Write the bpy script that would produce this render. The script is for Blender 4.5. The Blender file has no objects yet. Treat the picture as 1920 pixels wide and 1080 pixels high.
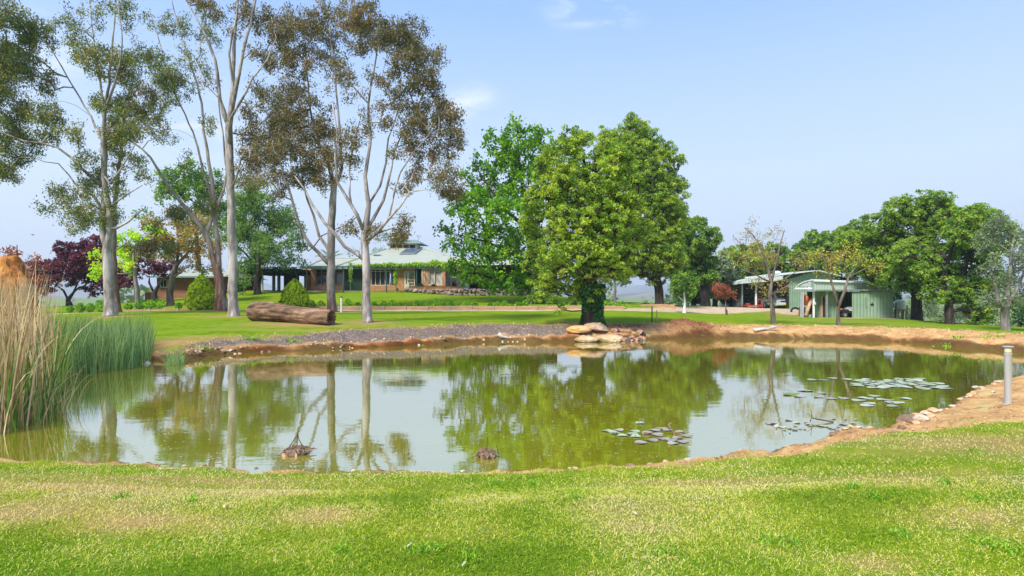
import bpy, math, random
import numpy as np
from math import radians, sin, cos, pi
from mathutils import Vector

SC = bpy.context.scene
COL = SC.collection
random.seed(7)
rng = np.random.default_rng(7)

# ------------------------------------------------------------------ camera, sky, sun, exposure
FPX, HOR, CZ = 1100.0, 562.0, 1.85        # focal length in photo pixels, horizon row, eye height over the water
cam = bpy.data.cameras.new('camera')
cam_o = bpy.data.objects.new('camera', cam)
COL.objects.link(cam_o)
cam_o.location = (0, 0, CZ)
cam_o.rotation_euler = (radians(90), 0, 0)
cam.sensor_width = 36
cam.lens = 36 * FPX / 1920
cam.shift_y = (HOR - 540) / 1920
cam.clip_start = 0.05
cam.clip_end = 30000
SC.camera = cam_o

HAZE = 0.0004
SUN_ELEV, SUN_AZ = 48.0, -142.0           # azimuth clockwise from +Y (view direction): behind the viewer, to the left
world = bpy.data.worlds.new('World')
SC.world = world
world.use_nodes = True
wn = world.node_tree
wn.nodes.clear()
def N(tree, kind, **kw):
    n = tree.nodes.new(kind)
    for k, v in kw.items():
        if k.startswith('i_'):
            n.inputs[k[2:].replace('_', ' ')].default_value = v
        else:
            setattr(n, k, v)
    return n
sky = N(wn, 'ShaderNodeTexSky', sky_type='NISHITA', sun_disc=False, sun_elevation=radians(SUN_ELEV),
        sun_rotation=radians(SUN_AZ), altitude=250, air_density=1.0, dust_density=1.0, ozone_density=2.2)
tc = N(wn, 'ShaderNodeTexCoord')
sep = N(wn, 'ShaderNodeSeparateXYZ')
wn.links.new(tc.outputs['Generated'], sep.inputs[0])
# pale veil of high thin cloud: strongest low down, thinning overhead
veil = N(wn, 'ShaderNodeValToRGB')
wn.links.new(sep.outputs['Z'], veil.inputs[0])
ce = veil.color_ramp.elements
ce[0].position = 0.0; ce[0].color = (8.6, 9.4, 10.4, 1)
ce[1].position = 1.0; ce[1].color = (2.9, 4.9, 9.4, 1)
e = ce.new(0.2); e.color = (6.7, 8.4, 10.6, 1)
e = ce.new(0.45); e.color = (3.3, 5.55, 10.4, 1)
vm = N(wn, 'ShaderNodeMix', data_type='RGBA')
vm.inputs['Factor'].default_value = 0.93
wn.links.new(sky.outputs[0], vm.inputs['A'])
wn.links.new(veil.outputs[0], vm.inputs['B'])
# wispy clouds
mp = N(wn, 'ShaderNodeMapping')
mp.inputs['Scale'].default_value = (1.0, 1.0, 3.4)
mp.inputs['Location'].default_value = (0.35, 0.2, 0.1)
wn.links.new(tc.outputs['Generated'], mp.inputs[0])
nz = N(wn, 'ShaderNodeTexNoise', i_Scale=9.0, i_Detail=7.0, i_Roughness=0.58, i_Distortion=0.3)
wn.links.new(mp.outputs[0], nz.inputs['Vector'])
cr = N(wn, 'ShaderNodeValToRGB')
cr.color_ramp.elements[0].position = 0.44; cr.color_ramp.elements[0].color = (0, 0, 0, 1)
cr.color_ramp.elements[1].position = 0.66; cr.color_ramp.elements[1].color = (0.95, 0.95, 0.95, 1)
wn.links.new(nz.outputs['Fac'], cr.inputs[0])
# a few small clouds, each round its own direction in the sky
acc = None
for (px, py, rad, st) in ((878, 190, .06, 1.0), (1105, 8, .075, 1.0), (1150, 28, .05, .9), (60, 90, .09, .8), (350, 230, .13, .7), (-500, 150, .3, .8), (2600, 200, .25, .6), (700, -700, .3, .6)):
    v = Vector(((px - 960) / FPX, 1, (HOR - py) / FPX)).normalized()
    ds = N(wn, 'ShaderNodeVectorMath', operation='DISTANCE'); ds.inputs[1].default_value = v
    st_ = N(wn, 'ShaderNodeVectorMath', operation='MULTIPLY_ADD')   # flatten: clouds are wider than tall
    st_.inputs[1].default_value = (1, 1, 1.9); st_.inputs[2].default_value = (0, 0, -.9 * v.z)
    wn.links.new(tc.outputs['Generated'], st_.inputs[0]); wn.links.new(st_.outputs[0], ds.inputs[0])
    mr_ = N(wn, 'ShaderNodeMapRange', interpolation_type='SMOOTHSTEP'); mr_.inputs['From Min'].default_value = rad * 1.25; mr_.inputs['From Max'].default_value = 0; mr_.inputs['To Max'].default_value = st
    wn.links.new(ds.outputs['Value'], mr_.inputs['Value'])
    if acc is None: acc = mr_.outputs[0]
    else:
        ad = N(wn, 'ShaderNodeMath', operation='MAXIMUM'); wn.links.new(acc, ad.inputs[0]); wn.links.new(mr_.outputs[0], ad.inputs[1]); acc = ad.outputs[0]
cmul = N(wn, 'ShaderNodeMath', operation='MULTIPLY'); wn.links.new(acc, cmul.inputs[0]); wn.links.new(cr.outputs[0], cmul.inputs[1])
cm = N(wn, 'ShaderNodeMix', data_type='RGBA')
wn.links.new(cmul.outputs[0], cm.inputs['Factor'])
wn.links.new(vm.outputs['Result'], cm.inputs['A'])
cm.inputs['B'].default_value = (9.0, 9.8, 10.8, 1)
bg = N(wn, 'ShaderNodeBackground')
bg.inputs['Strength'].default_value = 0.074
wn.links.new(cm.outputs['Result'], bg.inputs['Color'])
wo = N(wn, 'ShaderNodeOutputWorld')
wn.links.new(bg.outputs[0], wo.inputs['Surface'])

sl = bpy.data.lights.new('sun', 'SUN')
sl.energy = 4.2
sl.angle = radians(12.0)
sl.color = (1.0, 0.95, 0.87)
so = bpy.data.objects.new('sun', sl)
COL.objects.link(so)
_a, _e = radians(SUN_AZ), radians(SUN_ELEV)
sdir = Vector((sin(_a) * cos(_e), cos(_a) * cos(_e), sin(_e)))     # towards the sun
so.rotation_euler = sdir.to_track_quat('Z', 'Y').to_euler()
so.location = (0, 0, 60)
SC.view_settings.view_transform = 'Standard'
SC.view_settings.look = 'None'
SC.view_settings.exposure = 0.65
SC.view_settings.gamma = 1.0
SC.cycles.max_bounces = 7
SC.cycles.diffuse_bounces = 3
SC.cycles.glossy_bounces = 3
SC.cycles.transmission_bounces = 3
SC.cycles.transparent_max_bounces = 6
SC.cycles.use_denoising = True
try: SC.cycles.denoiser = 'OPENIMAGEDENOISE'
except Exception: pass

# ------------------------------------------------------------------ helpers
def P(px, py, d):
    return np.array([(px - 960) * d / FPX, d, CZ - (py - HOR) * d / FPX])

def W(px, py):                             # a point of the water surface
    d = FPX * CZ / (py - HOR)
    return np.array([(px - 960) * d / FPX, d, 0.0])

def tag(o, label=None, cat=None, group=None, kind=None):
    if label: o['label'] = label
    if cat: o['category'] = cat
    if group: o['group'] = group
    if kind: o['kind'] = kind
    return o

def thing(name, loc, label, cat, group=None):
    o = bpy.data.objects.new(name, None)
    COL.objects.link(o)
    o.location = tuple(float(v) for v in loc)
    o.empty_display_size = 0.3
    return tag(o, label, cat, group)

def origin(o):
    v = Vector((0, 0, 0))
    while o is not None:
        v += o.location
        o = o.parent
    return np.array(v)

class MB:
    """collects shapes in world coordinates; build() links them as ONE mesh object"""
    def __init__(s):
        s.v = []; s.f = []; s.n = 0
    def add(s, v, f):
        v = np.asarray(v, float).reshape(-1, 3)
        s.v.append(v)
        s.f += [tuple(i + s.n for i in q) for q in f]
        s.n += len(v)
        return s
    def box(s, x0, x1, y0, y1, z0, z1, rz=0.0, piv=None, bev=0.0):
        if bev > 0:
            b = min(bev, (x1 - x0) * .45, (y1 - y0) * .45, (z1 - z0) * .45)
            v = []
            for z, q in ((z0, b), (z0 + b, 0), (z1 - b, 0), (z1, b)):
                xa, xb, ya, yb = x0 + q, x1 - q, y0 + q, y1 - q
                v += [(xa + b, ya, z), (xb - b, ya, z), (xb, ya + b, z), (xb, yb - b, z), (xb - b, yb, z), (xa + b, yb, z), (xa, yb - b, z), (xa, ya + b, z)]
            f = [tuple(range(7, -1, -1)), tuple(range(24, 32))]
            for r in range(3):
                for k in range(8):
                    a, c = r * 8 + k, r * 8 + (k + 1) % 8
                    f.append((a, c, c + 8, a + 8))
        else:
            v = [(x, y, z) for z in (z0, z1) for (x, y) in ((x0, y0), (x1, y0), (x1, y1), (x0, y1))]
            f = [(3, 2, 1, 0), (4, 5, 6, 7), (0, 1, 5, 4), (1, 2, 6, 5), (2, 3, 7, 6), (3, 0, 4, 7)]
        v = np.array(v, float)
        if rz:
            c = np.array(piv if piv is not None else ((x0 + x1) / 2, (y0 + y1) / 2))
            d = v[:, :2] - c
            v[:, 0] = c[0] + d[:, 0] * cos(rz) - d[:, 1] * sin(rz)
            v[:, 1] = c[1] + d[:, 0] * sin(rz) + d[:, 1] * cos(rz)
        return s.add(v, f)
    def tube(s, pts, rad, n=8, cap=True, jit=0.0):
        pts = np.asarray(pts, float)
        m = len(pts)
        rad = np.broadcast_to(np.asarray(rad, float), (m,)) if np.ndim(rad) <= 1 else rad
        t = np.gradient(pts, axis=0) if m > 1 else np.array([[0, 0, 1.]])
        t /= np.linalg.norm(t, axis=1)[:, None] + 1e-9
        u = np.array([1., 0, 0]) if abs(t[0][0]) < .9 else np.array([0, 1., 0])
        V = []
        ang = np.arange(n) * 2 * pi / n
        for i in range(m):
            u = u - t[i] * np.dot(u, t[i]); u /= np.linalg.norm(u) + 1e-9
            w = np.cross(t[i], u)
            r = rad[i] * (1 + (jit * (rng.random(n) - .5) if jit else 0))
            V.append(pts[i] + (np.cos(ang) * r)[:, None] * u + (np.sin(ang) * r)[:, None] * w)
        f = []
        for i in range(m - 1):
            for k in range(n):
                a, b = i * n + k, i * n + (k + 1) % n
                f.append((a, b, b + n, a + n))
        if cap:
            f.append(tuple(range(n - 1, -1, -1))); f.append(tuple(range((m - 1) * n, m * n)))
        return s.add(np.concatenate(V), f)
    def cyl(s, p, q, r, n=12):
        return s.tube([p, q], [r, r], n)
    def lathe(s, c, prof, n=20):
        V = []; f = []
        for (r, z) in prof:
            for k in range(n):
                a = 2 * pi * k / n
                V.append((c[0] + r * cos(a), c[1] + r * sin(a), c[2] + z))
        for i in range(len(prof) - 1):
            for k in range(n):
                a, b = i * n + k, i * n + (k + 1) % n
                f.append((a, b, b + n, a + n))
        f.append(tuple(range(n - 1, -1, -1))); f.append(tuple(range((len(prof) - 1) * n, len(prof) * n)))
        return s.add(V, f)
    def prism(s, poly, a, b, axis='x'):
        """poly: 2-D outline in the plane across AXIS; extruded from a to b"""
        n = len(poly)
        mk = {'x': lambda t, u, w: (t, u, w), 'y': lambda t, u, w: (u, t, w), 'z': lambda t, u, w: (u, w, t)}[axis]
        V = [mk(a, *q) for q in poly] + [mk(b, *q) for q in poly]
        f = [tuple(range(n)), tuple(range(2 * n - 1, n - 1, -1))]
        for k in range(n):
            c = (k + 1) % n
            f.append((k, k + n, c + n, c))
        return s.add(V, f)
    def rock(s, c, r, seed=0, n=2, rough=.25, flat=None):
        ico = ICO[n]
        v = ico[0].copy()
        g = np.random.default_rng(seed)
        k = np.ones(len(v))
        for _ in range(9):                 # chop with planes: faceted boulder
            d = g.normal(size=3); d /= np.linalg.norm(d)
            h = 1 - rough * g.random() * 1.4
            t = v @ d
            over = t > h
            v[over] -= (t[over] - h)[:, None] * d
        v += g.normal(size=v.shape) * rough * .06
        v *= np.asarray(r)
        a = g.random() * 6.28 if flat is None else flat
        x = v[:, 0] * cos(a) - v[:, 1] * sin(a); y = v[:, 0] * sin(a) + v[:, 1] * cos(a)
        v = np.stack([x, y, v[:, 2]], 1) + np.asarray(c)
        return s.add(v, ico[1])
    def build(s, name, mat, parent=None, org=None, smooth=False, subd=0):
        v = np.concatenate(s.v) if s.v else np.zeros((0, 3))
        o0 = origin(parent) if parent is not None else (np.asarray(org, float) if org is not None else np.zeros(3))
        me = bpy.data.meshes.new(name)
        me.from_pydata((v - o0).tolist(), [], s.f)
        me.materials.append(mat)
        if smooth:
            me.polygons.foreach_set('use_smooth', [True] * len(me.polygons))
        me.update()
        o = bpy.data.objects.new(name, me)
        COL.objects.link(o)
        if parent is not None: o.parent = parent
        else: o.location = tuple(float(q) for q in o0)
        if subd:
            m = o.modifiers.new('sub', 'SUBSURF'); m.levels = subd; m.render_levels = subd
        return o

def ico_sphere(n):
    t = (1 + 5 ** .5) / 2
    v = [(-1, t, 0), (1, t, 0), (-1, -t, 0), (1, -t, 0), (0, -1, t), (0, 1, t), (0, -1, -t), (0, 1, -t), (t, 0, -1), (t, 0, 1), (-t, 0, -1), (-t, 0, 1)]
    f = [(0, 11, 5), (0, 5, 1), (0, 1, 7), (0, 7, 10), (0, 10, 11), (1, 5, 9), (5, 11, 4), (11, 10, 2), (10, 7, 6), (7, 1, 8), (3, 9, 4), (3, 4, 2), (3, 2, 6), (3, 6, 8), (3, 8, 9), (4, 9, 5), (2, 4, 11), (6, 2, 10), (8, 6, 7), (9, 8, 1)]
    v = [np.array(q) / np.linalg.norm(q) for q in v]
    for _ in range(n):
        cache = {}; g = []
        def mid(a, b):
            k = (min(a, b), max(a, b))
            if k not in cache:
                m = (v[a] + v[b]) / 2
                v.append(m / np.linalg.norm(m)); cache[k] = len(v) - 1
            return cache[k]
        for a, b, c in f:
            x, y, z = mid(a, b), mid(b, c), mid(c, a)
            g += [(a, x, z), (b, y, x), (c, z, y), (x, y, z)]
        f = g
    return np.array(v), f
ICO = {k: ico_sphere(k) for k in range(0, 5)}

def fast_mesh(name, V, k, mat, parent=None, rnd=None, org=None, smooth=False):
    """V: (n, k, 3) polygons of k corners each, none shared"""
    n = len(V)
    o0 = origin(parent) if parent is not None else (np.asarray(org, float) if org is not None else np.zeros(3))
    me = bpy.data.meshes.new(name)
    me.vertices.add(n * k); me.loops.add(n * k); me.polygons.add(n)
    me.vertices.foreach_set('co', (V.reshape(-1, 3) - o0).astype(np.float32).ravel())
    me.loops.foreach_set('vertex_index', np.arange(n * k, dtype=np.int32))
    me.polygons.foreach_set('loop_start', np.arange(0, n * k, k, dtype=np.int32))
    me.polygons.foreach_set('loop_total', np.full(n, k, dtype=np.int32))
    if rnd is None: rnd = rng.random(n)
    a = me.attributes.new('rnd', 'FLOAT', 'FACE')
    a.data.foreach_set('value', np.asarray(rnd, np.float32))
    me.materials.append(mat)
    me.update(calc_edges=True)
    o = bpy.data.objects.new(name, me)
    COL.objects.link(o)
    if parent is not None: o.parent = parent
    else: o.location = tuple(float(q) for q in o0)
    return o

_lat = np.random.default_rng(3).random((64, 64, 64)).astype(np.float32)
def vnoise(x, y, z=0.0):
    x = np.asarray(x, float); y = np.asarray(y, float); z = np.asarray(z, float) + 0 * x
    xi, yi, zi = np.floor(x).astype(int), np.floor(y).astype(int), np.floor(z).astype(int)
    fx, fy, fz = x - xi, y - yi, z - zi
    fx, fy, fz = [t * t * (3 - 2 * t) for t in (fx, fy, fz)]
    g = lambda a, b, c: _lat[(xi + a) % 64, (yi + b) % 64, (zi + c) % 64]
    l = lambda a, b, t: a + (b - a) * t
    return l(l(l(g(0, 0, 0), g(1, 0, 0), fx), l(g(0, 1, 0), g(1, 1, 0), fx), fy),
             l(l(g(0, 0, 1), g(1, 0, 1), fx), l(g(0, 1, 1), g(1, 1, 1), fx), fy), fz) - .5
def fbm(x, y, z=0.0, o=4, s=1.0):
    r = 0; a = 1.0
    for k in range(o):
        r = r + a * vnoise(np.asarray(x) * s + 17 * k, np.asarray(y) * s + 31 * k, z)
        a *= .5; s *= 2.03
    return r
def sstep(a, b, x):
    t = np.clip((x - a) / (b - a), 0, 1)
    return t * t * (3 - 2 * t)

# ------------------------------------------------------------------ materials
def new_mat(name):
    m = bpy.data.materials.new(name); m.use_nodes = True
    t = m.node_tree
    t.nodes.clear()
    return m, t
def ramp(t, stops, src=None):
    r = t.nodes.new('ShaderNodeValToRGB')
    el = r.color_ramp.elements
    while len(el) > 1: el.remove(el[-1])
    el[0].position = stops[0][0]; el[0].color = (*stops[0][1], 1)
    for p, c in stops[1:]:
        e = el.new(p); e.color = (*c, 1)
    if src is not None: t.links.new(src, r.inputs[0])
    return r
def mixc(t, fac, a, b, blend='MIX'):
    m = t.nodes.new('ShaderNodeMix'); m.data_type = 'RGBA'; m.blend_type = blend
    for s, k in ((fac, 'Factor'), (a, 'A'), (b, 'B')):
        if isinstance(s, (int, float)): m.inputs[k].default_value = s if k == 'Factor' else (s, s, s, 1)
        elif isinstance(s, tuple): m.inputs[k].default_value = (*s, 1)
        else: t.links.new(s, m.inputs[k])
    return m.outputs['Result']
def math_(t, op, a, b=0.0, clamp=False):
    m = t.nodes.new('ShaderNodeMath'); m.operation = op; m.use_clamp = clamp
    for i, s in enumerate((a, b)):
        if isinstance(s, (int, float)): m.inputs[i].default_value = s
        else: t.links.new(s, m.inputs[i])
    return m.outputs[0]
def noise(t, scale, detail=4, rough=.55, vec=None, dist=0.0, stretch=None):
    if vec is None:
        vec = t.nodes.new('ShaderNodeTexCoord').outputs['Object']
    if stretch:
        mp = t.nodes.new('ShaderNodeMapping'); mp.inputs['Scale'].default_value = stretch
        t.links.new(vec, mp.inputs[0]); vec = mp.outputs[0]
    n = t.nodes.new('ShaderNodeTexNoise')
    n.inputs['Scale'].default_value = scale; n.inputs['Detail'].default_value = detail
    n.inputs['Roughness'].default_value = rough; n.inputs['Distortion'].default_value = dist
    t.links.new(vec, n.inputs['Vector'])
    return n.outputs['Fac']
def geo_pos(t):
    return t.nodes.new('ShaderNodeNewGeometry').outputs['Position']
def finish(m, t, col, rough=.8, bump=None, bs=.3, bd=.02, metal=0.0, spec=.3, extra=None):
    b = t.nodes.new('ShaderNodeBsdfPrincipled')
    if isinstance(col, tuple): b.inputs['Base Color'].default_value = (*col, 1)
    else: t.links.new(col, b.inputs['Base Color'])
    if isinstance(rough, (int, float)): b.inputs['Roughness'].default_value = rough
    else: t.links.new(rough, b.inputs['Roughness'])
    b.inputs['Metallic'].default_value = metal
    b.inputs['Specular IOR Level'].default_value = spec
    if bump is not None:
        bn = t.nodes.new('ShaderNodeBump'); bn.inputs['Strength'].default_value = bs; bn.inputs['Distance'].default_value = bd
        t.links.new(bump, bn.inputs['Height']); t.links.new(bn.outputs[0], b.inputs['Normal'])
    o = t.nodes.new('ShaderNodeOutputMaterial')
    t.links.new(b.outputs[0], o.inputs['Surface'])
    return m
def mottled(name, c1, c2, scale=6, rough=.8, bd=.01, bs=.4, spec=.3, stretch=None, metal=0.0, c3=None, detail=5):
    m, t = new_mat(name)
    n = noise(t, scale, detail, .6, stretch=stretch)
    stops = [(.32, c1), (.68, c2)] if c3 is None else [(.3, c1), (.5, c2), (.7, c3)]
    r = ramp(t, stops, n)
    return finish(m, t, r.outputs[0], rough, n if bd else None, bs, bd, metal, spec)
def foliage_mat(name, cols, transl=.3, var=.25, vscale=.5):
    """cols: three greens over the random value of each leaf"""
    m, t = new_mat(name)
    at = t.nodes.new('ShaderNodeAttribute'); at.attribute_name = 'rnd'
    n = noise(t, vscale, 2, .5)
    v = math_(t, 'ADD', at.outputs['Fac'], math_(t, 'MULTIPLY', math_(t, 'SUBTRACT', n, .5), var * 4), clamp=True)
    k = len(cols)
    cols = [tuple(min(.8, q * 1.72) for q in c) for c in cols]
    r = ramp(t, [((i + .5) / k, c) for i, c in enumerate(cols)], v)
    d = t.nodes.new('ShaderNodeBsdfPrincipled'); d.inputs['Roughness'].default_value = .55; d.inputs['Specular IOR Level'].default_value = .25
    t.links.new(r.outputs[0], d.inputs['Base Color'])
    tr = t.nodes.new('ShaderNodeBsdfTranslucent')
    t.links.new(mixc(t, 1.0, r.outputs[0], (1.15, 1.15, .7), 'MULTIPLY'), tr.inputs['Color'])
    mx = t.nodes.new('ShaderNodeMixShader'); mx.inputs[0].default_value = transl
    t.links.new(d.outputs[0], mx.inputs[1]); t.links.new(tr.outputs[0], mx.inputs[2])
    o = t.nodes.new('ShaderNodeOutputMaterial'); t.links.new(mx.outputs[0], o.inputs['Surface'])
    return m

# ------------------------------------------------------------------ terrain
# shoreline: (photo px, photo py, width of the bare bank, width over which the bank rises, height of the cut at the water)
SH = [(0, 858, .22, 2.0, .02), (150, 866, .22, 2.0, .02), (300, 870, .25, 2.0, .02), (450, 876, .3, 2, .02), (600, 880, .25, 2, .02), (750, 885, .10, 2, .02), (900, 884, .2, 2, .02),
      (1050, 878, .35, 2, .02), (1200, 870, .35, 2, .02), (1350, 855, .45, 2, .02), (1430, 845, .5, 2, .02), (1520, 830, .6, 1.8, .03), (1600, 820, .8, 1.8, .04), (1660, 812, .95, 1.6, .04),
      (1690, 800, 1.4, 1.5, .06), (1740, 775, 2.0, 1.5, .05), (1790, 760, 2.6, 1.5, .05), (1850, 730, 3.3, 1.5, .05), (1920, 708, 4.2, 1.6, .05), (1990, 694, 4.4, 1.6, .05), (2050, 685, 2.4, 1.6, .1),
      (2060, 677, 2.3, 1.6, .1), (1990, 668, 2.2, 1.6, .12), (1900, 659, 2.2, 1.7, .12), (1793, 650, 2.4, 1.8, .14), (1700, 642, 2.5, 1.9, .15), (1600, 637, 2.5, 1.9, .17), (1500, 635, 2.3, 1.8, .16),
      (1400, 634, 2.1, 1.7, .15), (1300, 634, 2.1, 1.6, .12), (1200, 637, 1.9, 1.5, .1), (1130, 641, 1.8, 1.5, .1), (1060, 641, 1.9, 1.6, .1), (1000, 641, 1.9, 1.7, .1), (920, 641, 1.9, 1.7, .1),
      (840, 645, 1.8, 1.7, .1), (760, 649, 1.7, 1.7, .1), (680, 652, 1.7, 1.7, .1), (600, 656, 1.6, 1.6, .1), (560, 658, 1.4, 1.5, .1), (500, 660, 1.3, 1.5, .1), (440, 664, 1.1, 1.4, .1), (400, 667, .8, 1.3, .08),
      (345, 675, .35, 1.2, .05), (300, 676, .5, 1.2, .05), (240, 668, .3, 1.2, .05), (200, 664, .2, 1.2, .05), (150, 664, .2, 1.5, .05), (60, 668, .2, 1.5, .05), (-60, 672, .2, 1.5, .05), (-200, 690, .2, 2, .05),
      (-350, 730, .2, 2, .03), (-400, 780, .2, 2, .03), (-300, 830, .2, 2, .02), (-150, 850, .2, 2, .02)]
SP = np.array([W(a[0], a[1])[:2] for a in SH]); SA = np.array([a[2:] for a in SH])
def densify(p, a, k=6):
    """Catmull-Rom through the shore points"""
    n = len(p); P_, A_ = [], []
    for i in range(n):
        p0, p1, p2, p3 = p[i - 1], p[i], p[(i + 1) % n], p[(i + 2) % n]
        for j in range(k):
            t = j / k
            P_.append(.5 * ((2 * p1) + (-p0 + p2) * t + (2 * p0 - 5 * p1 + 4 * p2 - p3) * t * t + (-p0 + 3 * p1 - 3 * p2 + p3) * t ** 3))
            A_.append(a[i] * (1 - t) + a[(i + 1) % n] * t)
    return np.array(P_), np.array(A_)
SP, SA = densify(SP, SA, 5)
_sn = np.stack([vnoise(SP[:, 0] * 1.3, SP[:, 1] * 1.3, 2.), vnoise(SP[:, 0] * 1.3, SP[:, 1] * 1.3, 9.)], 1)
SP = SP + _sn * .22
def shore(x, y):
    """signed distance to the shoreline (positive on land) and the bank's attributes there"""
    x = np.asarray(x, np.float32).ravel(); y = np.asarray(y, np.float32).ravel()
    best = np.full(len(x), 1e9, np.float32); att = np.zeros((len(x), 3), np.float32); inside = np.zeros(len(x), bool)
    n = len(SP)
    for i in range(n):
        a, b = SP[i], SP[(i + 1) % n]
        e = b - a; L2 = float(e @ e) + 1e-12
        t = np.clip(((x - a[0]) * e[0] + (y - a[1]) * e[1]) / L2, 0, 1)
        d = (x - a[0] - t * e[0]) ** 2 + (y - a[1] - t * e[1]) ** 2
        m = d < best
        best[m] = d[m]
        att[m] = (SA[i] * (1 - t[m, None]) + SA[(i + 1) % n] * t[m, None])
        c = (a[1] > y) != (b[1] > y)
        if c.any():
            xx = a[0] + (y - a[1]) / (b[1] - a[1] + 1e-12) * e[0]
            inside ^= c & (x < xx)
    return np.where(inside, -1, 1) * np.sqrt(best), att

CT = []
def ctl(px, py, d): q = P(px, py, d); CT.append((q[0], q[1], q[2]))
for x in (-9, -4, 0, 4, 9):
    for y in (-6, 0.5, 3, 5.5): CT.append((x, y, .34 + (.04 if abs(x) > 5 else 0)))
CT += [(7.6, 9, .34), (-9, 7, .36), (-13, 10, .4), (-15, 15, .42), (11, 11, .45), (15, 13, .45), (20, 18, .5), (25, 24, .42), (30, 12, .3), (-20, 20, .5), (-30, 10, .5), (0, -20, .4), (30, -10, .2), (-30, -10, .5)]
for a in [(345, 645, 19), (400, 634, 20.6), (500, 630, 22), (600, 627, 22.8), (800, 617, 24.8), (1000, 611, 27), (1110, 611, 27.6), (1300, 608, 29.5), (1500, 612, 28.5), (1600, 613, 27.6), (1700, 616, 26.2), (1793, 620, 25), (1910, 627, 22.5), (2000, 634, 20.5),
          (205, 592, 32), (437, 593, 32), (690, 604, 27), (400, 582, 39), (622, 585, 41), (215, 586, 36), (475, 603, 26), (620, 609, 25.5), (250, 640, 20.5), (150, 640, 21), (0, 630, 24), (-150, 610, 30),
          (200, 585, 41), (350, 581, 43), (500, 580.5, 45), (650, 580.5, 45), (800, 580.5, 45), (1000, 580.5, 45), (1170, 580.5, 45), (500, 578.5, 46.5), (800, 578, 46.5), (1000, 577.5, 46.5), (900, 592, 35), (1050, 594, 33), (1200, 592, 36),
          (420, 547, 63), (500, 547, 62), (560, 547, 63), (650, 546, 64), (760, 545, 65), (350, 561, 60), (280, 563, 60), (300, 572, 52), (200, 571, 60), (130, 573.5, 58), (50, 578, 55), (-100, 585, 50), (-300, 590, 50),
          (860, 556, 56), (990, 557, 55), (620, 563, 54), (460, 560, 54), (1010, 568, 50), (1060, 565, 55), (1150, 566.5, 60), (1235, 570, 58), (1320, 574, 62), (1283, 588, 50), (1355, 590, 46), (1222, 604, 31),
          (1380, 577.5, 73), (1440, 578.5, 73), (1500, 580, 73), (1300, 576, 70), (1400, 584, 58), (1290, 581, 56), (1450, 608, 31.6), (1572, 610, 31), (1400, 598, 37), (1560, 598, 42), (1480, 595, 50),
          (1487, 595, 53), (1580, 596, 53), (1675, 597.5, 53), (1717, 600, 52), (1780, 608, 45), (1885, 622, 36.5), (1700, 604, 45), (1800, 613, 36), (2000, 632, 34), (2100, 640, 30), (1950, 618, 45)]: ctl(*a)
for px, d, z in [(560, 72, 2.88), (700, 75, 2.9), (900, 70, 2.8), (1040, 66, 2.3), (420, 75, 2.3), (560, 84, 2.6), (800, 86, 2.6), (1040, 80, 1.6), (300, 70, 1.6), (150, 68, .9), (0, 66, .3), (-200, 65, 0), (150, 85, -1.5), (-100, 90, -3), (350, 88, .5),
                 (1150, 72, 1.1), (1250, 70, .9), (1150, 88, -.8), (1300, 86, -.2), (1400, 85, .7), (1500, 82, .5), (1600, 70, .0), (1700, 62, -.5), (1800, 58, -1.4), (1900, 52, -2.0), (2050, 45, -1.6), (1600, 95, -1.5), (1800, 80, -3.5), (2000, 70, -4.0), (2300, 50, -3)]:
    CT.append(((px - 960) * d / FPX, d, z))
CT = np.array(CT)
def _k(r2): return np.where(r2 > 1e-9, .5 * r2 * np.log(r2 + 1e-12), 0)
_n = len(CT)
_A = np.zeros((_n + 3, _n + 3))
_A[:_n, :_n] = _k(((CT[:, None, :2] - CT[None, :, :2]) ** 2).sum(-1)) + np.eye(_n) * 1.5
_A[:_n, _n] = 1; _A[:_n, _n + 1:] = CT[:, :2]; _A[_n, :_n] = 1; _A[_n + 1:, :_n] = CT[:, :2].T
_S = np.linalg.solve(_A, np.r_[CT[:, 2], 0, 0, 0])
def land(x, y):
    x = np.asarray(x, float).ravel(); y = np.asarray(y, float).ravel()
    z = np.empty(len(x))
    for i in range(0, len(x), 20000):
        s = slice(i, i + 20000)
        r2 = (x[s, None] - CT[:, 0]) ** 2 + (y[s, None] - CT[:, 1]) ** 2
        z[s] = _k(r2) @ _S[:_n] + _S[_n] + _S[_n + 1] * x[s] + _S[_n + 2] * y[s]
    r = np.hypot(x, y - 30)
    far = -16 + 19 * sstep(350, 1500, r) + fbm(x, y, 5., 3, .004) * 9 * sstep(120, 600, r)
    w = sstep(60, 170, r)
    return np.clip(z, -12, 6) * (1 - w) + far * w
def ground_z(x, y, full=False):
    x = np.asarray(x, float).ravel(); y = np.asarray(y, float).ravel()
    L = land(x, y)
    s, att = shore(x, y)
    bw, pw, cut = att.T
    ns = fbm(x, y, 1., 4, 1.1)
    s2 = s + (ns * .28 + fbm(x, y, 12., 2, 4.) * .07) * sstep(.0, .5, np.abs(s)) * (pw < 1.95)
    t = np.clip(s2 / pw, 0, 1)
    rise = np.where(pw > 1.95, t, t * (1.6 - .6 * t))
    z = np.where(s > 0, cut * sstep(0, .12, s2) + (L - cut) * rise, np.maximum(-.9, s * .55))
    bare = sstep(bw + .25, bw - .1, s) * (s > 0)
    z = z + (s > 0) * ((fbm(x, y, 3., 4, 2.2) * .10 + fbm(x, y, 33., 3, 7.) * .035) * bare + fbm(x, y, 7., 3, .7) * .03 * sstep(.3, 1.5, s))
    # the mulch heap on the far bank, right of the big tree
    hx, hy = (1292 - 960) * 29.2 / FPX, 29.2
    q = ((x - hx) / 1.5) ** 2 + ((y - hy) / .9) ** 2
    z = z + (.30 + .25 * fbm(x, y, 21., 4, 2.2)) * np.exp(-q * 1.5) * (s > 0)
    if full: return z, s, att, L
    return z
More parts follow.
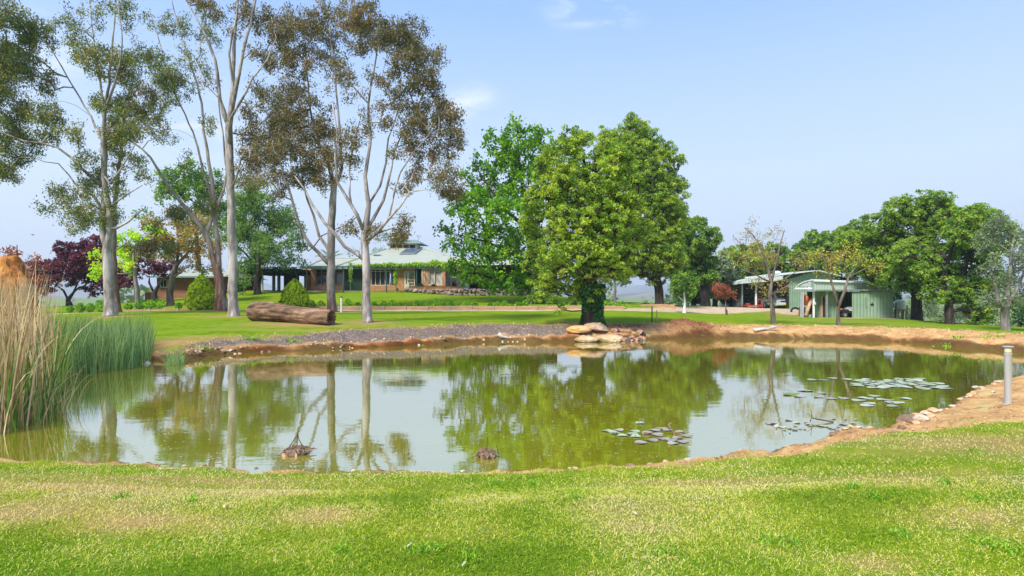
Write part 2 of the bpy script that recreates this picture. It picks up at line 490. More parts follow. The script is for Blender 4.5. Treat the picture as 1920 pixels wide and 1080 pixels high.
def gz(x, y): return float(ground_z([x], [y])[0])
def G(px, d, dz=0.0):
    """point of the ground under photo column px at distance d"""
    x = (px - 960) * d / FPX
    return np.array([x, d, gz(x, d) + dz])

rr = np.concatenate([np.geomspace(.4, 3, 22)[:-1], np.arange(3, 8, .07), np.arange(8, 32, .115), np.arange(32, 80, .45), np.geomspace(80, 2600, 60)])
aa = np.concatenate([np.arange(-58, 58, .25), np.linspace(58, 302, 62)[:-1]])
A_, R_ = np.meshgrid(np.radians(aa), rr)
gx, gy = (R_ * np.sin(A_)), (R_ * np.cos(A_))
gzv, gs, gatt, gL = ground_z(gx, gy, True)
nr, na = gx.shape
V = np.stack([gx.ravel(), gy.ravel(), gzv], 1)
i0 = (np.arange(nr - 1)[:, None] * na + np.arange(na)[None, :])
j = (np.arange(na) + 1) % na
i1 = (np.arange(nr - 1)[:, None] * na + j[None, :])
Q = np.stack([i0, i1, i1 + na, i0 + na], -1).reshape(-1, 4)[:, ::-1]
V = np.vstack([V, [[0, 0, .34]]])
cfan = np.stack([np.full(na, nr * na), np.arange(na), j], 1)[:, ::-1]
# masks held on the vertices: what the ground is made of
x, y = V[:-1, 0], V[:-1, 1]
s, (bw, pw, cut) = gs, gatt.T
n1 = fbm(x, y, 4., 4, 1.6)
edge = np.where(bw > 1.0, .35, .12)
bank = sstep(bw + edge, bw - edge, s + n1 * np.where(bw > 1, .6, .25)) * (s > -3)
px_ = 960 + FPX * x / np.maximum(y, .1)
farside = sstep(17.5, 18.5, y)
gravel = bank * farside * sstep(1150, 1080, px_ + n1 * 40) * sstep(.22, .5, s + n1 * .25)
def seg_mask(px, poly, w, soft=.4):
    """distance mask round a world polyline"""
    d = np.full(len(x), 1e9)
    for a, b in zip(poly[:-1], poly[1:]):
        a = np.array(a); b = np.array(b); e = b - a
        t = np.clip(((x - a[0]) * e[0] + (y - a[1]) * e[1]) / (e @ e), 0, 1)
        d = np.minimum(d, np.hypot(x - a[0] - t * e[0], y - a[1] - t * e[1]))
    return sstep(w + soft, w - soft, d + n1 * .4)
def WP(px, d): return ((px - 960) * d / FPX, d)
path = np.maximum(seg_mask(0, [WP(-200, 39.5), WP(200, 40), WP(350, 42.2), WP(500, 43.9), WP(1000, 43.9), WP(1170, 44.4)], .75, .3),
                  seg_mask(0, [WP(1170, 45.5), WP(1230, 50), WP(1300, 55), WP(1400, 62), WP(1460, 68.5), WP(1520, 68)], 2.5, .5))
path = np.maximum(path, seg_mask(0, [WP(1490, 52.2), WP(1690, 52.2)], .35, .2))
path = np.maximum(path, seg_mask(0, [WP(1470, 64), WP(1490, 58)], 2.0, .6) * .9)
path = path * (s > .5)
# dry patches: bare ring under trees and by the log
dry = np.zeros(len(x))
for (px, d, r, k) in [(690, 26.8, 1.2, .9), (437, 31.8, 1.5, .8), (205, 31.5, 1.2, .7), (622, 40.5, 2.0, .8), (400, 38.6, 2.2, .8), (1110, 27.6, 2.2, .9), (1283, 50, 1.2, .8), (1490, 56, 3, .6), (1620, 36, 5, .25), (960, 20, 0.1, 0)]:
    X, Y = WP(px, d); dry = np.maximum(dry, k * np.exp(-((x - X) ** 2 + (y - Y) ** 2) / r ** 2))
for (px, d, rx, ry, k) in [(560, 25.3, 2.4, .7, 1.0), (320, 19.8, 1.6, 1.0, 1.0), (380, 21.3, 1.5, .6, .7), (830, 26.0, 3, .5, .5), (560, 23.6, 5, .35, .4),
                           (60, 4.2, 1.0, .35, .7), (250, 4.0, .6, .2, .8), (100, 4.9, 1.4, .35, .8), (520, 4.9, .5, .2, .5), (600, 4.15, .35, .2, .75), (1180, 4.3, .5, .3, .35), (1700, 5.0, 1.0, .3, .4), (1300, 5.2, .8, .2, .6), (1800, 4.1, .5, .25, .6), (1640, 3.4, .25, .12, .6), (1200, 3.9, .3, .12, .5), (350, 5.4, 2.0, .25, .55), (1850, 6.2, 1.3, .6, .7)]:
    X, Y = WP(px, d); dry = np.maximum(dry, k * np.exp(-((x - X) / rx) ** 2 - ((y - Y) / ry) ** 2))
lush = np.zeros(len(x))
for (px, d, rx, ry, k) in [(1060, 4.6, .45, .35, 1), (1050, 3.6, .7, .5, .7), (150, 3.25, 1.0, .25, 1.0), (400, 3.2, .6, .2, .8), (1600, 4.4, .5, .25, .7), (1280, 3.2, .6, .3, .5), (820, 3.3, .6, .3, .5), (1730, 5.6, .6, .2, .7), (700, 4.6, .5, .3, .4),
                           (1880, 4.5, .5, .3, .6)]:
    X, Y = WP(px, d); lush = np.maximum(lush, k * np.exp(-((x - X) / rx) ** 2 - ((y - Y) / ry) ** 2))
mulch = bank * farside * np.maximum(sstep(1085, 1120, px_) * sstep(1240, 1190, px_) * sstep(.8, 1.1, s), .9 * np.exp(-((x - 8.8) / 1.6) ** 2 - ((y - 29.2) / 1.0) ** 2))
red = bank * np.clip(farside * sstep(.34, .22, s + n1 * .3) * (.45 + .55 * sstep(1150, 1080, px_)) * sstep(-.25, .2, fbm(x, y, 8., 2, .5)), 0, 1)
def verts_attr(me, name, val):
    a = me.attributes.new(name, 'FLOAT', 'POINT'); a.data.foreach_set('value', np.asarray(val, np.float32))
MASKS = dict(bank=bank, gravel=gravel, path=path, dry=dry, lush=lush, mulch=mulch, red=red, wet_shade=np.clip(sstep(.32, .08, s + n1 * .25) * sstep(12, 16, y) + sstep(.12, .02, s), 0, 1))  # last mask: wet margin plus painted shade under the far bank's overhanging cut

gm, t = new_mat('ground')
pos = geo_pos(t)
def A(n):
    a = t.nodes.new('ShaderNodeAttribute'); a.attribute_name = n; return a.outputs['Fac']
nf = noise(t, 38, 5, .7, pos); nm = noise(t, 2.6, 5, .6, pos); nl = noise(t, .35, 4, .6, pos); nst = noise(t, .8, 5, .6, pos, stretch=(.35, 1.6, 1))
grass = ramp(t, [(.32, (.07, .15, .004)), (.46, (.14, .235, .006)), (.58, (.24, .295, .012)), (.72, (.38, .35, .06))], math_(t, 'ADD', math_(t, 'MULTIPLY', nm, .5), math_(t, 'MULTIPLY', nst, .5))).outputs[0]
grass = mixc(t, math_(t, 'MULTIPLY', math_(t, 'SUBTRACT', nl, .42, True), 3.0, True), grass, (.15, .265, .014))
straw = ramp(t, [(.3, (.26, .15, .05)), (.7, (.50, .34, .15))], nf).outputs[0]
dryf = math_(t, 'MULTIPLY', math_(t, 'ADD', A('dry'), math_(t, 'MULTIPLY', math_(t, 'SUBTRACT', nm, .5), .6)), 1.1, True)
grass = mixc(t, dryf, grass, straw)
grass = mixc(t, math_(t, 'MULTIPLY', A('lush'), .7), grass, (.09, .19, .014))
grass = mixc(t, math_(t, 'MULTIPLY', math_(t, 'SUBTRACT', nf, .35, True), 1.3), grass, mixc(t, .5, grass, (.03, .05, .005)))
earth = ramp(t, [(.34, (.22, .11, .05)), (.43, (.41, .22, .10)), (.5, (.52, .30, .12)), (.58, (.60, .39, .18)), (.7, (.68, .52, .30))], math_(t, 'ADD', math_(t, 'MULTIPLY', nf, .45), math_(t, 'MULTIPLY', nm, .55))).outputs[0]
gvor = t.nodes.new('ShaderNodeTexVoronoi'); gvor.inputs['Scale'].default_value = 22
t.links.new(pos, gvor.inputs['Vector'])
crk = noise(t, 7, 6, .75, pos, stretch=(1, 1, 2.5))
earth = mixc(t, math_(t, 'MULTIPLY', math_(t, 'SUBTRACT', .46, crk, True), 7, True), earth, (.20, .095, .04))
earth = mixc(t, math_(t, 'MULTIPLY', math_(t, 'SUBTRACT', noise(t, 1.3, 5, .7, pos), .56, True), 5, True), earth, (.40, .36, .14))
grav = ramp(t, [(0, (.10, .075, .062)), (.5, (.19, .145, .12)), (.85, (.30, .25, .21)), (1, (.52, .47, .42))], gvor.outputs['Color']).outputs[0]
grav = mixc(t, math_(t, 'MULTIPLY', nm, .55), grav, (.15, .105, .075))
redc = ramp(t, [(.3, (.16, .045, .018)), (.6, (.42, .12, .04)), (.8, (.5, .25, .1))], nm).outputs[0]
mul = ramp(t, [(.3, (.06, .03, .02)), (.5, (.19, .09, .045)), (.72, (.36, .2, .11))], nf).outputs[0]
pth = ramp(t, [(.3, (.40, .28, .17)), (.7, (.60, .46, .32))], nm).outputs[0]
c = mixc(t, A('bank'), grass, earth)
c = mixc(t, A('gravel'), c, grav)
c = mixc(t, A('red'), c, redc)
c = mixc(t, A('mulch'), c, mul)
c = mixc(t, A('path'), c, pth)
c = mixc(t, math_(t, 'MULTIPLY', A('wet_shade'), .85), c, (.06, .035, .012))  # dark brown for soaked earth and the overhang's shadow, put into the colour
finish(gm, t, c, .95, math_(t, 'ADD', nf, math_(t, 'MULTIPLY', gvor.outputs['Distance'], math_(t, 'MULTIPLY', A('gravel'), 1.5))), .7, .03, spec=.02)

fm = {k: v[Q].mean(1) for k, v in MASKS.items()}
fclass = np.zeros(len(Q), int)
fclass[fm['bank'] > .5] = 1
fclass[(fm['path'] > .5)] = 2
def ground_part(name, faces, tri=None):
    used, inv = np.unique(faces.ravel() if tri is None else np.r_[faces.ravel(), tri.ravel()], return_inverse=True)
    me = bpy.data.meshes.new(name)
    nq = len(faces); nt = 0 if tri is None else len(tri)
    me.vertices.add(len(used)); me.loops.add(nq * 4 + nt * 3); me.polygons.add(nq + nt)
    me.vertices.foreach_set('co', V[used].astype(np.float32).ravel())
    me.loops.foreach_set('vertex_index', inv.astype(np.int32))
    me.polygons.foreach_set('loop_start', np.r_[np.arange(0, nq * 4, 4), nq * 4 + np.arange(0, nt * 3, 3)].astype(np.int32))
    me.polygons.foreach_set('loop_total', np.r_[np.full(nq, 4), np.full(nt, 3)].astype(np.int32))
    me.polygons.foreach_set('use_smooth', np.ones(nq + nt, bool))
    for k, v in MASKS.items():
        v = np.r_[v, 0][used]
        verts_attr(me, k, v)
    me.materials.append(gm); me.update(calc_edges=True)
    o = bpy.data.objects.new(name, me); COL.objects.link(o)
    return tag(o, kind='structure')
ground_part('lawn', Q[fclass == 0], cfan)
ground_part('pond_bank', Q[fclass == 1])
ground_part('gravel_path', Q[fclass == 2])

# water
wm_, t = new_mat('pond_water')
pos = geo_pos(t)
n = noise(t, 2.4, 4, .55, pos, stretch=(.55, 1.25, 1))
n2 = noise(t, .35, 2, .5, pos)
b = t.nodes.new('ShaderNodeBump'); b.inputs['Strength'].default_value = .13; b.inputs['Distance'].default_value = .02
t.links.new(math_(t, 'MULTIPLY', n, math_(t, 'ADD', n2, .15)), b.inputs['Height'])
base = ramp(t, [(.3, (.36, .35, .010)), (.7, (.43, .40, .025))], noise(t, .5, 4, .6, pos)).outputs[0]
df = t.nodes.new('ShaderNodeBsdfDiffuse'); t.links.new(base, df.inputs['Color'])
gl = t.nodes.new('ShaderNodeBsdfGlossy'); gl.inputs['Roughness'].default_value = .025; t.links.new(b.outputs[0], gl.inputs['Normal'])
fr = t.nodes.new('ShaderNodeFresnel'); fr.inputs['IOR'].default_value = 1.5; t.links.new(b.outputs[0], fr.inputs['Normal'])
mx = t.nodes.new('ShaderNodeMixShader')
mr = t.nodes.new('ShaderNodeMapRange'); mr.inputs['From Max'].default_value = .55; mr.inputs['To Min'].default_value = .58; mr.inputs['To Max'].default_value = .9
t.links.new(fr.outputs[0], mr.inputs['Value'])
t.links.new(mr.outputs[0], mx.inputs[0]); t.links.new(df.outputs[0], mx.inputs[1]); t.links.new(gl.outputs[0], mx.inputs[2])
o_ = t.nodes.new('ShaderNodeOutputMaterial'); t.links.new(mx.outputs[0], o_.inputs['Surface'])
c0 = SP.mean(0)
o1 = SP + (SP - c0) / np.linalg.norm(SP - c0, axis=1)[:, None] * .35
mb = MB(); mb.add([(p[0], p[1], 0) for p in o1], [tuple(range(len(o1)))])
wo_ = mb.build('pond_water', wm_); tag(wo_, kind='structure')

# hills: two rings of ridges
hm, t = new_mat('hills')
pos = geo_pos(t)
r = ramp(t, [(.35, (.05, .075, .03)), (.5, (.12, .14, .06)), (.62, (.25, .22, .12))], noise(t, .006, 6, .6, pos))
finish(hm, t, r.outputs[0], .95, spec=.05)
def ridge(name, r0, r1, hfun, a0=-75, a1=75):
    th = np.radians(np.arange(a0, a1, .25)); k = 14
    u = np.linspace(0, 1, k)
    T, U = np.meshgrid(th, u)
    R = r0 + (r1 - r0) * U
    H = hfun(np.degrees(T)) * np.sin(pi * U) ** .8 * (1 + .25 * fbm(R * np.sin(T), R * np.cos(T), 0, 4, .002)) - 4
    Vv = np.stack([R * np.sin(T), R * np.cos(T), H], -1).reshape(-1, 3)
    m = MB(); nn = len(th)
    m.add(Vv, [(i * nn + q, i * nn + q + 1, (i + 1) * nn + q + 1, (i + 1) * nn + q) for i in range(k - 1) for q in range(nn - 1)])
    tag(m.build(name, hm, smooth=True), kind='structure')
def hf1(a):      # photo column -> skyline height at 4.4 km
    px = 960 + FPX * np.tan(np.radians(np.clip(a, -70, 70)))
    yy = np.interp(px, [-600, -100, 60, 200, 330, 420, 470, 498, 530, 600, 900, 1100, 1150, 1180, 1260, 1330, 1500, 1700, 1900, 2300], [520, 528, 538, 543, 545, 548, 543, 535, 546, 550, 548, 540, 535, 534, 536, 545, 548, 540, 545, 530])
    return (HOR - yy) * 4400 / np.cos(np.radians(a)) / FPX + 4
ridge('hills', 3400, 5400, hf1)
def hf2(a):
    return 20 + 22 * fbm(a * .12, 3 + 0 * a, 0, 4) * 2
ridge('hills', 2000, 2500, hf2)

# ------------------------------------------------------------------ trees
def bark(name, c1, c2, c3, scale=3, stretch=(1, 1, .22), bs=.5, low=None, blotch=0):
    m, t = new_mat(name)
    n = noise(t, scale, 6, .65, stretch=stretch)
    n2 = noise(t, 1.1, 3, .5)
    r = ramp(t, [(.36, c1), (.5, c2), (.66, c3)], math_(t, 'ADD', math_(t, 'MULTIPLY', n, .7), math_(t, 'MULTIPLY', n2, .3)))
    col = r.outputs[0]
    if low is not None:          # rough shedding bark round the foot, smooth pale bark above
        tcn = t.nodes.new('ShaderNodeTexCoord'); sp = t.nodes.new('ShaderNodeSeparateXYZ'); t.links.new(tcn.outputs['Object'], sp.inputs[0])
        f = math_(t, 'ADD', math_(t, 'DIVIDE', math_(t, 'SUBTRACT', low[0], sp.outputs[2]), low[0] * .6), math_(t, 'MULTIPLY', math_(t, 'SUBTRACT', n, .5), 4.0), clamp=True)
        lo = ramp(t, [(.35, low[1]), (.55, low[2]), (.7, low[3])], noise(t, 4, 5, .6, stretch=(1, 1, .15)))
        col = mixc(t, f, col, lo.outputs[0])
    sm = ramp(t, [(.47, (1, 1, 1)), (.52, (.45, .43, .42)), (.6, (.42, .40, .39)), (.64, (1, 1, 1))], noise(t, 1.6, 5, .62, stretch=(1, 1, .3)))
    if blotch: col = mixc(t, blotch, col, mixc(t, 1.0, col, sm.outputs[0], 'MULTIPLY'))
    return finish(m, t, col, .85, n, bs, .04, spec=.15)
BK_GUM = bark('gum_bark', (.15, .115, .10), (.42, .37, .34), (.60, .55, .53), 3.2, blotch=.75)
BK_GUM2 = bark('gum_bark_grey', (.09, .07, .06), (.27, .23, .21), (.42, .38, .36), 3.2, blotch=.6, low=(1.6, (.08, .05, .04), (.18, .12, .10), (.33, .28, .26)))
BK_RED = bark('shedding_bark', (.16, .12, .10), (.36, .30, .27), (.52, .47, .44), 3.2, low=(5.0, (.12, .05, .035), (.26, .13, .09), (.48, .42, .38)), blotch=.5)
BK_DARK = bark('dark_bark', (.02, .015, .012), (.05, .038, .03), (.10, .08, .065), 6)
BK_BROWN = bark('brown_bark', (.06, .045, .035), (.14, .11, .09), (.26, .22, .19), 6)
BK_GREY = bark('grey_bark', (.10, .085, .07), (.20, .175, .155), (.34, .31, .28), 6)
F_GUM = foliage_mat('gum_leaves', [(.042, .05, .018), (.072, .076, .026), (.125, .085, .042), (.15, .145, .042), (.17, .07, .045)], .25, .2, .35)
F_GUMG = foliage_mat('gum_leaves_green', [(.05, .075, .025), (.075, .10, .03), (.11, .135, .032), (.18, .20, .04), (.14, .08, .035)], .25, .25, .35)
F_MAPLE = foliage_mat('bright_leaves', [(.03, .095, .003), (.06, .16, .004), (.105, .225, .006), (.17, .28, .012)], .35, .15, .5)
F_BIG = foliage_mat('mid_green_leaves', [(.055, .105, .012), (.095, .17, .015), (.15, .235, .02), (.23, .30, .025), (.30, .33, .035)], .38, .22, .45)
F_BACK = foliage_mat('back_leaves', [(.04, .095, .014), (.08, .16, .02), (.125, .215, .024), (.19, .26, .03)], .38, .25, .3)
F_RIGHT = foliage_mat('right_leaves', [(.055, .11, .014), (.10, .175, .02), (.15, .235, .024), (.22, .29, .035)], .38, .25, .3)
F_FEATH = foliage_mat('feathery_leaves', [(.04, .09, .02), (.065, .14, .028), (.10, .19, .035), (.17, .2, .04)], .35, .25, .35)
F_GREY = foliage_mat('grey_green_leaves', [(.07, .10, .055), (.12, .16, .085), (.19, .22, .12)], .3, .25, .4)
F_DARK = foliage_mat('dark_green_leaves', [(.012, .035, .012), (.025, .065, .018), (.045, .10, .022)], .25, .2, .4)
F_PURP = foliage_mat('purple_leaves', [(.035, .008, .018), (.075, .015, .035), (.12, .03, .055), (.15, .05, .04)], .3, .2, .5)
F_LIME = foliage_mat('lime_leaves', [(.22, .42, .015), (.34, .58, .02), (.45, .62, .03)], .4, .1)
F_AUT = foliage_mat('autumn_leaves', [(.10, .13, .03), (.20, .20, .04), (.30, .22, .05), (.34, .17, .06), (.22, .12, .06)], .35, .3, .6)
F_GOLD = foliage_mat('golden_leaves', [(.14, .16, .02), (.26, .27, .03), (.34, .33, .03), (.26, .18, .05), (.20, .13, .07)], .35, .3, .9)
F_RUST = foliage_mat('rusty_leaves', [(.11, .11, .03), (.20, .18, .04), (.26, .22, .04), (.20, .12, .06), (.16, .10, .07)], .35, .3, .9)
F_RED = foliage_mat('red_leaves', [(.14, .03, .02), (.24, .06, .035), (.30, .13, .07)], .3, .2)
F_IVY = foliage_mat('ivy_leaves', [(.01, .035, .01), (.02, .07, .018), (.035, .11, .025)], .15, .2, 1.5)
F_CON = foliage_mat('conifer_leaves', [(.045, .085, .005), (.12, .19, .006), (.22, .31, .010), (.38, .45, .03)], .25, .5, 5)
F_VINE = foliage_mat('vine_leaves', [(.12, .2, .02), (.2, .32, .03), (.32, .42, .05)], .4, .2, 1)
F_SHRUB = foliage_mat('shrub_leaves', [(.05, .14, .01), (.10, .24, .015), (.22, .38, .02)], .35, .2, 1)

def leaves(cent, L, Wd, dirs=None, spread=1.0, up=None, bend=.0):
    """diamond leaves at the given centres"""
    n = len(cent)
    if dirs is None:
        dirs = rng.normal(size=(n, 3))
    else:
        dirs = dirs + rng.normal(size=(n, 3)) * spread
    dirs /= np.linalg.norm(dirs, axis=1)[:, None] + 1e-9
    o = rng.normal(size=(n, 3)) if up is None else up + rng.normal(size=(n, 3)) * .6
    b = np.cross(dirs, o); b /= np.linalg.norm(b, axis=1)[:, None] + 1e-9
    l = (L * (.6 + .8 * rng.random(n)))[:, None]; w = (Wd * (.6 + .8 * rng.random(n)))[:, None]
    nrm = np.cross(dirs, b)
    V = np.stack([cent - dirs * l * .5, cent + b * w * .5 + nrm * bend * l - dirs * l * .08, cent + dirs * l * .5, cent - b * w * .5 + nrm * bend * l - dirs * l * .08], 1)
    return V

def tree(name, label, base, d, trunks, blobs, bk, fm, group=None, cat='tree', leafL=.16, leafW=.05, nleaf=28, tipR=.4, dens=1.0, tip_r=.012,
         trunk_r=.3, droop=0.0, depth=1.0, twig=3, seed=1, bow=.12, shellb=.0, hang=0.0, flare=1.5, extra=None, dscale=1.0, expo=.46, cup=.0, maxside=8):
    """trunks: polylines [(px, py, depth offset m, radius m)...] in photo pixels at distance d; blobs: (px, py, rx, ry[, density[, depth offset]]) foliage masses"""
    global rng
    keep = rng
    rng = np.random.default_rng(seed)
    if cup > 0: nleaf *= 4.2; leafL *= .78; leafW *= .92; dens *= 2.9
    else: nleaf *= 3.9; leafL *= .9; leafW *= 1.05; dens *= 2.1
    x0 = (base[0] - 960) * d / FPX
    b0 = np.array([x0, d, gz(x0, d) - .05])
    root = thing(name, b0, label, cat, group)
    nodes = [b0]; par = [-1]; rov = [trunk_r]
    for tl in trunks:
        pts = [P(q[0], q[1], d) + np.array([0, q[2], 0]) for q in tl]
        rs = [q[3] for q in tl]
        # the first point is welded to the nearest node there is
        D = np.linalg.norm(np.array(nodes) - pts[0], axis=1); k = int(np.argmin(D))
        prev = k
        pp = [nodes[k]] + pts[1:] if len(nodes) > 1 else [nodes[0]] + pts[1:]
        for a in range(1, len(pp)):
            seg = max(1, int(np.linalg.norm(np.array(pp[a]) - pp[a - 1]) / .6))
            pm = pp[a - 2] if a > 1 else 2 * np.array(pp[0]) - pp[1]
            pn = pp[a + 1] if a + 1 < len(pp) else 2 * np.array(pp[a]) - pp[a - 1]
            for j_ in range(1, seg + 1):
                u = j_ / seg
                p0, p1, p2, p3 = np.array(pm), np.array(pp[a - 1]), np.array(pp[a]), np.array(pn)
                c = .5 * ((2 * p1) + (-p0 + p2) * u + (2 * p0 - 5 * p1 + 4 * p2 - p3) * u * u + (-p0 + 3 * p1 - 3 * p2 + p3) * u ** 3)
                c = c + rng.normal(size=3) * .02
                nodes.append(c); par.append(prev); rov.append(rs[a - 1] * (1 - u) + rs[a] * u); prev = len(nodes) - 1
    nfix = len(nodes)
    # foliage tips
    tips = []; tw = []
    m_px = d / FPX
    for bl in blobs:
        px, py, rx, ry = bl[:4]; dn = bl[4] if len(bl) > 4 else 1.0; do = bl[5] if len(bl) > 5 else rng.normal() * .35 * depth * rx * m_px * 1.6
        c = P(px, py, d) + np.array([0, do, 0])
        Rx, Rz = rx * m_px, ry * m_px
        k = max(2, int(dens * dn * (Rx * Rz * 4) / (tipR * tipR) * .55))
        q = rng.normal(size=(k, 3)); q /= np.linalg.norm(q, axis=1)[:, None]
        q *= (rng.random(k) ** (.33 if shellb == 0 else .33 * (1 - shellb)))[:, None]
        q = q * np.array([Rx, Rx * depth * .9, Rz]) + c
        tips.append(q)
    tips = np.concatenate(tips)
    tips = tips[tips[:, 2] > b0[2] + .25]
    F = np.array(nodes[1:nfix]) if nfix > 1 else np.array(nodes)
    ds = np.array([np.min(np.linalg.norm(F - q, axis=1)) for q in tips])
    order = np.argsort(ds)
    arr = np.zeros((len(nodes) + len(tips) * 12 + 10, 3)); arr[:len(nodes)] = nodes
    cnt = len(nodes); tipn = []
    lowz = np.array(nodes)[1:nfix, 2].min() + .2 if nfix > 3 else 0
    trunk_top = nodes[min(nfix - 1, 3)][2]
    for ti in order:
        T = tips[ti]
        A2 = arr[1:cnt] if cnt > 1 else arr[:cnt]
        dv = T - A2
        dist = np.linalg.norm(dv, axis=1)
        cost = dist + .9 * np.maximum(0, A2[:, 2] - T[2] + .25 * dist)
        k = int(np.argmin(cost)) + (1 if cnt > 1 else 0)
        dd = np.linalg.norm(T - arr[k])
        sg = int(np.clip(dd / .45, 1, 10))
        side = rng.normal(size=3) * dd * .07
        prev = k
        for j_ in range(1, sg + 1):
            u = j_ / sg
            c = arr[k] * (1 - u) + T * u + np.array([0, 0, sin(pi * u) * dd * bow]) * (1 if droop == 0 else -droop) + side * sin(pi * u) + rng.normal(size=3) * .025 * (j_ < sg)
            arr[cnt] = c; par.append(prev); rov.append(None); prev = cnt; cnt += 1
        tipn.append(prev)
    arr = arr[:cnt]
    w = np.zeros(cnt); w[tipn] = 1
    ch = [[] for _ in range(cnt)]
    for i in range(cnt - 1, 0, -1):
        w[par[i]] += w[i]; ch[par[i]].append(i)
    rad = tip_r * np.maximum(w, 1) ** expo
    for i in range(cnt):
        if rov[i] is not None: rad[i] = rov[i]
    for i in range(1, cnt):
        rad[i] = min(rad[i], rad[par[i]] * 1.0)
    mb = MB()
    fh = .5 * flare
    starts = [(0, 0)]
    stack = [(0, None)]
    while stack:
        i, frm = stack.pop()
        ptsl, rl = ([arr[frm]], [min(rad[i], rad[frm])]) if frm is not None else ([], [])
        while True:
            ptsl.append(arr[i]); rl.append(rad[i])
            c = sorted(ch[i], key=lambda q: -rad[q] if rov[q] is None else -rad[q] - 10)
            if not c: break
            for q in c[1:]: stack.append((q, i))
            i = c[0]
        if frm is None:
            rl = [r * (1 + (flare - 1) * math.exp(-max(0, p[2] - b0[2]) / .22)) for r, p in zip(rl, ptsl)]
            if len(ptsl) > 1:
                e = (ptsl[1] - ptsl[0])
                ins = [ptsl[0] + e * q for q in (.12, .3, .55)]
                ptsl = [ptsl[0]] + ins + ptsl[1:]
                rr_ = [trunk_r * (1 + (flare - 1) * math.exp(-(p[2] - b0[2]) / .22)) for p in ins]
                rl = [rl[0]] + rr_ + rl[1:]
        if len(ptsl) > 1:
            R = max(rl)
            mb.tube(ptsl, rl, (12 if R > .15 else 8 if R > .06 else 5 if R > .02 else 3), jit=.16 if R > .1 else .1 if R > .05 else 0)
    TP = arr[tipn]
    Td = TP - arr[[par[i] for i in tipn]]; Td /= np.linalg.norm(Td, axis=1)[:, None] + 1e-9
    sub = []
    for a in range(len(TP)):
        for _ in range(twig):
            v = Td[a] * .5 + rng.normal(size=3) * .6; v[2] -= hang; v /= np.linalg.norm(v) + 1e-9
            e = TP[a] + v * tipR * (.5 + .5 * rng.random())
            mb.tube([TP[a], (TP[a] + e) / 2 + rng.normal(size=3) * .03, e], [tip_r * .7, tip_r * .5, tip_r * .2], 3, cap=False)
            sub.append(e)
    mb.build('trunk', bk, root, smooth=True)
    # crown
    S = np.array(sub) if sub else TP
    C = []
    k = max(1, int(nleaf / max(1, twig)))
    if len(S):
        c = np.repeat(S, k, axis=0)
        own = np.repeat(np.repeat(TP, max(1, twig), axis=0), k, axis=0)
        if cup > 0:                      # leaf tufts: a dome of leaves round each tip
            q = rng.normal(size=c.shape); q /= np.linalg.norm(q, axis=1)[:, None]
            q[:, 2] = np.where(q[:, 2] < -.3, -q[:, 2], q[:, 2])
            c = c + q * (tipR * cup * (.55 + .45 * rng.random(len(c))))[:, None]
            Vv = leaves(c, leafL, leafW, dirs=q * .6 + rng.normal(size=c.shape) * .6, spread=.3, up=q * 2.0)
        else:
            c = c + rng.normal(size=c.shape) * tipR * .32 - np.array([0, 0, hang * tipR * .5]) * rng.random(len(c))[:, None]
            Vv = leaves(c, leafL, leafW, dirs=np.array([0, 0, -hang * 2.0]) + np.zeros_like(c), spread=1.0)
        cl = np.repeat(rng.random(len(S)), k)
        rv = np.clip(.45 * rng.random(len(c)) + .55 * cl, 0, 1)
        fast_mesh('crown', Vv, 4, fm, root, rv)
    if extra: extra(root, arr[:nfix], b0)
    rng = keep
    return root

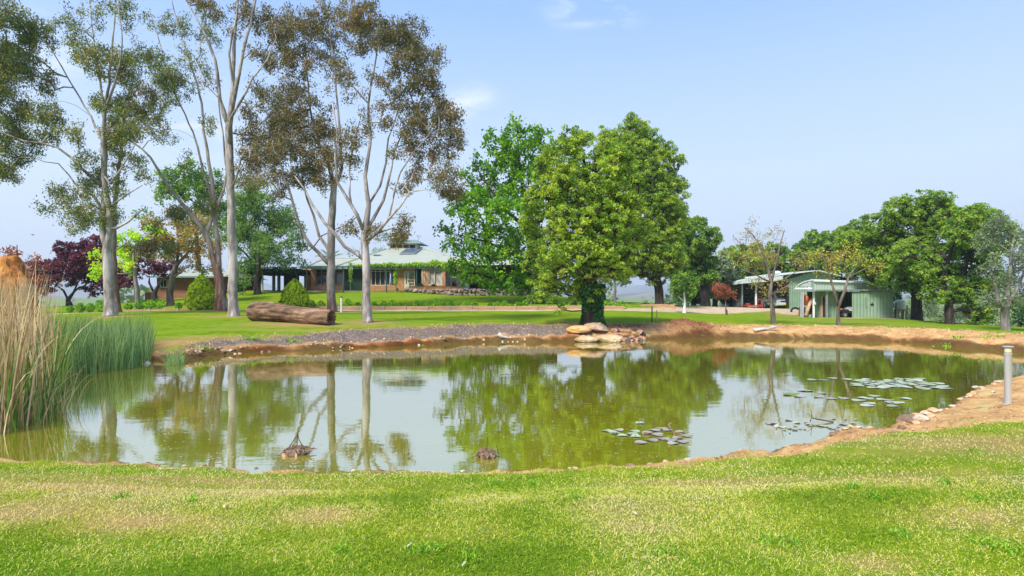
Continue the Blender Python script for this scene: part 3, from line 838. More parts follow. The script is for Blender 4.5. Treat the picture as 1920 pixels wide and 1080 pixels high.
# ---- the tall gums on the left
GG = 'tall gum trees on the left lawn'
tree('gum_tree', 'pale twin-stemmed gum tree, leftmost tall one, forking low behind the reeds', (207, 592), 32,
     [[(207, 592, 0, .27), (204, 540, 0, .25), (202, 500, 0, .24), (201, 470, 0, .23)],
      [(201, 470, 0, .23), (193, 440, 0, .16), (189, 420, .1, .15), (193, 350, .2, .12), (190, 290, .3, .10), (185, 200, .4, .07), (170, 110, .5, .045), (160, 40, .5, .03), (150, -60, .6, .02)],
      [(201, 470, 0, .23), (209, 430, -.1, .17), (207, 390, -.1, .15), (199, 330, -.2, .13), (200, 237, -.2, .10), (207, 178, -.2, .07), (215, 90, -.2, .05), (225, 0, -.3, .03), (230, -80, -.3, .02)],
      [(193, 350, .2, .12), (165, 320, -.4, .07), (130, 285, -.8, .055), (80, 276, -1.2, .04), (45, 262, -1.5, .03), (10, 220, -1.8, .02)],
      [(190, 400, .1, .12), (160, 362, .6, .06), (126, 350, 1.0, .05), (95, 318, 1.3, .04), (70, 295, 1.5, .03), (40, 290, 1.6, .02)],
      [(207, 436, 0, .12), (225, 428, -.3, .07), (255, 420, -.6, .055), (275, 406, -.8, .04), (292, 398, -1, .02)],
      [(200, 330, -.2, .11), (222, 350, -.7, .05), (249, 325, -1.0, .045), (270, 300, -1.2, .035), (285, 280, -1.3, .02)],
      [(205, 385, 0, .11), (230, 380, -.5, .045), (262, 368, -.9, .035), (292, 355, -1.1, .018)],
      [(190, 280, .3, .09), (150, 210, .8, .05), (110, 150, 1.1, .04), (70, 90, 1.3, .03), (40, 40, 1.4, .02)],
      [(204, 220, -.2, .08), (235, 150, -.7, .05), (250, 90, -.9, .035), (245, 20, -1, .025), (260, -60, -1, .015)]],
     [(22, 45, 50, 30, 1.5), (58, 62, 35, 28, 1.6), (12, 105, 35, 35, 1.5), (50, 110, 35, 25), (14, 160, 35, 32, 1.4), (65, 140, 28, 20), (18, 205, 35, 25, 1.3), (10, 262, 30, 25, 1.2), (5, 315, 25, 25, 1.3), (-30, 120, 40, 70), (-25, 260, 40, 60),
      (190, 108, 45, 28, 1.2), (235, 125, 32, 28, 1.2), (140, 60, 30, 25, .6), (100, 212, 26, 24, 1.5), (90, 240, 25, 15), (185, 190, 32, 22, .9), (225, 205, 26, 22, .9), (240, 250, 32, 28, 1.2), (205, 265, 25, 20), (152, 255, 26, 18, .8), (160, 300, 20, 18),
      (120, 360, 24, 20, 1.2), (145, 402, 28, 22, 1.2), (150, 430, 14, 10), (195, 395, 22, 28, 1.5), (165, 345, 24, 20), (180, 320, 20, 16), (100, 385, 12, 12), (215, 345, 14, 20), (230, 30, 40, 25, .5), (180, 20, 30, 25, .4), (270, 90, 25, 30, .5), (110, 30, 30, 20, .5), (262, 300, 18, 14, .7)],
     BK_GUM, F_GUMG, GG, leafL=.17, leafW=.05, nleaf=30, tipR=.42, dens=.85, hang=.5, trunk_r=.27, seed=11, twig=4, bow=.08)
tree('gum_tree', 'darker gum trunk half hidden behind the pale twin-stemmed one', (218, 585), 36,
     [[(218, 585, 0, .24), (214, 520, 0, .2), (212, 450, 0, .17), (216, 380, 0, .13), (225, 300, 0, .09), (232, 220, 0, .06)]],
     [(262, 462, 20, 12, 1.4), (248, 200, 28, 22), (255, 160, 22, 22, .7), (225, 240, 25, 20), (275, 455, 14, 16, 1.3), (235, 300, 22, 16, .8)], BK_RED, F_GUM, GG, leafL=.17, leafW=.05, trunk_r=.24, seed=12, twig=4, hang=.6)
tree('gum_tree', 'leaning gum with red shedding bark at its base, left of the straight pale trunk', (414, 582), 38.5,
     [[(414, 582, 0, .42), (413, 550, 0, .33), (409, 515, 0, .28)],
      [(409, 515, 0, .28), (398, 480, 0, .17), (386, 440, 0, .16), (364, 406, -.2, .13), (344, 380, -.4, .11), (318, 342, -.6, .09), (296, 300, -.8, .07), (268, 275, -1.0, .045), (240, 262, -1.2, .03)],
      [(386, 440, 0, .15), (392, 400, .4, .10), (385, 355, .6, .09), (367, 305, .7, .08), (355, 255, .8, .065), (332, 207, .9, .05), (302, 140, 1, .04), (280, 60, 1, .03), (262, 0, 1, .02)],
      [(409, 515, 0, .26), (405, 470, .3, .18), (400, 420, .3, .15), (392, 340, .4, .12), (378, 260, .4, .09), (372, 190, .4, .07), (352, 120, .4, .05), (330, 50, .4, .035), (310, -30, .4, .02)],
      [(400, 400, .3, .12), (412, 330, .8, .07), (407, 260, .9, .06), (398, 190, .9, .04), (392, 120, .9, .03)]],
     [(318, 142, 34, 28, 1.4), (366, 112, 32, 22, .7), (330, 38, 30, 24, .6), (295, 30, 26, 25, .5), (345, 165, 28, 20, 1), (290, 213, 24, 20, 1.1), (308, 250, 22, 18, .8), (325, 398, 22, 18, 1.8), (388, 386, 16, 14, 1.6), (312, 456, 15, 15, 1.8), (300, 180, 24, 20),
      (258, 228, 24, 22, 1), (395, 225, 14, 20, .8), (372, 60, 26, 25, .5), (270, 110, 22, 30, .6), (400, 30, 25, 25, .4), (275, 330, 20, 14, .6), (345, 300, 14, 14, .6), (300, 425, 14, 10, 1.2)],
     BK_RED, F_GUMG, GG, leafL=.18, leafW=.055, trunk_r=.38, seed=13, twig=4, hang=.5, nleaf=28, tipR=.45, dens=.7, bow=.08, flare=1.3)
tree('gum_tree', 'straightest and tallest pale gum trunk, left of the hollow log', (438, 592), 32,
     [[(438, 592, 0, .26), (437, 520, 0, .235), (435, 430, 0, .22), (433, 355, 0, .21), (430, 278, 0, .20), (428, 237, 0, .19)],
      [(428, 237, 0, .19), (416, 190, -.2, .10), (409, 118, -.3, .08), (392, 70, -.4, .06), (376, 40, -.5, .045), (340, -30, -.6, .03)],
      [(428, 237, 0, .19), (434, 178, .1, .12), (436, 89, .2, .09), (440, 0, .3, .06), (445, -80, .3, .03)],
      [(428, 237, 0, .17), (446, 170, -.3, .11), (466, 95, -.5, .08), (484, 35, -.6, .06), (495, -40, -.7, .04)],
      [(446, 170, -.3, .09), (440, 110, -.6, .06), (455, 50, -.8, .045), (462, -20, -.8, .03)],
      [(430, 265, 0, .14), (442, 228, -.6, .08), (468, 203, -1.0, .065), (490, 165, -1.2, .05), (520, 130, -1.3, .03), (535, 90, -1.3, .02)],
      [(434, 350, 0, .1), (448, 335, -.4, .05), (462, 305, -.6, .035), (470, 290, -.7, .02)],
      [(420, 200, -.1, .07), (398, 175, .5, .04), (372, 150, .8, .03), (350, 100, .9, .02)]],
     [(488, 35, 34, 26, .9), (520, 68, 28, 24, 1.1), (500, 112, 26, 22, 1.1), (455, 15, 24, 22, .6), (462, 208, 20, 18, .9), (472, 250, 26, 24, 1.2), (466, 298, 26, 24, 1.2), (480, 335, 22, 18, 1), (500, 275, 28, 22, 1.0), (515, 212, 28, 26, 1.2), (480, 165, 16, 12, .6),
      (410, 15, 28, 22, .5), (380, 10, 26, 20, .5), (440, 60, 16, 20, .4), (400, 150, 14, 14, .5), (530, 25, 28, 22, .7)],
     BK_GUM, F_GUM, GG, leafL=.17, leafW=.05, trunk_r=.26, seed=14, twig=4, hang=.5, nleaf=28, tipR=.42, dens=.9, bow=.08, flare=1.5)
tree('gum_tree', 'grey gum behind the end of the hollow log, its foot wound with dark bark strips', (623, 586), 41,
     [[(623, 586, 0, .33), (621, 540, 0, .28), (620, 498, 0, .27), (621, 438, 0, .26), (624, 379, 0, .24), (626, 350, 0, .2)],
      [(620, 505, 0, .2), (598, 474, -.2, .12), (577, 447, -.4, .12), (564, 420, -.5, .10), (554, 379, -.6, .09), (540, 335, -.7, .06), (528, 290, -.8, .04)],
      [(620, 480, 0, .2), (610, 462, .3, .11), (594, 440, .5, .10), (582, 400, .6, .08), (570, 370, .6, .07), (560, 330, .6, .05), (556, 280, .6, .03)],
      [(626, 350, 0, .18), (610, 300, .3, .12), (592, 262, .4, .09), (580, 215, .5, .07), (572, 150, .6, .05), (566, 80, .6, .03)],
      [(626, 350, 0, .18), (642, 318, -.2, .11), (640, 260, -.3, .09), (635, 190, -.3, .07), (628, 120, -.3, .05), (620, 50, -.3, .03)],
      [(564, 425, -.4, .06), (575, 470, .2, .05), (596, 440, .8, .045), (622, 425, 1.2, .04), (650, 408, 1.4, .03), (664, 395, 1.5, .02)],
      [(554, 385, -.6, .07), (536, 370, -.9, .05), (520, 345, -1.1, .035), (508, 320, -1.2, .02)]],
     [(566, 36, 34, 20), (607, 18, 34, 16), (578, 65, 32, 22), (548, 89, 28, 22), (625, 62, 28, 20, .8), (566, 118, 30, 24), (613, 110, 26, 20, .7), (536, 154, 28, 24), (640, 165, 22, 16, .6), (542, 201, 32, 26, 1.2), (578, 178, 24, 20, .8),
      (520, 240, 26, 22, 1.1), (566, 237, 34, 26, 1.2), (607, 237, 26, 22), (540, 278, 34, 26, 1.3), (595, 290, 34, 24, 1.2), (578, 325, 28, 20, 1), (542, 326, 26, 20), (610, 344, 20, 16, .9), (505, 300, 22, 20, 1.1), (520, 350, 20, 14, .8), (631, 300, 24, 18, .9),
      (500, 180, 20, 18, .8), (600, 210, 22, 14, .6), (635, 330, 14, 12, .8)],
     BK_GUM2, F_GUM, GG, leafL=.2, leafW=.065, trunk_r=.32, seed=15, twig=4, hang=.4, nleaf=26, tipR=.5, dens=1.05, bow=.08, flare=1.4)
tree('gum_tree', 'pale gum nearest the house door with blotched grey patches and a wide left limb', (690, 603), 27,
     [[(690, 603, 0, .215), (687, 560, 0, .185), (686, 520, 0, .18), (686, 490, 0, .18), (684, 455, 0, .175), (684, 438, 0, .17)],
      [(686, 492, 0, .15), (672, 478, -.1, .085), (650, 462, -.2, .08), (630, 438, -.3, .075), (613, 421, -.3, .07), (592, 385, -.4, .06), (577, 358, -.5, .045), (560, 335, -.5, .03)],
      [(686, 465, 0, .15), (706, 440, -.2, .085), (732, 412, -.4, .07), (755, 390, -.5, .05), (772, 366, -.6, .035), (800, 361, -.7, .02), (828, 358, -.8, .012)],
      [(732, 412, -.4, .06), (742, 380, -.6, .045), (755, 330, -.8, .035), (779, 296, -.9, .03), (812, 262, -1, .02)],
      [(684, 440, 0, .16), (700, 405, .2, .08), (715, 375, .3, .07), (727, 335, .4, .055), (735, 285, .4, .04), (755, 230, .5, .03)],
      [(684, 440, 0, .17), (690, 385, 0, .11), (686, 330, 0, .09), (694, 270, 0, .07), (690, 195, 0, .055), (700, 130, .1, .04), (710, 60, .1, .025)],
      [(684, 438, 0, .15), (672, 405, -.3, .09), (661, 385, -.4, .08), (640, 345, -.5, .06), (636, 300, -.6, .05), (640, 261, -.6, .04), (630, 200, -.6, .03)],
      [(690, 385, 0, .09), (707, 345, .5, .055), (718, 300, .7, .05), (722, 250, .8, .04), (740, 190, .9, .03), (760, 130, 1, .02)],
      [(661, 385, -.4, .06), (652, 340, .3, .045), (655, 280, .5, .035), (668, 220, .6, .025)]],
     [(655, 24, 32, 22), (696, 30, 34, 26), (732, 47, 34, 26), (767, 59, 28, 28), (678, 68, 28, 24, .8), (720, 83, 28, 24, .9), (779, 95, 28, 24), (808, 118, 24, 22), (755, 124, 34, 26), (791, 154, 28, 22), (815, 166, 18, 16), (708, 142, 22, 18, .7), (755, 166, 24, 18, .8),
      (732, 190, 22, 16, .7), (779, 201, 28, 20), (826, 207, 28, 24), (850, 231, 20, 28), (803, 237, 32, 26), (838, 261, 26, 22), (755, 237, 28, 18, .8), (684, 213, 18, 14, .5), (667, 237, 22, 16, .7), (708, 237, 18, 14, .6), (779, 272, 28, 20), (815, 284, 18, 14), (749, 284, 22, 14, .6),
      (650, 267, 22, 20, .9), (665, 300, 18, 14, .6), (785, 314, 20, 16, .8), (761, 350, 12, 12, 1), (775, 335, 14, 12, .8), (755, 409, 9, 14, 1.6), (744, 438, 13, 17, 1.7), (702, 433, 9, 13, 1.6), (649, 424, 6, 11, 1.6), (664, 416, 5, 7, 1.5), (838, 332, 26, 18, 1.2), (852, 352, 20, 18, 1.2), (826, 350, 14, 13, 1.1),
      (640, 120, 26, 22, .7), (660, 165, 20, 16, .5)],
     BK_GUM, F_GUM, GG, leafL=.15, leafW=.045, trunk_r=.205, seed=16, twig=4, hang=.45, nleaf=28, tipR=.36, dens=1.0, bow=.08, flare=1.35)

# ---- middle trees
def ivy(root, fix, b0):
    c = []
    for _ in range(3800):
        a = rng.random() * 2 * pi; z = .1 + 1.9 * rng.random() ** .8
        if z < .75 and (-.9 < (a - 4.2) < .5): continue       # bare dark bark shows low on the left
        r = .40 + .26 * math.exp(-z / .25) + .10 * rng.random() + .1 * (z > 1.3)
        c.append(b0 + np.array([cos(a) * r, sin(a) * r, z]))
    c = np.array(c)
    fast_mesh('ivy', leaves(c, .13, .1), 4, F_IVY, root)
tree('spreading_tree', 'large mid green tree with ivy round its dark trunk, in front by the sandstone boulders', (1111, 612), 27.8,
     [[(1111, 612, 0, .38), (1109, 585, 0, .37), (1108, 555, 0, .36), (1106, 520, 0, .34)],
      [(1106, 520, 0, .3), (1080, 470, .2, .16), (1050, 410, .3, .1), (1030, 350, .3, .06)], [(1106, 520, 0, .3), (1112, 450, 0, .2), (1105, 370, 0, .12), (1095, 300, 0, .06)],
      [(1106, 520, 0, .3), (1140, 460, -.2, .15), (1165, 400, -.3, .08)], [(1108, 530, 0, .2), (1070, 500, -.6, .1), (1020, 480, -1, .05)], [(1108, 530, 0, .2), (1150, 500, -.5, .1), (1180, 470, -.8, .05)]],
     [(1060, 305, 45, 38), (1100, 292, 40, 36), (1140, 322, 45, 40), (1035, 350, 42, 36), (1085, 345, 50, 40), (1003, 402, 24, 22), (1090, 385, 60, 46), (1150, 395, 48, 42), (1030, 430, 46, 42), (1100, 455, 60, 42), (1165, 450, 40, 40), (1012, 490, 30, 34), (1060, 505, 50, 36),
      (1125, 515, 50, 32), (1020, 530, 26, 20), (1042, 548, 22, 14), (1110, 545, 34, 20), (1160, 500, 30, 26), (1076, 268, 18, 13), (1062, 262, 16, 14), (1010, 370, 20, 18), (1175, 360, 25, 30), (1195, 420, 18, 30), (1142, 280, 20, 20, .6), (1035, 480, 36, 40), (1070, 430, 50, 40, 1, -1.5), (1120, 430, 50, 40, 1, -1.5), (1080, 490, 50, 34, 1, -1.6), (1140, 480, 40, 34, 1, -1.3), (1015, 560, 14, 14), (1120, 350, 50, 34, 1, -1.2), (1060, 370, 46, 34, 1, -1.2), (1050, 575, 10, 8, .8), (1092, 560, 24, 14), (1070, 250, 7, 12), (1082, 262, 9, 9), (1048, 276, 8, 8), (1102, 262, 8, 10), (1018, 318, 10, 8), (990, 385, 12, 10), (982, 412, 10, 8)],
     BK_DARK, F_BIG, cat='tree', leafL=.15, leafW=.07, trunk_r=.38, seed=21, twig=3, hang=0, nleaf=27, tipR=.34, dens=.62, bow=.05, depth=1.0, cup=.55, shellb=.5, extra=ivy, flare=1.5, tip_r=.014)
tree('spreading_tree', 'tall green tree rising behind the ivy-trunked one, with thin bare twigs on its right shoulder', (1236, 569), 57.5,
     [[(1236, 569, 0, .42), (1236, 545, 0, .42), (1230, 520, 0, .4)], [(1230, 530, 0, .24), (1213, 515, 0, .22), (1196, 500, 0, .2), (1170, 470, 0, .1)], [(1230, 520, 0, .32), (1215, 420, 0, .2), (1200, 330, 0, .11), (1185, 270, 0, .08)], [(1230, 520, 0, .26), (1245, 440, 0, .14), (1250, 380, 0, .09), (1258, 335, 0, .07)]],
     [(1182, 250, 28, 16, .9), (1210, 265, 26, 20), (1150, 272, 26, 22), (1132, 258, 12, 9, .8), (1172, 290, 40, 26), (1225, 300, 30, 26), (1200, 335, 45, 36), (1248, 360, 28, 26, .8), (1240, 400, 34, 30), (1205, 400, 45, 40), (1246, 440, 30, 26), (1215, 460, 40, 34), (1235, 490, 34, 24), (1195, 500, 30, 20, .8), (1262, 322, 14, 6, .8),
      (1272, 352, 10, 8), (1276, 385, 10, 12), (1255, 500, 20, 20), (1235, 525, 18, 12, .8), (1182, 232, 10, 8, .8), (1170, 520, 16, 12), (1190, 440, 40, 30), (1225, 380, 40, 30), (1165, 310, 36, 30), (1165, 360, 36, 36), (1195, 290, 36, 26), (1235, 340, 36, 24), (1255, 420, 26, 30), (1225, 500, 36, 20), (1180, 480, 36, 30), (1262, 470, 18, 24), (1180, 230, 8, 9), (1238, 280, 22, 20), (1256, 305, 20, 14), (1264, 345, 20, 18), (1275, 395, 12, 20), (1150, 285, 26, 22), (1196, 238, 7, 10), (1208, 246, 6, 12), (1226, 262, 9, 9), (1240, 285, 8, 8), (1268, 318, 9, 5), (1282, 372, 6, 6), (1150, 256, 8, 12), (1128, 250, 7, 9), (1274, 345, 9, 5)],
     BK_DARK, F_BIG, cat='tree', leafL=.23, leafW=.11, trunk_r=.42, seed=22, twig=3, nleaf=26, tipR=.56, dens=.9, cup=.6, shellb=.4, flare=1.2, tip_r=.03)
tree('round_tree', 'dense dark green tree right of the tall pair, above the driveway', (1322, 574), 70,
     [[(1322, 574, 0, .6), (1322, 550, 0, .5), (1310, 500, 0, .3), (1300, 450, 0, .1)]],
     [(1288, 436, 22, 22), (1305, 450, 28, 30), (1285, 475, 26, 30), (1318, 480, 22, 30), (1300, 500, 34, 28), (1322, 520, 18, 16), (1278, 510, 18, 18), (1330, 500, 12, 20)],
     BK_DARK, F_BACK, cat='tree', leafL=.4, leafW=.18, trunk_r=.6, seed=23, nleaf=40, tipR=.85, dens=1.1, cup=.6, shellb=.5, flare=1.2, tip_r=.03)
tree('maple_tree', 'vivid green tree overhanging the end of the house and stone wall', (1009, 568), 50,
     [[(1009, 568, 0, .5), (1006, 540, 0, .42), (1000, 500, 0, .36), (990, 430, 0, .28), (980, 350, 0, .18), (972, 280, 0, .09), (970, 235, 0, .05)], [(1000, 500, 0, .25), (950, 470, 0, .15), (900, 450, 0, .09), (860, 440, 0, .05)], [(990, 430, 0, .2), (945, 390, 0, .12), (910, 340, 0, .07), (890, 310, 0, .05)],
      [(985, 400, 0, .2), (1020, 340, 0, .1), (1030, 280, 0, .05)], [(1000, 500, 0, .2), (930, 500, -.5, .1), (880, 500, -1, .06)]],
     [(960, 238, 16, 14, .8), (990, 250, 30, 16), (1015, 262, 22, 18), (930, 268, 28, 20), (962, 275, 32, 24), (1000, 292, 36, 26), (915, 300, 34, 24), (950, 315, 36, 26), (1030, 300, 16, 24), (990, 335, 40, 28), (893, 335, 28, 20), (925, 355, 40, 26), (975, 375, 42, 28), (880, 375, 32, 24), (912, 400, 42, 26), (862, 405, 22, 18),
      (960, 415, 44, 28), (850, 436, 24, 12), (890, 440, 38, 22), (940, 455, 42, 26), (868, 468, 30, 14), (985, 460, 36, 28), (905, 482, 40, 20), (870, 500, 26, 18), (955, 495, 42, 24), (900, 520, 30, 18), (880, 525, 14, 10), (1000, 500, 26, 30), (960, 528, 32, 18), (1005, 540, 20, 20), (925, 535, 20, 10, .7)],
     BK_DARK, F_MAPLE, cat='tree', leafL=.25, leafW=.20, trunk_r=.48, seed=24, twig=3, nleaf=17, tipR=.6, dens=.62, shellb=.3, flare=1.3, tip_r=.018, hang=.1)
tree('young_tree', 'small leafy sapling with white-painted trunk beside the gravel driveway', (1283, 588), 50,
     [[(1283, 588, 0, .085), (1284, 566, 0, .075), (1284, 552, 0, .07), (1284, 530, 0, .05)]],
     [(1284, 540, 18, 16, 1.2), (1276, 525, 16, 14), (1292, 530, 16, 14), (1284, 556, 12, 6), (1296, 548, 10, 8)], finish(*new_mat('whitewash')[:2], (.78, .77, .74), .8), F_BACK, cat='tree', leafL=.2, leafW=.12, trunk_r=.1, seed=25, nleaf=22, tipR=.38, flare=2.0, tip_r=.01)
tree('young_tree', 'small pale-trunked tree among bright shrubs at the right end of the edging', (1153, 566), 56,
     [[(1153, 566, 0, .14), (1153, 540, 0, .12), (1152, 510, 0, .08)]], [(1150, 505, 20, 14), (1160, 520, 10, 8, .6)], BK_GREY, F_BIG, cat='tree', leafL=.26, leafW=.13, trunk_r=.14, seed=26, nleaf=22, tipR=.5)
tree('young_tree', 'small red-leaved sapling on the lawn left of the sheds', (1361, 590), 46,
     [[(1360.5, 590, 0, .05), (1360, 565, 0, .045), (1359, 545, 0, .035)]], [(1355, 545, 16, 9), (1345, 540, 8, 6), (1366, 550, 10, 6), (1356, 552, 12, 5)], BK_GREY, F_RED, cat='tree', leafL=.14, leafW=.08, trunk_r=.055, seed=27, nleaf=14, tipR=.3, tip_r=.008, flare=1.2)
tree('young_tree', 'bushy sapling under the low hanging leaves right of the maple trunk', (996, 570), 49,
     [[(996, 570, 0, .06), (997, 555, 0, .05), (998, 545, 0, .04)]], [(1000, 552, 9, 7), (1006, 545, 8, 6)], BK_GREY, F_GREY, cat='tree', leafL=.16, leafW=.08, trunk_r=.06, seed=28, nleaf=14, tipR=.3, tip_r=.008)

# ---- the two thin trees in front of the sheds
tree('sparse_tree', 'nearly bare tree with rusty and golden leaves, standing in front of the open shed', (1450, 608), 31.5,
     [[(1449, 608, 0, .125), (1449, 580, 0, .115), (1444, 555, 0, .11), (1446, 530, 0, .10)],
      [(1446, 530, 0, .11), (1441, 505, 0, .075), (1434, 485, 0, .06), (1428, 460, .1, .04), (1415, 440, .2, .03), (1400, 425, .3, .02)], [(1446, 530, 0, .1), (1452, 505, 0, .065), (1457, 480, -.1, .05), (1462, 450, -.2, .03), (1468, 432, -.2, .02)],
      [(1446, 535, 0, .08), (1425, 524, -.3, .045), (1410, 515, -.5, .035), (1385, 508, -.7, .02)], [(1447, 540, 0, .07), (1470, 525, .3, .04), (1495, 512, .5, .025), (1515, 500, .6, .015)], [(1447, 545, 0, .05), (1475, 533, -.4, .03), (1492, 529, -.5, .02)],
      [(1430, 470, 0, .04), (1405, 462, .6, .025), (1385, 440, .8, .015)]],
     [(1396, 424, 20, 9, .8), (1418, 436, 20, 12, .8), (1450, 440, 20, 12, .7), (1462, 455, 14, 14, .7), (1432, 470, 26, 14, 1.4), (1448, 488, 26, 14, 1.3), (1400, 488, 24, 14, .7), (1480, 488, 22, 14, .7), (1428, 532, 20, 8, 2.2), (1462, 536, 18, 7, 1.8), (1395, 508, 22, 10, .6), (1500, 500, 20, 10, .5), (1440, 548, 12, 8, 1.5), (1380, 470, 14, 14, .4)],
     BK_BROWN, F_RUST, cat='tree', leafL=.11, leafW=.055, trunk_r=.125, seed=31, twig=5, nleaf=11, tipR=.38, dens=.75, tip_r=.007, flare=1.3, bow=.1)
tree('sparse_tree', 'thin forked tree with yellow leaves, standing in front of the low green shed', (1572, 610), 31,
     [[(1572, 610, 0, .095), (1571, 590, 0, .09), (1571, 575, 0, .085)], [(1571, 576, 0, .075), (1564, 548, 0, .07), (1557, 520, 0, .055), (1547, 495, 0, .04), (1538, 472, 0, .025)], [(1571, 576, 0, .075), (1584, 545, 0, .07), (1591, 520, 0, .055), (1605, 500, 0, .04), (1625, 482, 0, .02)],
      [(1588, 530, 0, .05), (1588, 495, .3, .035), (1588, 465, .4, .02)], [(1559, 528, 0, .04), (1570, 495, -.3, .03), (1570, 470, -.4, .02)], [(1592, 518, 0, .04), (1612, 505, -.4, .025), (1638, 495, -.5, .012)]],
     [(1538, 478, 14, 10, 1.2), (1555, 484, 18, 10, 1.3), (1575, 478, 16, 10, 1.6), (1590, 466, 10, 8, 1.6), (1598, 486, 18, 10, 1), (1618, 480, 12, 8, 1.2), (1628, 502, 14, 8, .6), (1550, 505, 16, 8, .6), (1528, 490, 10, 10, .8), (1562, 500, 14, 8, .8), (1640, 500, 6, 6, .6)],
     BK_BROWN, F_GOLD, cat='tree', leafL=.11, leafW=.055, trunk_r=.095, seed=32, twig=5, nleaf=13, tipR=.36, dens=.8, tip_r=.007, flare=1.3, bow=.1)

# ---- big trees on the right
GR = 'big shade trees right of the sheds'
tree('shade_tree', 'highest domed shade tree, its forked dark trunk just right of the low green shed', (1719, 600), 51.5,
     [[(1719, 600, 0, .44), (1719, 580, 0, .42), (1718, 560, 0, .4)], [(1718, 562, 0, .3), (1706, 535, 0, .2), (1700, 500, 0, .15), (1690, 450, 0, .08)], [(1718, 562, 0, .3), (1728, 530, 0, .2), (1735, 480, 0, .2), (1735, 420, 0, .1)]],
     [(1727, 388, 42, 20), (1690, 402, 38, 22), (1762, 398, 34, 22), (1655, 432, 36, 24), (1720, 425, 50, 30), (1760, 440, 40, 36), (1625, 462, 34, 22), (1675, 462, 46, 32), (1725, 475, 50, 34), (1640, 490, 36, 22), (1690, 510, 44, 28), (1735, 520, 44, 26), (1650, 515, 26, 16), (1700, 535, 20, 14, .7), (1604, 452, 20, 14)],
     BK_DARK, F_RIGHT, GR, leafL=.25, leafW=.12, trunk_r=.44, seed=41, nleaf=24, tipR=.54, dens=1.05, cup=.6, shellb=.6, tip_r=.03, flare=1.25)
tree('shade_tree', 'lighter green shade tree with a low hanging bough, second from the right', (1781, 608), 45,
     [[(1781, 608, 0, .3), (1779, 585, 0, .29), (1778, 570, 0, .28)], [(1778, 570, 0, .3), (1770, 545, 0, .2), (1775, 500, 0, .15), (1790, 450, 0, .08)], [(1778, 570, 0, .28), (1800, 530, 0, .2), (1820, 470, 0, .1)]],
     [(1800, 412, 36, 18), (1832, 408, 28, 18), (1848, 432, 24, 26), (1785, 438, 42, 26), (1822, 452, 40, 32), (1765, 475, 40, 30), (1805, 492, 44, 32), (1848, 475, 26, 32), (1765, 515, 34, 24), (1835, 520, 34, 28), (1775, 550, 32, 16), (1795, 545, 26, 20), (1762, 562, 14, 8), (1840, 555, 28, 22), (1830, 585, 20, 18), (1845, 600, 16, 10, .8)],
     BK_DARK, F_RIGHT, GR, leafL=.23, leafW=.11, trunk_r=.3, seed=42, nleaf=24, tipR=.48, dens=1.05, cup=.6, shellb=.6, tip_r=.028, flare=1.25)
tree('shade_tree', 'greyer half-bare tree at the right edge of the photo with pale twigs', (1885, 622), 36.5,
     [[(1885, 622, 0, .24), (1884, 600, 0, .23), (1884, 585, 0, .22)], [(1884, 585, 0, .2), (1872, 565, 0, .14), (1865, 530, 0, .09), (1855, 500, 0, .05)], [(1884, 585, 0, .2), (1888, 550, 0, .14), (1895, 500, 0, .1), (1900, 450, 0, .05)], [(1886, 575, 0, .14), (1905, 540, 0, .1), (1930, 500, 0, .05)]],
     [(1885, 425, 22, 18, .9), (1905, 440, 20, 22, .8), (1870, 455, 20, 24, .7), (1900, 480, 30, 26, .6), (1860, 500, 20, 22, .6), (1915, 520, 24, 26, .8), (1880, 530, 22, 16, .6), (1866, 560, 20, 10, 1.3), (1878, 572, 14, 8, 1.3), (1935, 470, 30, 40, .8), (1925, 560, 18, 16, .8), (1900, 565, 12, 8)],
     BK_GREY, F_GREY, GR, leafL=.17, leafW=.08, trunk_r=.24, seed=43, nleaf=16, tipR=.45, dens=1.3, twig=4, tip_r=.013, flare=1.3)
for k_, (px, py, d, bl, lab, fmm) in enumerate([
    (1520, 578, 92, [(1520, 462, 26, 16), (1500, 478, 26, 16), (1540, 470, 26, 20), (1520, 495, 34, 22), (1490, 500, 20, 18)], 'mid green background tree rising behind the ridge of the open shed', F_BACK),
    (1580, 580, 88, [(1575, 452, 26, 18), (1600, 448, 26, 20), (1560, 475, 30, 20), (1600, 480, 34, 26), (1580, 505, 34, 22), (1625, 500, 26, 22)], 'background tree just left of the highest domed tree', F_RIGHT),
    (1455, 580, 95, [(1455, 480, 20, 16), (1440, 495, 26, 18), (1470, 500, 26, 18), (1450, 520, 30, 18)], 'background tree directly behind the nearly bare golden tree', F_BACK),
    (1400, 578, 90, [(1385, 478, 20, 12), (1405, 486, 22, 16), (1380, 500, 26, 18), (1410, 510, 26, 20), (1365, 490, 14, 14), (1395, 535, 26, 20)], 'yellowish green background tree behind the left end of the open shed', F_BIG),
    (1372, 579, 78, [(1378, 528, 20, 22), (1372, 552, 20, 18), (1388, 560, 12, 14), (1362, 540, 14, 18)], 'dark shrubby tree at the left corner of the open shed', F_DARK),
    (1340, 577, 76, [(1345, 505, 20, 18), (1352, 525, 20, 20), (1338, 535, 16, 20), (1358, 548, 16, 14), (1340, 555, 14, 12)], 'pale grey-green willowy tree behind the red sapling', F_GREY),
    (1650, 585, 75, [(1655, 545, 20, 14), (1660, 560, 16, 14), (1640, 540, 18, 12)], 'dark low tree behind the right end of the low green shed', F_DARK),
    (1300, 574, 78, [(1300, 545, 16, 14), (1310, 555, 18, 10), (1275, 550, 10, 10)], 'small dark tree behind the white-trunked sapling', F_DARK)]):
    tree('background_tree', lab, (px, py), d, [[(px, py, 0, .35), (px, py - 25, 0, .3), (px, py - 50, 0, .22)]], bl, BK_DARK, fmm, 'trees behind the sheds', leafL=.5, leafW=.24, trunk_r=.35, seed=50 + k_, nleaf=34, tipR=1.0, dens=1.2, cup=.6, shellb=.4, tip_r=.035, twig=2)

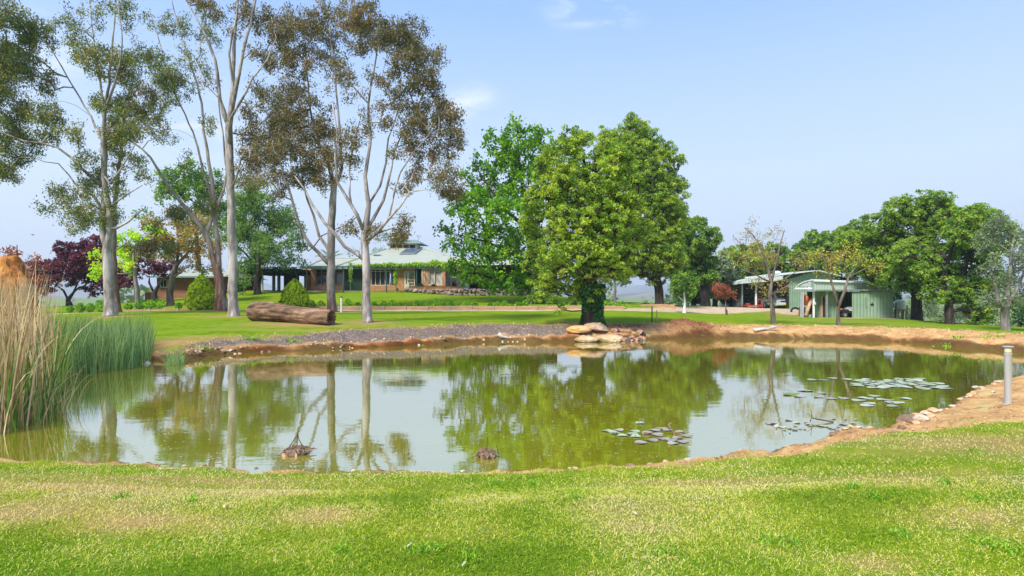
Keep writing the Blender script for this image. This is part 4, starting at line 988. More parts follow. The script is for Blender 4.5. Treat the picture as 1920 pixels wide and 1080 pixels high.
# ---- left background
tree('purple_leaf_tree', 'rounded purple-leaved plum tree, the larger one left of the pale twin gum', (130, 573), 58,
     [[(130, 573, 0, .22), (128, 562, 0, .2), (120, 545, 0, .1)], [(129, 566, 0, .15), (138, 548, 0, .1), (145, 530, 0, .06)]],
     [(105, 488, 18, 14), (130, 478, 22, 16), (155, 474, 22, 18), (180, 462, 18, 13), (100, 508, 24, 16), (130, 505, 34, 24), (165, 500, 30, 26), (190, 490, 20, 26), (75, 518, 20, 14), (110, 532, 34, 16), (150, 530, 34, 20), (190, 528, 22, 18), (75, 538, 14, 9), (215, 510, 18, 22), (222, 530, 18, 12), (198, 470, 10, 14)],
     BK_DARK, F_PURP, 'purple-leaved trees', leafL=.27, leafW=.16, trunk_r=.24, seed=61, nleaf=28, tipR=.6, dens=.75, cup=.6, shellb=.4)
tree('purple_leaf_tree', 'smaller purple-leaved tree in front of the brick wing', (290, 563), 57,
     [[(290, 563, 0, .25), (290, 550, 0, .22), (280, 530, 0, .1)], [(290, 552, 0, .2), (300, 530, 0, .1)]],
     [(280, 498, 22, 11), (302, 505, 18, 11), (265, 510, 14, 10), (290, 516, 20, 10), (318, 514, 12, 8), (235, 525, 14, 12, .7), (245, 515, 10, 10)], BK_DARK, F_PURP, 'purple-leaved trees', leafL=.27, leafW=.16, trunk_r=.26, seed=62, nleaf=22, tipR=.6, dens=.7, cup=.6)
tree('bare_tree', 'wispy tree with sparse dark red leaves behind the orange standing stone', (30, 579), 42,
     [[(30, 579, 0, .12), (28, 540, 0, .1), (30, 500, 0, .06), (32, 460, 0, .03)], [(28, 540, 0, .08), (55, 515, 0, .05), (80, 500, 0, .02)]],
     [(20, 470, 16, 10, .7), (38, 480, 16, 16, .8), (58, 500, 16, 14, .8), (70, 515, 16, 12, .9), (50, 520, 16, 14, .7), (12, 500, 14, 16, .8), (66, 540, 12, 10, .7)], BK_BROWN, F_RED, leafL=.2, leafW=.1, trunk_r=.12, seed=63, nleaf=11, tipR=.45, dens=.7, twig=4, tip_r=.01)
tree('lime_tree', 'slim tree with a few tiers of lime green leaves beside the twin gum', (259, 573), 47,
     [[(259, 573, 0, .2), (257, 545, 0, .17), (253, 510, 0, .13), (250, 470, 0, .08)], [(253, 505, 0, .07), (225, 490, 0, .04), (185, 483, 0, .02)], [(254, 515, 0, .06), (215, 515, 0, .03), (178, 512, 0, .015)]],
     [(186, 481, 16, 6, 1.2), (180, 510, 14, 6, 1.2), (215, 470, 20, 10), (228, 484, 22, 9), (240, 498, 16, 8), (222, 455, 12, 8, .7), (262, 450, 16, 12, .7), (300, 432, 14, 8, .6), (240, 442, 12, 8, .7), (205, 505, 14, 6, .8)], BK_GREY, F_LIME, leafL=.24, leafW=.16, trunk_r=.2, seed=64, nleaf=17, tipR=.45, dens=.8, depth=.8)
tree('autumn_tree', 'half-bare tree with ochre and olive autumn leaves left of the small conifer', (320, 568), 50,
     [[(319, 568, 0, .3), (319, 545, 0, .28), (324, 520, 0, .24), (330, 498, 0, .2)], [(330, 498, 0, .15), (305, 480, 0, .09), (285, 455, 0, .05)], [(330, 498, 0, .15), (335, 460, 0, .09), (330, 420, 0, .05)], [(330, 498, 0, .15), (355, 470, 0, .09), (370, 440, 0, .05)], [(328, 510, 0, .1), (350, 508, -.5, .06), (365, 495, -.6, .03)]],
     [(300, 425, 22, 14, .8), (330, 412, 26, 16, .8), (362, 418, 22, 18, .9), (285, 450, 20, 16, .8), (320, 445, 30, 20, .9), (358, 450, 28, 20), (385, 465, 20, 22, .9), (340, 475, 30, 16, .8), (300, 475, 24, 14, .6), (375, 495, 22, 14, .7), (340, 500, 22, 8, .5)],
     BK_BROWN, F_AUT, leafL=.22, leafW=.12, trunk_r=.27, seed=65, nleaf=18, tipR=.5, dens=.8, twig=4, tip_r=.012)
tree('feathery_tree', 'fine-leaved green tree overhanging the dark carport', (483, 553), 59,
     [[(483, 553, 0, .3), (482, 525, 0, .25), (485, 490, 0, .2), (480, 440, 0, .12)], [(485, 490, 0, .15), (520, 460, 0, .08), (545, 450, 0, .04)], [(483, 500, 0, .15), (455, 470, 0, .08)]],
     [(462, 352, 30, 22, .7), (490, 368, 34, 24, .9), (465, 395, 36, 30), (505, 398, 36, 26), (530, 420, 30, 22), (480, 425, 40, 28), (548, 445, 24, 16), (520, 455, 34, 22), (470, 460, 34, 26), (560, 462, 14, 10), (540, 478, 30, 12), (500, 484, 34, 14), (460, 490, 26, 20), (462, 520, 14, 18, .8), (450, 440, 20, 26), (455, 548, 10, 8, .6)],
     BK_DARK, F_FEATH, 'green trees left of the house', leafL=.3, leafW=.10, trunk_r=.3, seed=66, nleaf=32, tipR=.7, dens=.7, hang=.3)
tree('feathery_tree', 'bright green spreading tree high behind the leaning gum', (372, 560), 68,
     [[(372, 560, 0, .35), (372, 500, 0, .3), (368, 430, 0, .2), (365, 380, 0, .1)]],
     [(345, 338, 30, 14), (370, 330, 30, 14), (395, 340, 26, 16), (330, 358, 30, 16, .8), (365, 358, 36, 18), (400, 362, 26, 20), (310, 372, 22, 12, .7), (430, 372, 22, 18, .8), (280, 410, 20, 12, .7), (410, 400, 26, 26), (440, 430, 22, 30), (405, 440, 22, 26, .8), (375, 400, 24, 20, .8)],
     BK_DARK, F_BACK, 'green trees left of the house', leafL=.34, leafW=.15, trunk_r=.33, seed=67, nleaf=26, tipR=.75, dens=.7)
tree('leaning_tree', 'low leaning tree in shade under the carport side, behind the straight pale gum', (452, 548), 66,
     [[(448, 548, 0, .4), (462, 535, 0, .3), (478, 520, 0, .2)]], [(455, 530, 14, 10), (470, 522, 14, 10), (448, 515, 14, 12)], BK_DARK, F_DARK, leafL=.3, leafW=.15, trunk_r=.35, seed=68, nleaf=20, tipR=.6)
tree('background_gum', 'grey wispy gum showing above the roof behind the house', (745, 545), 105,
     [[(745, 545, 0, .4), (745, 500, 0, .3), (742, 470, 0, .2)]], [(725, 452, 12, 8, .7), (740, 442, 10, 7, .7), (748, 458, 12, 9, .7), (722, 470, 12, 8, .8), (758, 450, 8, 6, .5), (700, 478, 10, 5, .7), (670, 478, 14, 4, .8)], BK_GREY, F_GREY, leafL=.4, leafW=.18, trunk_r=.35, seed=69, nleaf=14, tipR=.9)
# palm behind the left end of the roof
def palm(px, d, top):
    x = (px - 960) * d / FPX; z0 = gz(x, d)
    root = thing('palm_tree', (x, d, z0), 'drooping palm showing above the left end of the house roof', 'palm tree')
    zt = CZ - (top - HOR) * d / FPX
    m = MB(); m.tube([(x, d, z0), (x + .1, d, (z0 + zt) / 2), (x, d, zt)], [.22, .17, .15], 10); m.build('trunk', BK_BROWN, root, smooth=True)
    V = []
    g = np.random.default_rng(5)
    for k in range(22):
        a = g.random() * 6.28; el = g.random() * 1.1 - .1; L = 2.2 + .8 * g.random()
        for s in np.linspace(.12, 1, 26):
            r = L * s; p = np.array([x + cos(a) * r * cos(el), d + sin(a) * r * cos(el), zt + sin(el) * r - .35 * r * r * .35])
            for sd in (-1, 1):
                q = np.array([-sin(a) * sd, cos(a) * sd, -.7]) * .45 * (1 - s * .6)
                w = np.array([cos(a), sin(a), -.3]) * .05
                V.append([p - w, p + w, p + q + w * .2, p + q - w * .2])
    fast_mesh('fronds', np.array(V), 4, F_GREY, root)
palm(618, 88, 484)

# conifer bushes
def conifer(px, d, wpx, hpx, label):
    x = (px - 960) * d / FPX; z0 = gz(x, d); H = hpx * d / FPX; R = wpx * d / FPX / 2
    root = thing('conifer_bush', (x, d, z0), label, 'bush', 'clipped conifer bushes')
    m = MB(); m.tube([(x, d, z0 - .05), (x, d, z0 + H * .8)], [.09, .03], 8); m.build('trunk', BK_BROWN, root)
    g = np.random.default_rng(int(px))
    n = 16000
    a = g.random(n) * 2 * pi; u = g.random(n)
    prof = np.interp(u, [0, .06, .25, .5, .75, .92, 1], [.72, .86, 1.0, .86, .55, .25, .03])
    lob = 1 + .22 * vnoise(np.cos(a) * 9 + 9, np.sin(a) * 9 + 9, u * 26) + .10 * np.sin(a * 7 + u * 4) * np.sin(u * 15 + a * 3) + .34 * vnoise(np.cos(a) * 3.5 + 9, np.sin(a) * 3.5 + 9, u * 11)
    k = .70 + .3 * g.random(n) ** .5
    r = R * prof * lob * k
    c = np.stack([x + np.cos(a) * r, d + np.sin(a) * r, z0 + .04 + u * H * (1 + .04 * vnoise(a * 4, u * 2, 1.))], 1)
    dirs = np.stack([np.cos(a) * .35, np.sin(a) * .35, np.ones(n)], 1)
    global rng
    kp = rng; rng = g
    Vv = leaves(c, .16, .06, dirs=dirs, spread=.28, up=np.stack([np.cos(a), np.sin(a), 0 * a], 1) * 2)
    rng = kp
    fast_mesh('foliage', Vv, 4, F_CON, root, np.clip((k - .7) / .3 * .5 + .4 * g.random(n), 0, 1))
conifer(377, 42.5, 56, 64, 'smaller cone-shaped green bush left of the leaning gum')
conifer(552, 43.5, 55, 57, 'rounded cone-shaped green bush behind the hollow log')

# low shrubs in the long edging bed
def shrub_mesh(seed, H, up=1.0):
    g = np.random.default_rng(seed); n = 300
    global rng
    kp = rng; rng = g
    a = g.random(n) * 6.28; u = g.random(n); r = H * .5 * np.sin(np.clip(u, .1, 1) * pi * .8 + .3) * g.random(n) ** .4
    c = np.stack([np.cos(a) * r, np.sin(a) * r, u * H], 1)
    Vv = leaves(c, .15, .075, dirs=np.stack([np.cos(a), np.sin(a), np.full(n, .9)], 1), spread=.5)
    rng = kp
    return Vv
SHP = []
for v in range(4):
    pr = None
    root = thing('edging_shrub', (0, 0, 0), 'young green shrub planted in the long timber-edged bed', 'shrub', 'young shrubs along the timber edging')
    fast_mesh('foliage', shrub_mesh(100 + v, .52 + .10 * v), 4, F_SHRUB, root)
    m = MB(); m.tube([(0, 0, -.05), (0, 0, .25)], [.025, .012], 5); m.build('stem', BK_BROWN, root)
    SHP.append(root)
def copy_tree(o, parent=None):
    c = o.copy(); COL.objects.link(c); c.parent = parent
    for ch in [q for q in o.children]: copy_tree(ch, c)
    return c
_used = set()
for k_, px in enumerate([132, 151, 169, 188, 241, 261, 281, 298, 335, 584, 602, 652, 671, 702, 719, 736, 752, 781, 800, 818, 831, 845, 859, 876, 891, 919, 933, 946, 960, 972, 985, 1030, 1055, 1072, 1090, 1127]):
    v = k_ % 4
    o = SHP[v] if v not in _used else copy_tree(SHP[v])
    _used.add(v)
    d = (41 + (px - 130) * .011) if px < 400 else 45.4
    d += .5 if px < 400 else 0
    p = G(px, d)
    lab = ('left of the pale twin gum' if px < 200 else 'between the pale twin gum and the small conifer' if px < 400 else 'just left of the grey gum behind the log' if px < 610 else 'between the white marker post and the nearest pale gum' if px < 680
           else 'below the wide window of the house' if px < 745 else 'below the front door and planter wall' if px < 840 else 'below the left half of the stone wall' if px < 900 else 'below the right half of the stone wall' if px < 1000 else 'beside the ivy-covered trunk')
    o['label'] = ('young shrub in timber edging ' if px != 859 else 'brightest shrub in timber edging ') + lab
    o.location = tuple(p); o.rotation_euler = (0, 0, px * 1.7); s_ = .75 + .35 * ((px * 37) % 10) / 10
    if px < 900: s_ *= 1.05
    o.scale = (s_, s_, s_)

# ------------------------------------------------------------------ buildings
def pb(m, x0, x1, yt, yb, d, dep, bev=0.0):
    """box whose front face covers photo columns x0..x1, rows yt..yb at distance d, DEP metres deep"""
    a = P(x0, yb, d); b = P(x1, yt, d)
    return m.box(a[0], b[0], d, d + dep, a[2], b[2], bev=bev)
def brick(name, c1, c2, mortar):
    m, t = new_mat(name)
    tcn = t.nodes.new('ShaderNodeTexCoord')
    sp = t.nodes.new('ShaderNodeSeparateXYZ'); t.links.new(tcn.outputs['Object'], sp.inputs[0])
    cb = t.nodes.new('ShaderNodeCombineXYZ')
    t.links.new(math_(t, 'ADD', sp.outputs[0], sp.outputs[1]), cb.inputs[0]); t.links.new(sp.outputs[2], cb.inputs[1])
    b = t.nodes.new('ShaderNodeTexBrick')
    b.inputs['Scale'].default_value = 1; b.inputs['Brick Width'].default_value = .24; b.inputs['Row Height'].default_value = .086
    b.inputs['Mortar Size'].default_value = .008; b.inputs['Bias'].default_value = 0
    b.inputs['Color1'].default_value = (*c1, 1); b.inputs['Color2'].default_value = (*c2, 1); b.inputs['Mortar'].default_value = (*mortar, 1)
    t.links.new(cb.outputs[0], b.inputs['Vector'])
    c = mixc(t, .35, b.outputs['Color'], ramp(t, [(.3, c1), (.7, c2)], noise(t, 1.5, 4)).outputs[0])
    return finish(m, t, c, .9, b.outputs['Fac'], .4, .01)
M_BRICK = brick('orange_brick', (.46, .17, .06), (.62, .30, .12), (.5, .4, .3))
M_BRICK2 = brick('brown_brick', (.20, .085, .045), (.33, .15, .07), (.28, .2, .15))
def corr(name, c, pitch=.2, rough=.45, metal=0.0, axis='x', amt=.012, dirt=.12):
    """ribbed steel sheet: ribs every PITCH metres"""
    m, t = new_mat(name)
    tcn = t.nodes.new('ShaderNodeTexCoord'); sp = t.nodes.new('ShaderNodeSeparateXYZ'); t.links.new(tcn.outputs['Object'], sp.inputs[0])
    src = {'x': sp.outputs[0], 'y': sp.outputs[1], 'xy': math_(t, 'ADD', sp.outputs[0], sp.outputs[1])}[axis]
    fr = math_(t, 'FRACT', math_(t, 'DIVIDE', src, pitch))
    rb = ramp(t, [(0, (1, 1, 1)), (.12, (1, 1, 1)), (.2, (0, 0, 0)), (.8, (0, 0, 0)), (.88, (1, 1, 1))], fr)
    n = noise(t, 1.3, 5, .6)
    dk = tuple(v * (1 - dirt * 2) for v in c); lt = tuple(min(.85, v * (1 + dirt)) for v in c)
    cc = ramp(t, [(.3, dk), (.7, lt)], n).outputs[0]
    return finish(m, t, cc, rough, rb.outputs[0], 1.0, amt * 2, metal)
M_ROOF = corr('pale_green_roof_steel', (.40, .42, .33), .22, .5, axis='x', dirt=.05)
M_FASC = mottled('green_fascia_paint', (.13, .20, .175), (.20, .28, .25), 3, .5)
M_PGREEN = mottled('dark_green_post_paint', (.02, .05, .05), (.045, .09, .085), 3, .5)
M_FRAME = mottled('brown_window_frame', (.30, .19, .13), (.40, .27, .19), 4, .5)
M_CREAM = mottled('cream_paint', (.62, .54, .38), (.74, .67, .5), 2, .5)
M_WHITE = mottled('white_paint', (.68, .68, .66), (.82, .82, .80), 2, .45)
M_DGREEN = mottled('dark_green_screen', (.008, .03, .018), (.03, .07, .035), 14, .8)
M_CURT = corr('pale_curtain_fabric', (.52, .50, .42), .12, .9, amt=.02)
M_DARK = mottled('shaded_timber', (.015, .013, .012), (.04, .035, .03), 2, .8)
M_GREYW = mottled('pale_grey_render', (.35, .37, .38), (.45, .47, .48), 2, .8)
m_, t = new_mat('window_glass'); M_GLASS = finish(m_, t, (.02, .028, .03), .06, spec=.8)
m_, t = new_mat('solar_glass'); M_SOLAR = finish(m_, t, (.10, .14, .20), .15, spec=.7)
M_STEEL = mottled('galvanised_steel', (.30, .32, .33), (.46, .48, .49), 4, .45, metal=.5)
M_CONC = mottled('concrete', (.38, .33, .28), (.5, .45, .4), 3, .9)
M_TIMB = mottled('weathered_pine', (.34, .19, .10), (.55, .35, .2), 3, .85, stretch=(.4, 1, 4))
M_SOIL = mottled('red_soil', (.22, .09, .04), (.36, .17, .08), 6, .95)

house = thing('brick_house', P(720, 545, 66), 'low orange brick house with pale green hipped metal roof and raised roof lantern', 'house')
D0 = 66.0
wl = MB()
yb = 546.5
for (a, b, yt, y2) in [(583, 591.5, 500, yb), (591.5, 644, 536, yb), (591.5, 644, 498, 505), (682, 695, 500, yb), (695, 743, 535.5, yb), (695, 743, 498, 505), (743, 757, 500, yb), (757, 778, 500, 508.5), (790, 797, 500, yb), (797, 803, 500, yb), (803, 829, 535, yb), (803, 829, 498, 504), (829, 835, 500, yb)]:
    pb(wl, a, b, yt, y2, D0 if a < 790 else D0 - .6, .35)
pb(wl, 570, 583, 500, yb, D0 + 1.5, .3)
a = P(583, 500, D0); b = P(1040, yb, D0)
wl.box(a[0] + .004, a[0] + .3, D0 + .36, D0 + 14, b[2] - .3, a[2])          # left side wall
wl.build('wall', M_BRICK, house)
m = MB(); pb(m, 644, 682, 498, yb, D0 + .1, .1); m.build('green_screen', M_DGREEN, house)
m = MB(); pb(m, 778, 790, 500, yb, D0 + .5, .1); m.build('green_screen', M_DGREEN, house)
m = MB(); pb(m, 835, 880, 500, yb, D0 + 1, .2); m.build('rendered_wall', M_GREYW, house)
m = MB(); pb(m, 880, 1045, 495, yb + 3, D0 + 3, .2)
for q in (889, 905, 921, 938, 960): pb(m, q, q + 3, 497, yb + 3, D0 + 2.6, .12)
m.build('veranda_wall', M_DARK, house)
m = MB(); pb(m, 843, 843 + 12, 503, yb, D0 + .9, .06); m.build('veranda_window', M_GLASS, house)
def window(x0, x1, yt, yb_, d, mull, transom=None, glass=M_GLASS, fmat=M_FRAME):
    f = MB(); w = .9
    pb(f, x0, x1, yt, yt + w, d, .12); pb(f, x0, x1, yb_ - w, yb_, d, .12)
    pb(f, x0, x0 + w, yt + w, yb_ - w, d + .001, .12); pb(f, x1 - w, x1, yt + w, yb_ - w, d + .001, .12)
    for q in mull: pb(f, q - .4, q + .4, yt + w, yb_ - w, d + .01, .1)
    if transom: pb(f, x0 + w, x1 - w, transom - .4, transom + .4, d + .02, .08)
    fo = f.build('window', fmat, house)
    g = MB(); pb(g, x0 + .4, x1 - .4, yt + .4, yb_ - .4, d + .16, .03); g.build('pane', glass, fo)
    s = MB(); pb(s, x0 - .5, x1 + .5, yb_ + .05, yb_ + 1.0, d - .06, .16); s.build('sill', fmat, fo)
window(592, 643, 505.5, 535.5, D0 + .06, (603, 614, 630), 511)
window(696, 731, 505, 535, D0 + .06, (704, 713, 722), 509, fmat=M_CREAM)
window(733, 741, 505, 535, D0 + .08, (), 511)
window(791.5, 796, 506, 534, D0 - .62 - .05, (), None, M_CURT, M_CREAM)
window(804, 828, 504.5, 534, D0 - .6 + .06, (815,), 508.5, M_CURT, M_CREAM)
m = MB(); pb(m, 757, 778, 508.8, 511, D0 + .04, .12); pb(m, 757, 759, 511, yb - 1, D0 + .041, .12); pb(m, 764, 766.5, 511, yb - 1, D0 + .041, .12); pb(m, 776.3, 778, 511, yb - 1, D0 + .041, .12); pb(m, 759, 764, 533, yb - 1, D0 + .042, .1)
pb(m, 759, 761, 511, 533, D0 + .043, .1); pb(m, 763, 764, 511, 533, D0 + .043, .1)
dr = m.build('door', M_CREAM, house)
m = MB()
for k in range(5): pb(m, 766.5 + k * 2.35, 767.0 + k * 2.35, 511, yb - 1, D0 + .02, .04)
for k in range(6): pb(m, 766.5, 776.3, 513 + k * 5.6, 513.7 + k * 5.6, D0 + .015, .03)
m.build('security_screen', M_CREAM, dr)
m = MB(); pb(m, 761, 763, 511, 533, D0 + .1, .03); pb(m, 766.5, 776.3, 511.2, yb - 1, D0 + .12, .03); m.build('pane', M_GLASS, dr)
m = MB(); pb(m, 765, 766, 525, 528, D0 - .04, .07); m.build('handle', M_DARK, dr)
# roofs
def RP(px, py, d): return P(px, py, d)
ez = P(0, 499, 65.2)[2]
xl, xr = P(628, 0, 64.5)[0], P(905, 0, 64.5)[0]
yf, ybk = 65.2, 84.0
top = P(0, 467, 73.5)[2]
txl, txr = P(724, 0, 73.5)[0], P(797, 0, 73.5)[0]
r = MB()
v = [(xl, yf, ez), (xr, yf, ez), (xr, ybk, ez), (xl, ybk, ez), (txl, 73.5, top), (txr, 73.5, top), (txr, 76, top), (txl, 76, top)]
r.add(v, [(0, 1, 5, 4), (1, 2, 6, 5), (2, 3, 7, 6), (3, 0, 4, 7), (4, 5, 6, 7)])
roof = r.build('roof', M_ROOF, house)
# west wing roof, lower ridge
xl2 = P(574, 0, 64.8)[0]; rz_ = P(0, 484, 70)[2]
r = MB()
xa, xb = P(610, 0, 70)[0], P(712, 0, 70)[0]
v = [(xl2, 65.25, ez - .05), (xb + 2, 65.25, ez - .05), (xb + 2, 76, ez - .05), (xl2, 76, ez - .05), (xa, 70.2, rz_), (xb + 2, 70.2, rz_)]
r.add(v, [(0, 1, 5, 4), (2, 3, 4, 5), (3, 0, 4)])
r.build('roof', M_ROOF, house)
# east part under the maple
r = MB(); xc = P(1045, 0, 66)[0]
v = [(xr - 3, 65.5, ez - .02), (xc, 66.5, ez - .02), (xc, 80, ez - .02), (xr - 3, 80, ez - .02), (xr - 1, 72.5, ez + 1.7), (xc - 4, 72.5, ez + 1.5)]
r.add(v, [(0, 1, 5, 4), (1, 2, 5), (2, 3, 4, 5), (3, 0, 4)])
r.build('roof', M_ROOF, house)
m = MB()
for (a_, b_) in (((xl, yf, ez), (txl, 73.5, top)), ((xr, yf, ez), (txr, 73.5, top)), ((xl2, 65.25, ez - .05), (xa, 70.2, rz_)), ((xa, 70.2, rz_), (xb - 1.0, 70.2, rz_))):
    m = MB(); m.tube([np.array(a_) + (0, 0, .04), np.array(b_) + (0, 0, .04)], [.09, .09], 6); m.build('ridge_cap', M_ROOF, house)
# raised skylight lantern with four louvred windows and its own roof
m = MB(); a = P(729, 468, 73.2); b = P(786, 456, 73.2)
m.box(a[0] + .25, b[0] - .3, 73.25, 76, a[2] - .3, b[2] + .1)
lan = m.build('lantern', M_CREAM, house)
m = MB(); x0, x1, z0, z1 = P(725, 0, 73)[0], P(790, 0, 73)[0], P(0, 457, 73)[2], P(0, 453.5, 74.5)[2]
m.add([(x0, 72.8, z0 + .02), (x1, 72.8, z0 + .02), (x1 + .5, 76.6, z0 + .02), (x0 - .5, 76.6, z0 + .02), (x0 + .8, 74.5, z1 + .25), (x1 - .8, 74.5, z1 + .25)], [(0, 1, 5, 4), (1, 2, 5), (2, 3, 4, 5), (3, 0, 4), (3, 2, 1, 0)])
m.build('lantern_roof', M_FASC, lan)
for q in (732, 744.5, 756.5, 768.5):
    m = MB(); pb(m, q, q + 9.6, 459.5, 464.5, 73.18, .06); m.build('louvre_window', M_DARK, lan)
# solar hot water panel lying on the roof slope
sl_ = (top - ez) / (73.5 - yf)
def on_roof(px, py):
    """point of the front roof plane seen at a photo position"""
    dx, dz = (px - 960) / FPX, -(py - HOR) / FPX
    d = (ez - CZ - sl_ * yf) / (dz - sl_)
    return np.array([dx * d, d, CZ + dz * d])
m = MB(); q = [on_roof(*c) for c in ((749.5, 477.5), (778, 477), (793, 466), (762, 468.5))]
m.add([p + (0, -.05, .12) for p in q] + [p + (0, 0, .02) for p in q], [(0, 1, 2, 3), (0, 4, 5, 1), (1, 5, 6, 2), (2, 6, 7, 3), (3, 7, 4, 0)])
sp_ = m.build('solar_panel', M_SOLAR, house)
m = MB(); fr_ = [p + (0, -.05, .13) for p in q]
for k in range(4): m.tube([fr_[k], fr_[(k + 1) % 4]], [.05, .05], 4)
m.build('panel_frame', M_STEEL, sp_)
m = MB(); p0 = on_roof(703, 479.5); m.tube([p0, p0 + (0, 0, .45)], [.03, .03], 6); m.build('dish_mast', M_STEEL, house)
m = MB(); dc = p0 + (0, -.1, .55); ax = Vector((-.55, -.75, .35)).normalized(); rot = ax.to_track_quat('Z', 'Y')
V_, F_ = [], []
for i in range(5):
    for k in range(16):
        rr_ = .48 * i / 4; V_.append(tuple(Vector(dc) + rot @ Vector((rr_ * cos(k * pi / 8), rr_ * sin(k * pi / 8), .35 * rr_ * rr_))))
for i in range(4):
    for k in range(16): F_.append((i * 16 + k, i * 16 + (k + 1) % 16, (i + 1) * 16 + (k + 1) % 16, (i + 1) * 16 + k))
m.add(V_, F_); m.tube([dc, np.array(dc) + np.array(ax) * .45], [.015, .015], 5); m.build('satellite_dish', M_FASC, house)
m = MB(); w0 = P(785, 456, 74.5); m.tube([w0, w0 + (0, 0, 1.0)], [.025, .02], 6)
for k in range(3):
    a_ = k * 2.09; e_ = w0 + np.array([cos(a_) * .28, sin(a_) * .28, .95]); m.tube([w0 + (0, 0, .92), e_], [.015, .015], 4); m.rock(e_, (.07, .07, .07), k, 1, .05)
m.tube([w0 + (-.3, 0, .7), w0 + (.35, 0, .72)], [.015, .015], 4)
m.build('weather_vane', M_STEEL, house)
m = MB(); w0 = P(831, 476, 70); m.tube([w0 - (0, 0, .6), w0 + (0, 0, 1.0)], [.03, .02], 6); m.tube([w0 + (-.35, 0, .5), w0 + (.35, 0, .55)], [.015, .015], 4); m.tube([w0 + (-.25, 0, .8), w0 + (.25, 0, .8)], [.015, .015], 4); m.build('antenna', M_STEEL, house)
m = MB(); pb(m, 575, 906, 498.5, 500.2, 65.0, .14); m.build('gutter', M_FASC, house)
m = MB(); pb(m, 575, 906, 500.3, 501.0, 65.2, .75); m.build('soffit', M_GREYW, house)
# pergola in front: beams, rafters and posts
m = MB()
pb(m, 562, 872, 501.5, 504, 61.2, .12); pb(m, 562, 872, 500.0, 502.0, 63.6, .1)
for q in np.arange(566, 872, 10.5):
    a = P(q, 501, 61.0)
    m.box(a[0], a[0] + .06, 60.8, 64.95, a[2] - .02, a[2] + .14)
m.build('pergola_beam', M_FASC, house)
for q in (575, 644, 724.5, 781, 846, 871):
    m = MB(); a = P(q, 503.5, 61.2); g = gz(a[0], 61.3); m.box(a[0] - .055, a[0] + .055, 61.21, 61.32, g - .1, a[2] - .04); m.build('pergola_post', M_PGREEN, house)
# low brick planter wall on the terrace
m = MB(); a = P(772, 537.5, 62.6); b = P(866, 548, 62.6); m.box(a[0], b[0], 62.6, 62.85, b[2] - .3, a[2]); m.box(a[0] - .02, b[0] + .02, 62.57, 62.88, a[2], a[2] + .05)
m.build('planter_wall', M_BRICK, house)
m = MB(); a = P(566, 545, 64); b = P(905, 549, 64); m.box(a[0], b[0], 62.9, 66.0, b[2] - .6, a[2] - .02); m.build('terrace', M_CONC, house)

# planter shrubs on the terrace
for k, (px, w, h, fm_, lab) in enumerate([(788, 12, 8, F_GREY, 'grey bushy pot plant on the low brick planter wall'), (850, 16, 12, F_PURP, 'dusky purple shrub on the terrace in front of the grey wall'), (812, 10, 5, F_DARK, 'dark low plant below the curtained window'), (745, 4, 7, F_SHRUB, 'small bright plant at the brick pier beside the front door'), (868, 10, 8, F_SHRUB, 'green shrub at the far end of the planter wall')]):
    d = 62.3 if px != 745 else 63.5
    a = P(px, 537, d); x0 = a[0]; z0 = a[2] + (.0 if px != 745 else -.5)
    if px in (788, 812, 850, 868): z0 = P(0, 537.4, 62.6)[2] + .05; d = 62.72
    root = thing('terrace_plant', (x0, d, z0), lab, 'plant')
    g = np.random.default_rng(k); n = 260; q = g.normal(size=(n, 3)) * .35; q[:, 2] = np.abs(q[:, 2])
    c = q * np.array([w / 2, 3.5, h / 1.2]) * d / FPX + (x0, d, z0)
    fast_mesh('foliage', leaves(c, .16, .08), 4, fm_, root)
    m = MB(); m.tube([(x0, d, z0), (x0, d, z0 + .2)], [.03, .02], 5); m.build('stem', BK_BROWN, root)

# grape vine over the pergola and climbing two posts
root = thing('grape_vine', P(760, 500, 62), 'yellow-green grape vine sprawling along the top of the pergola', 'vine')
C_ = []
for px in np.arange(664, 880, .22):
    thick = np.interp(px, [664, 700, 740, 800, 850, 880], [.10, .2, .30, .42, .65, .75]) * (1.0 + .9 * vnoise(px * .13, 0, 1.))
    for _ in range(9):
        d = 60.9 + rng.random() * 1.5
        p = P(px, 499.8, 61.2); C_.append((px * 0 + (px - 960) * 61.4 / FPX + rng.normal() * .1, d, p[2] + .1 + rng.random() ** 1.3 * max(.1, thick) - (.5 * rng.random() ** 3 if px > 820 else .12 * rng.random())))
for (pc, r_, n_) in ((583 + 0, 0, 0), (742, 2.2, 420), (862, 10, 900)):
    for _ in range(n_):
        t_ = rng.random(); C_.append(P(pc + rng.normal() * r_ * .7, 503 + t_ * (30 if pc < 800 else 18), 61.3) + (0, rng.normal() * .15, 0))
C_ = np.array(C_)
fast_mesh('foliage', leaves(C_, .19, .15), 4, F_VINE, root)
m = MB()
for k in range(4):
    xs = np.linspace(668, 876, 30); z_ = P(0, 500, 61.3)[2] + .16
    m.tube([((q - 960) * 61.4 / FPX, 61.5 + k * .7 + .2 * sin(q * .2 + k), z_ + .05 * sin(q * .31 + k * 2)) for q in xs], [.03] * 30, 5)
a = P(742, 500, 61.4); m.tube([(a[0], 61.45, gz(a[0], 61.4)), (a[0] + .08, 61.45, a[2] - 1.2), (a[0], 61.5, a[2] + .2)], [.05, .045, .03], 6)
m.build('stem', BK_GREY, root)
root = thing('climbing_plant', P(657, 546, 62.4), 'thin leafy climber on a pale stake in front of the dark green screen', 'plant')
c = np.array([P(657 + rng.normal() * 2.6 * (1 - t_ * .5), 493 + t_ * 36, 62.4) + (0, rng.normal() * .12, 0) for t_ in rng.random(420) ** 1.3])
fast_mesh('foliage', leaves(c, .17, .11), 4, F_VINE, root)
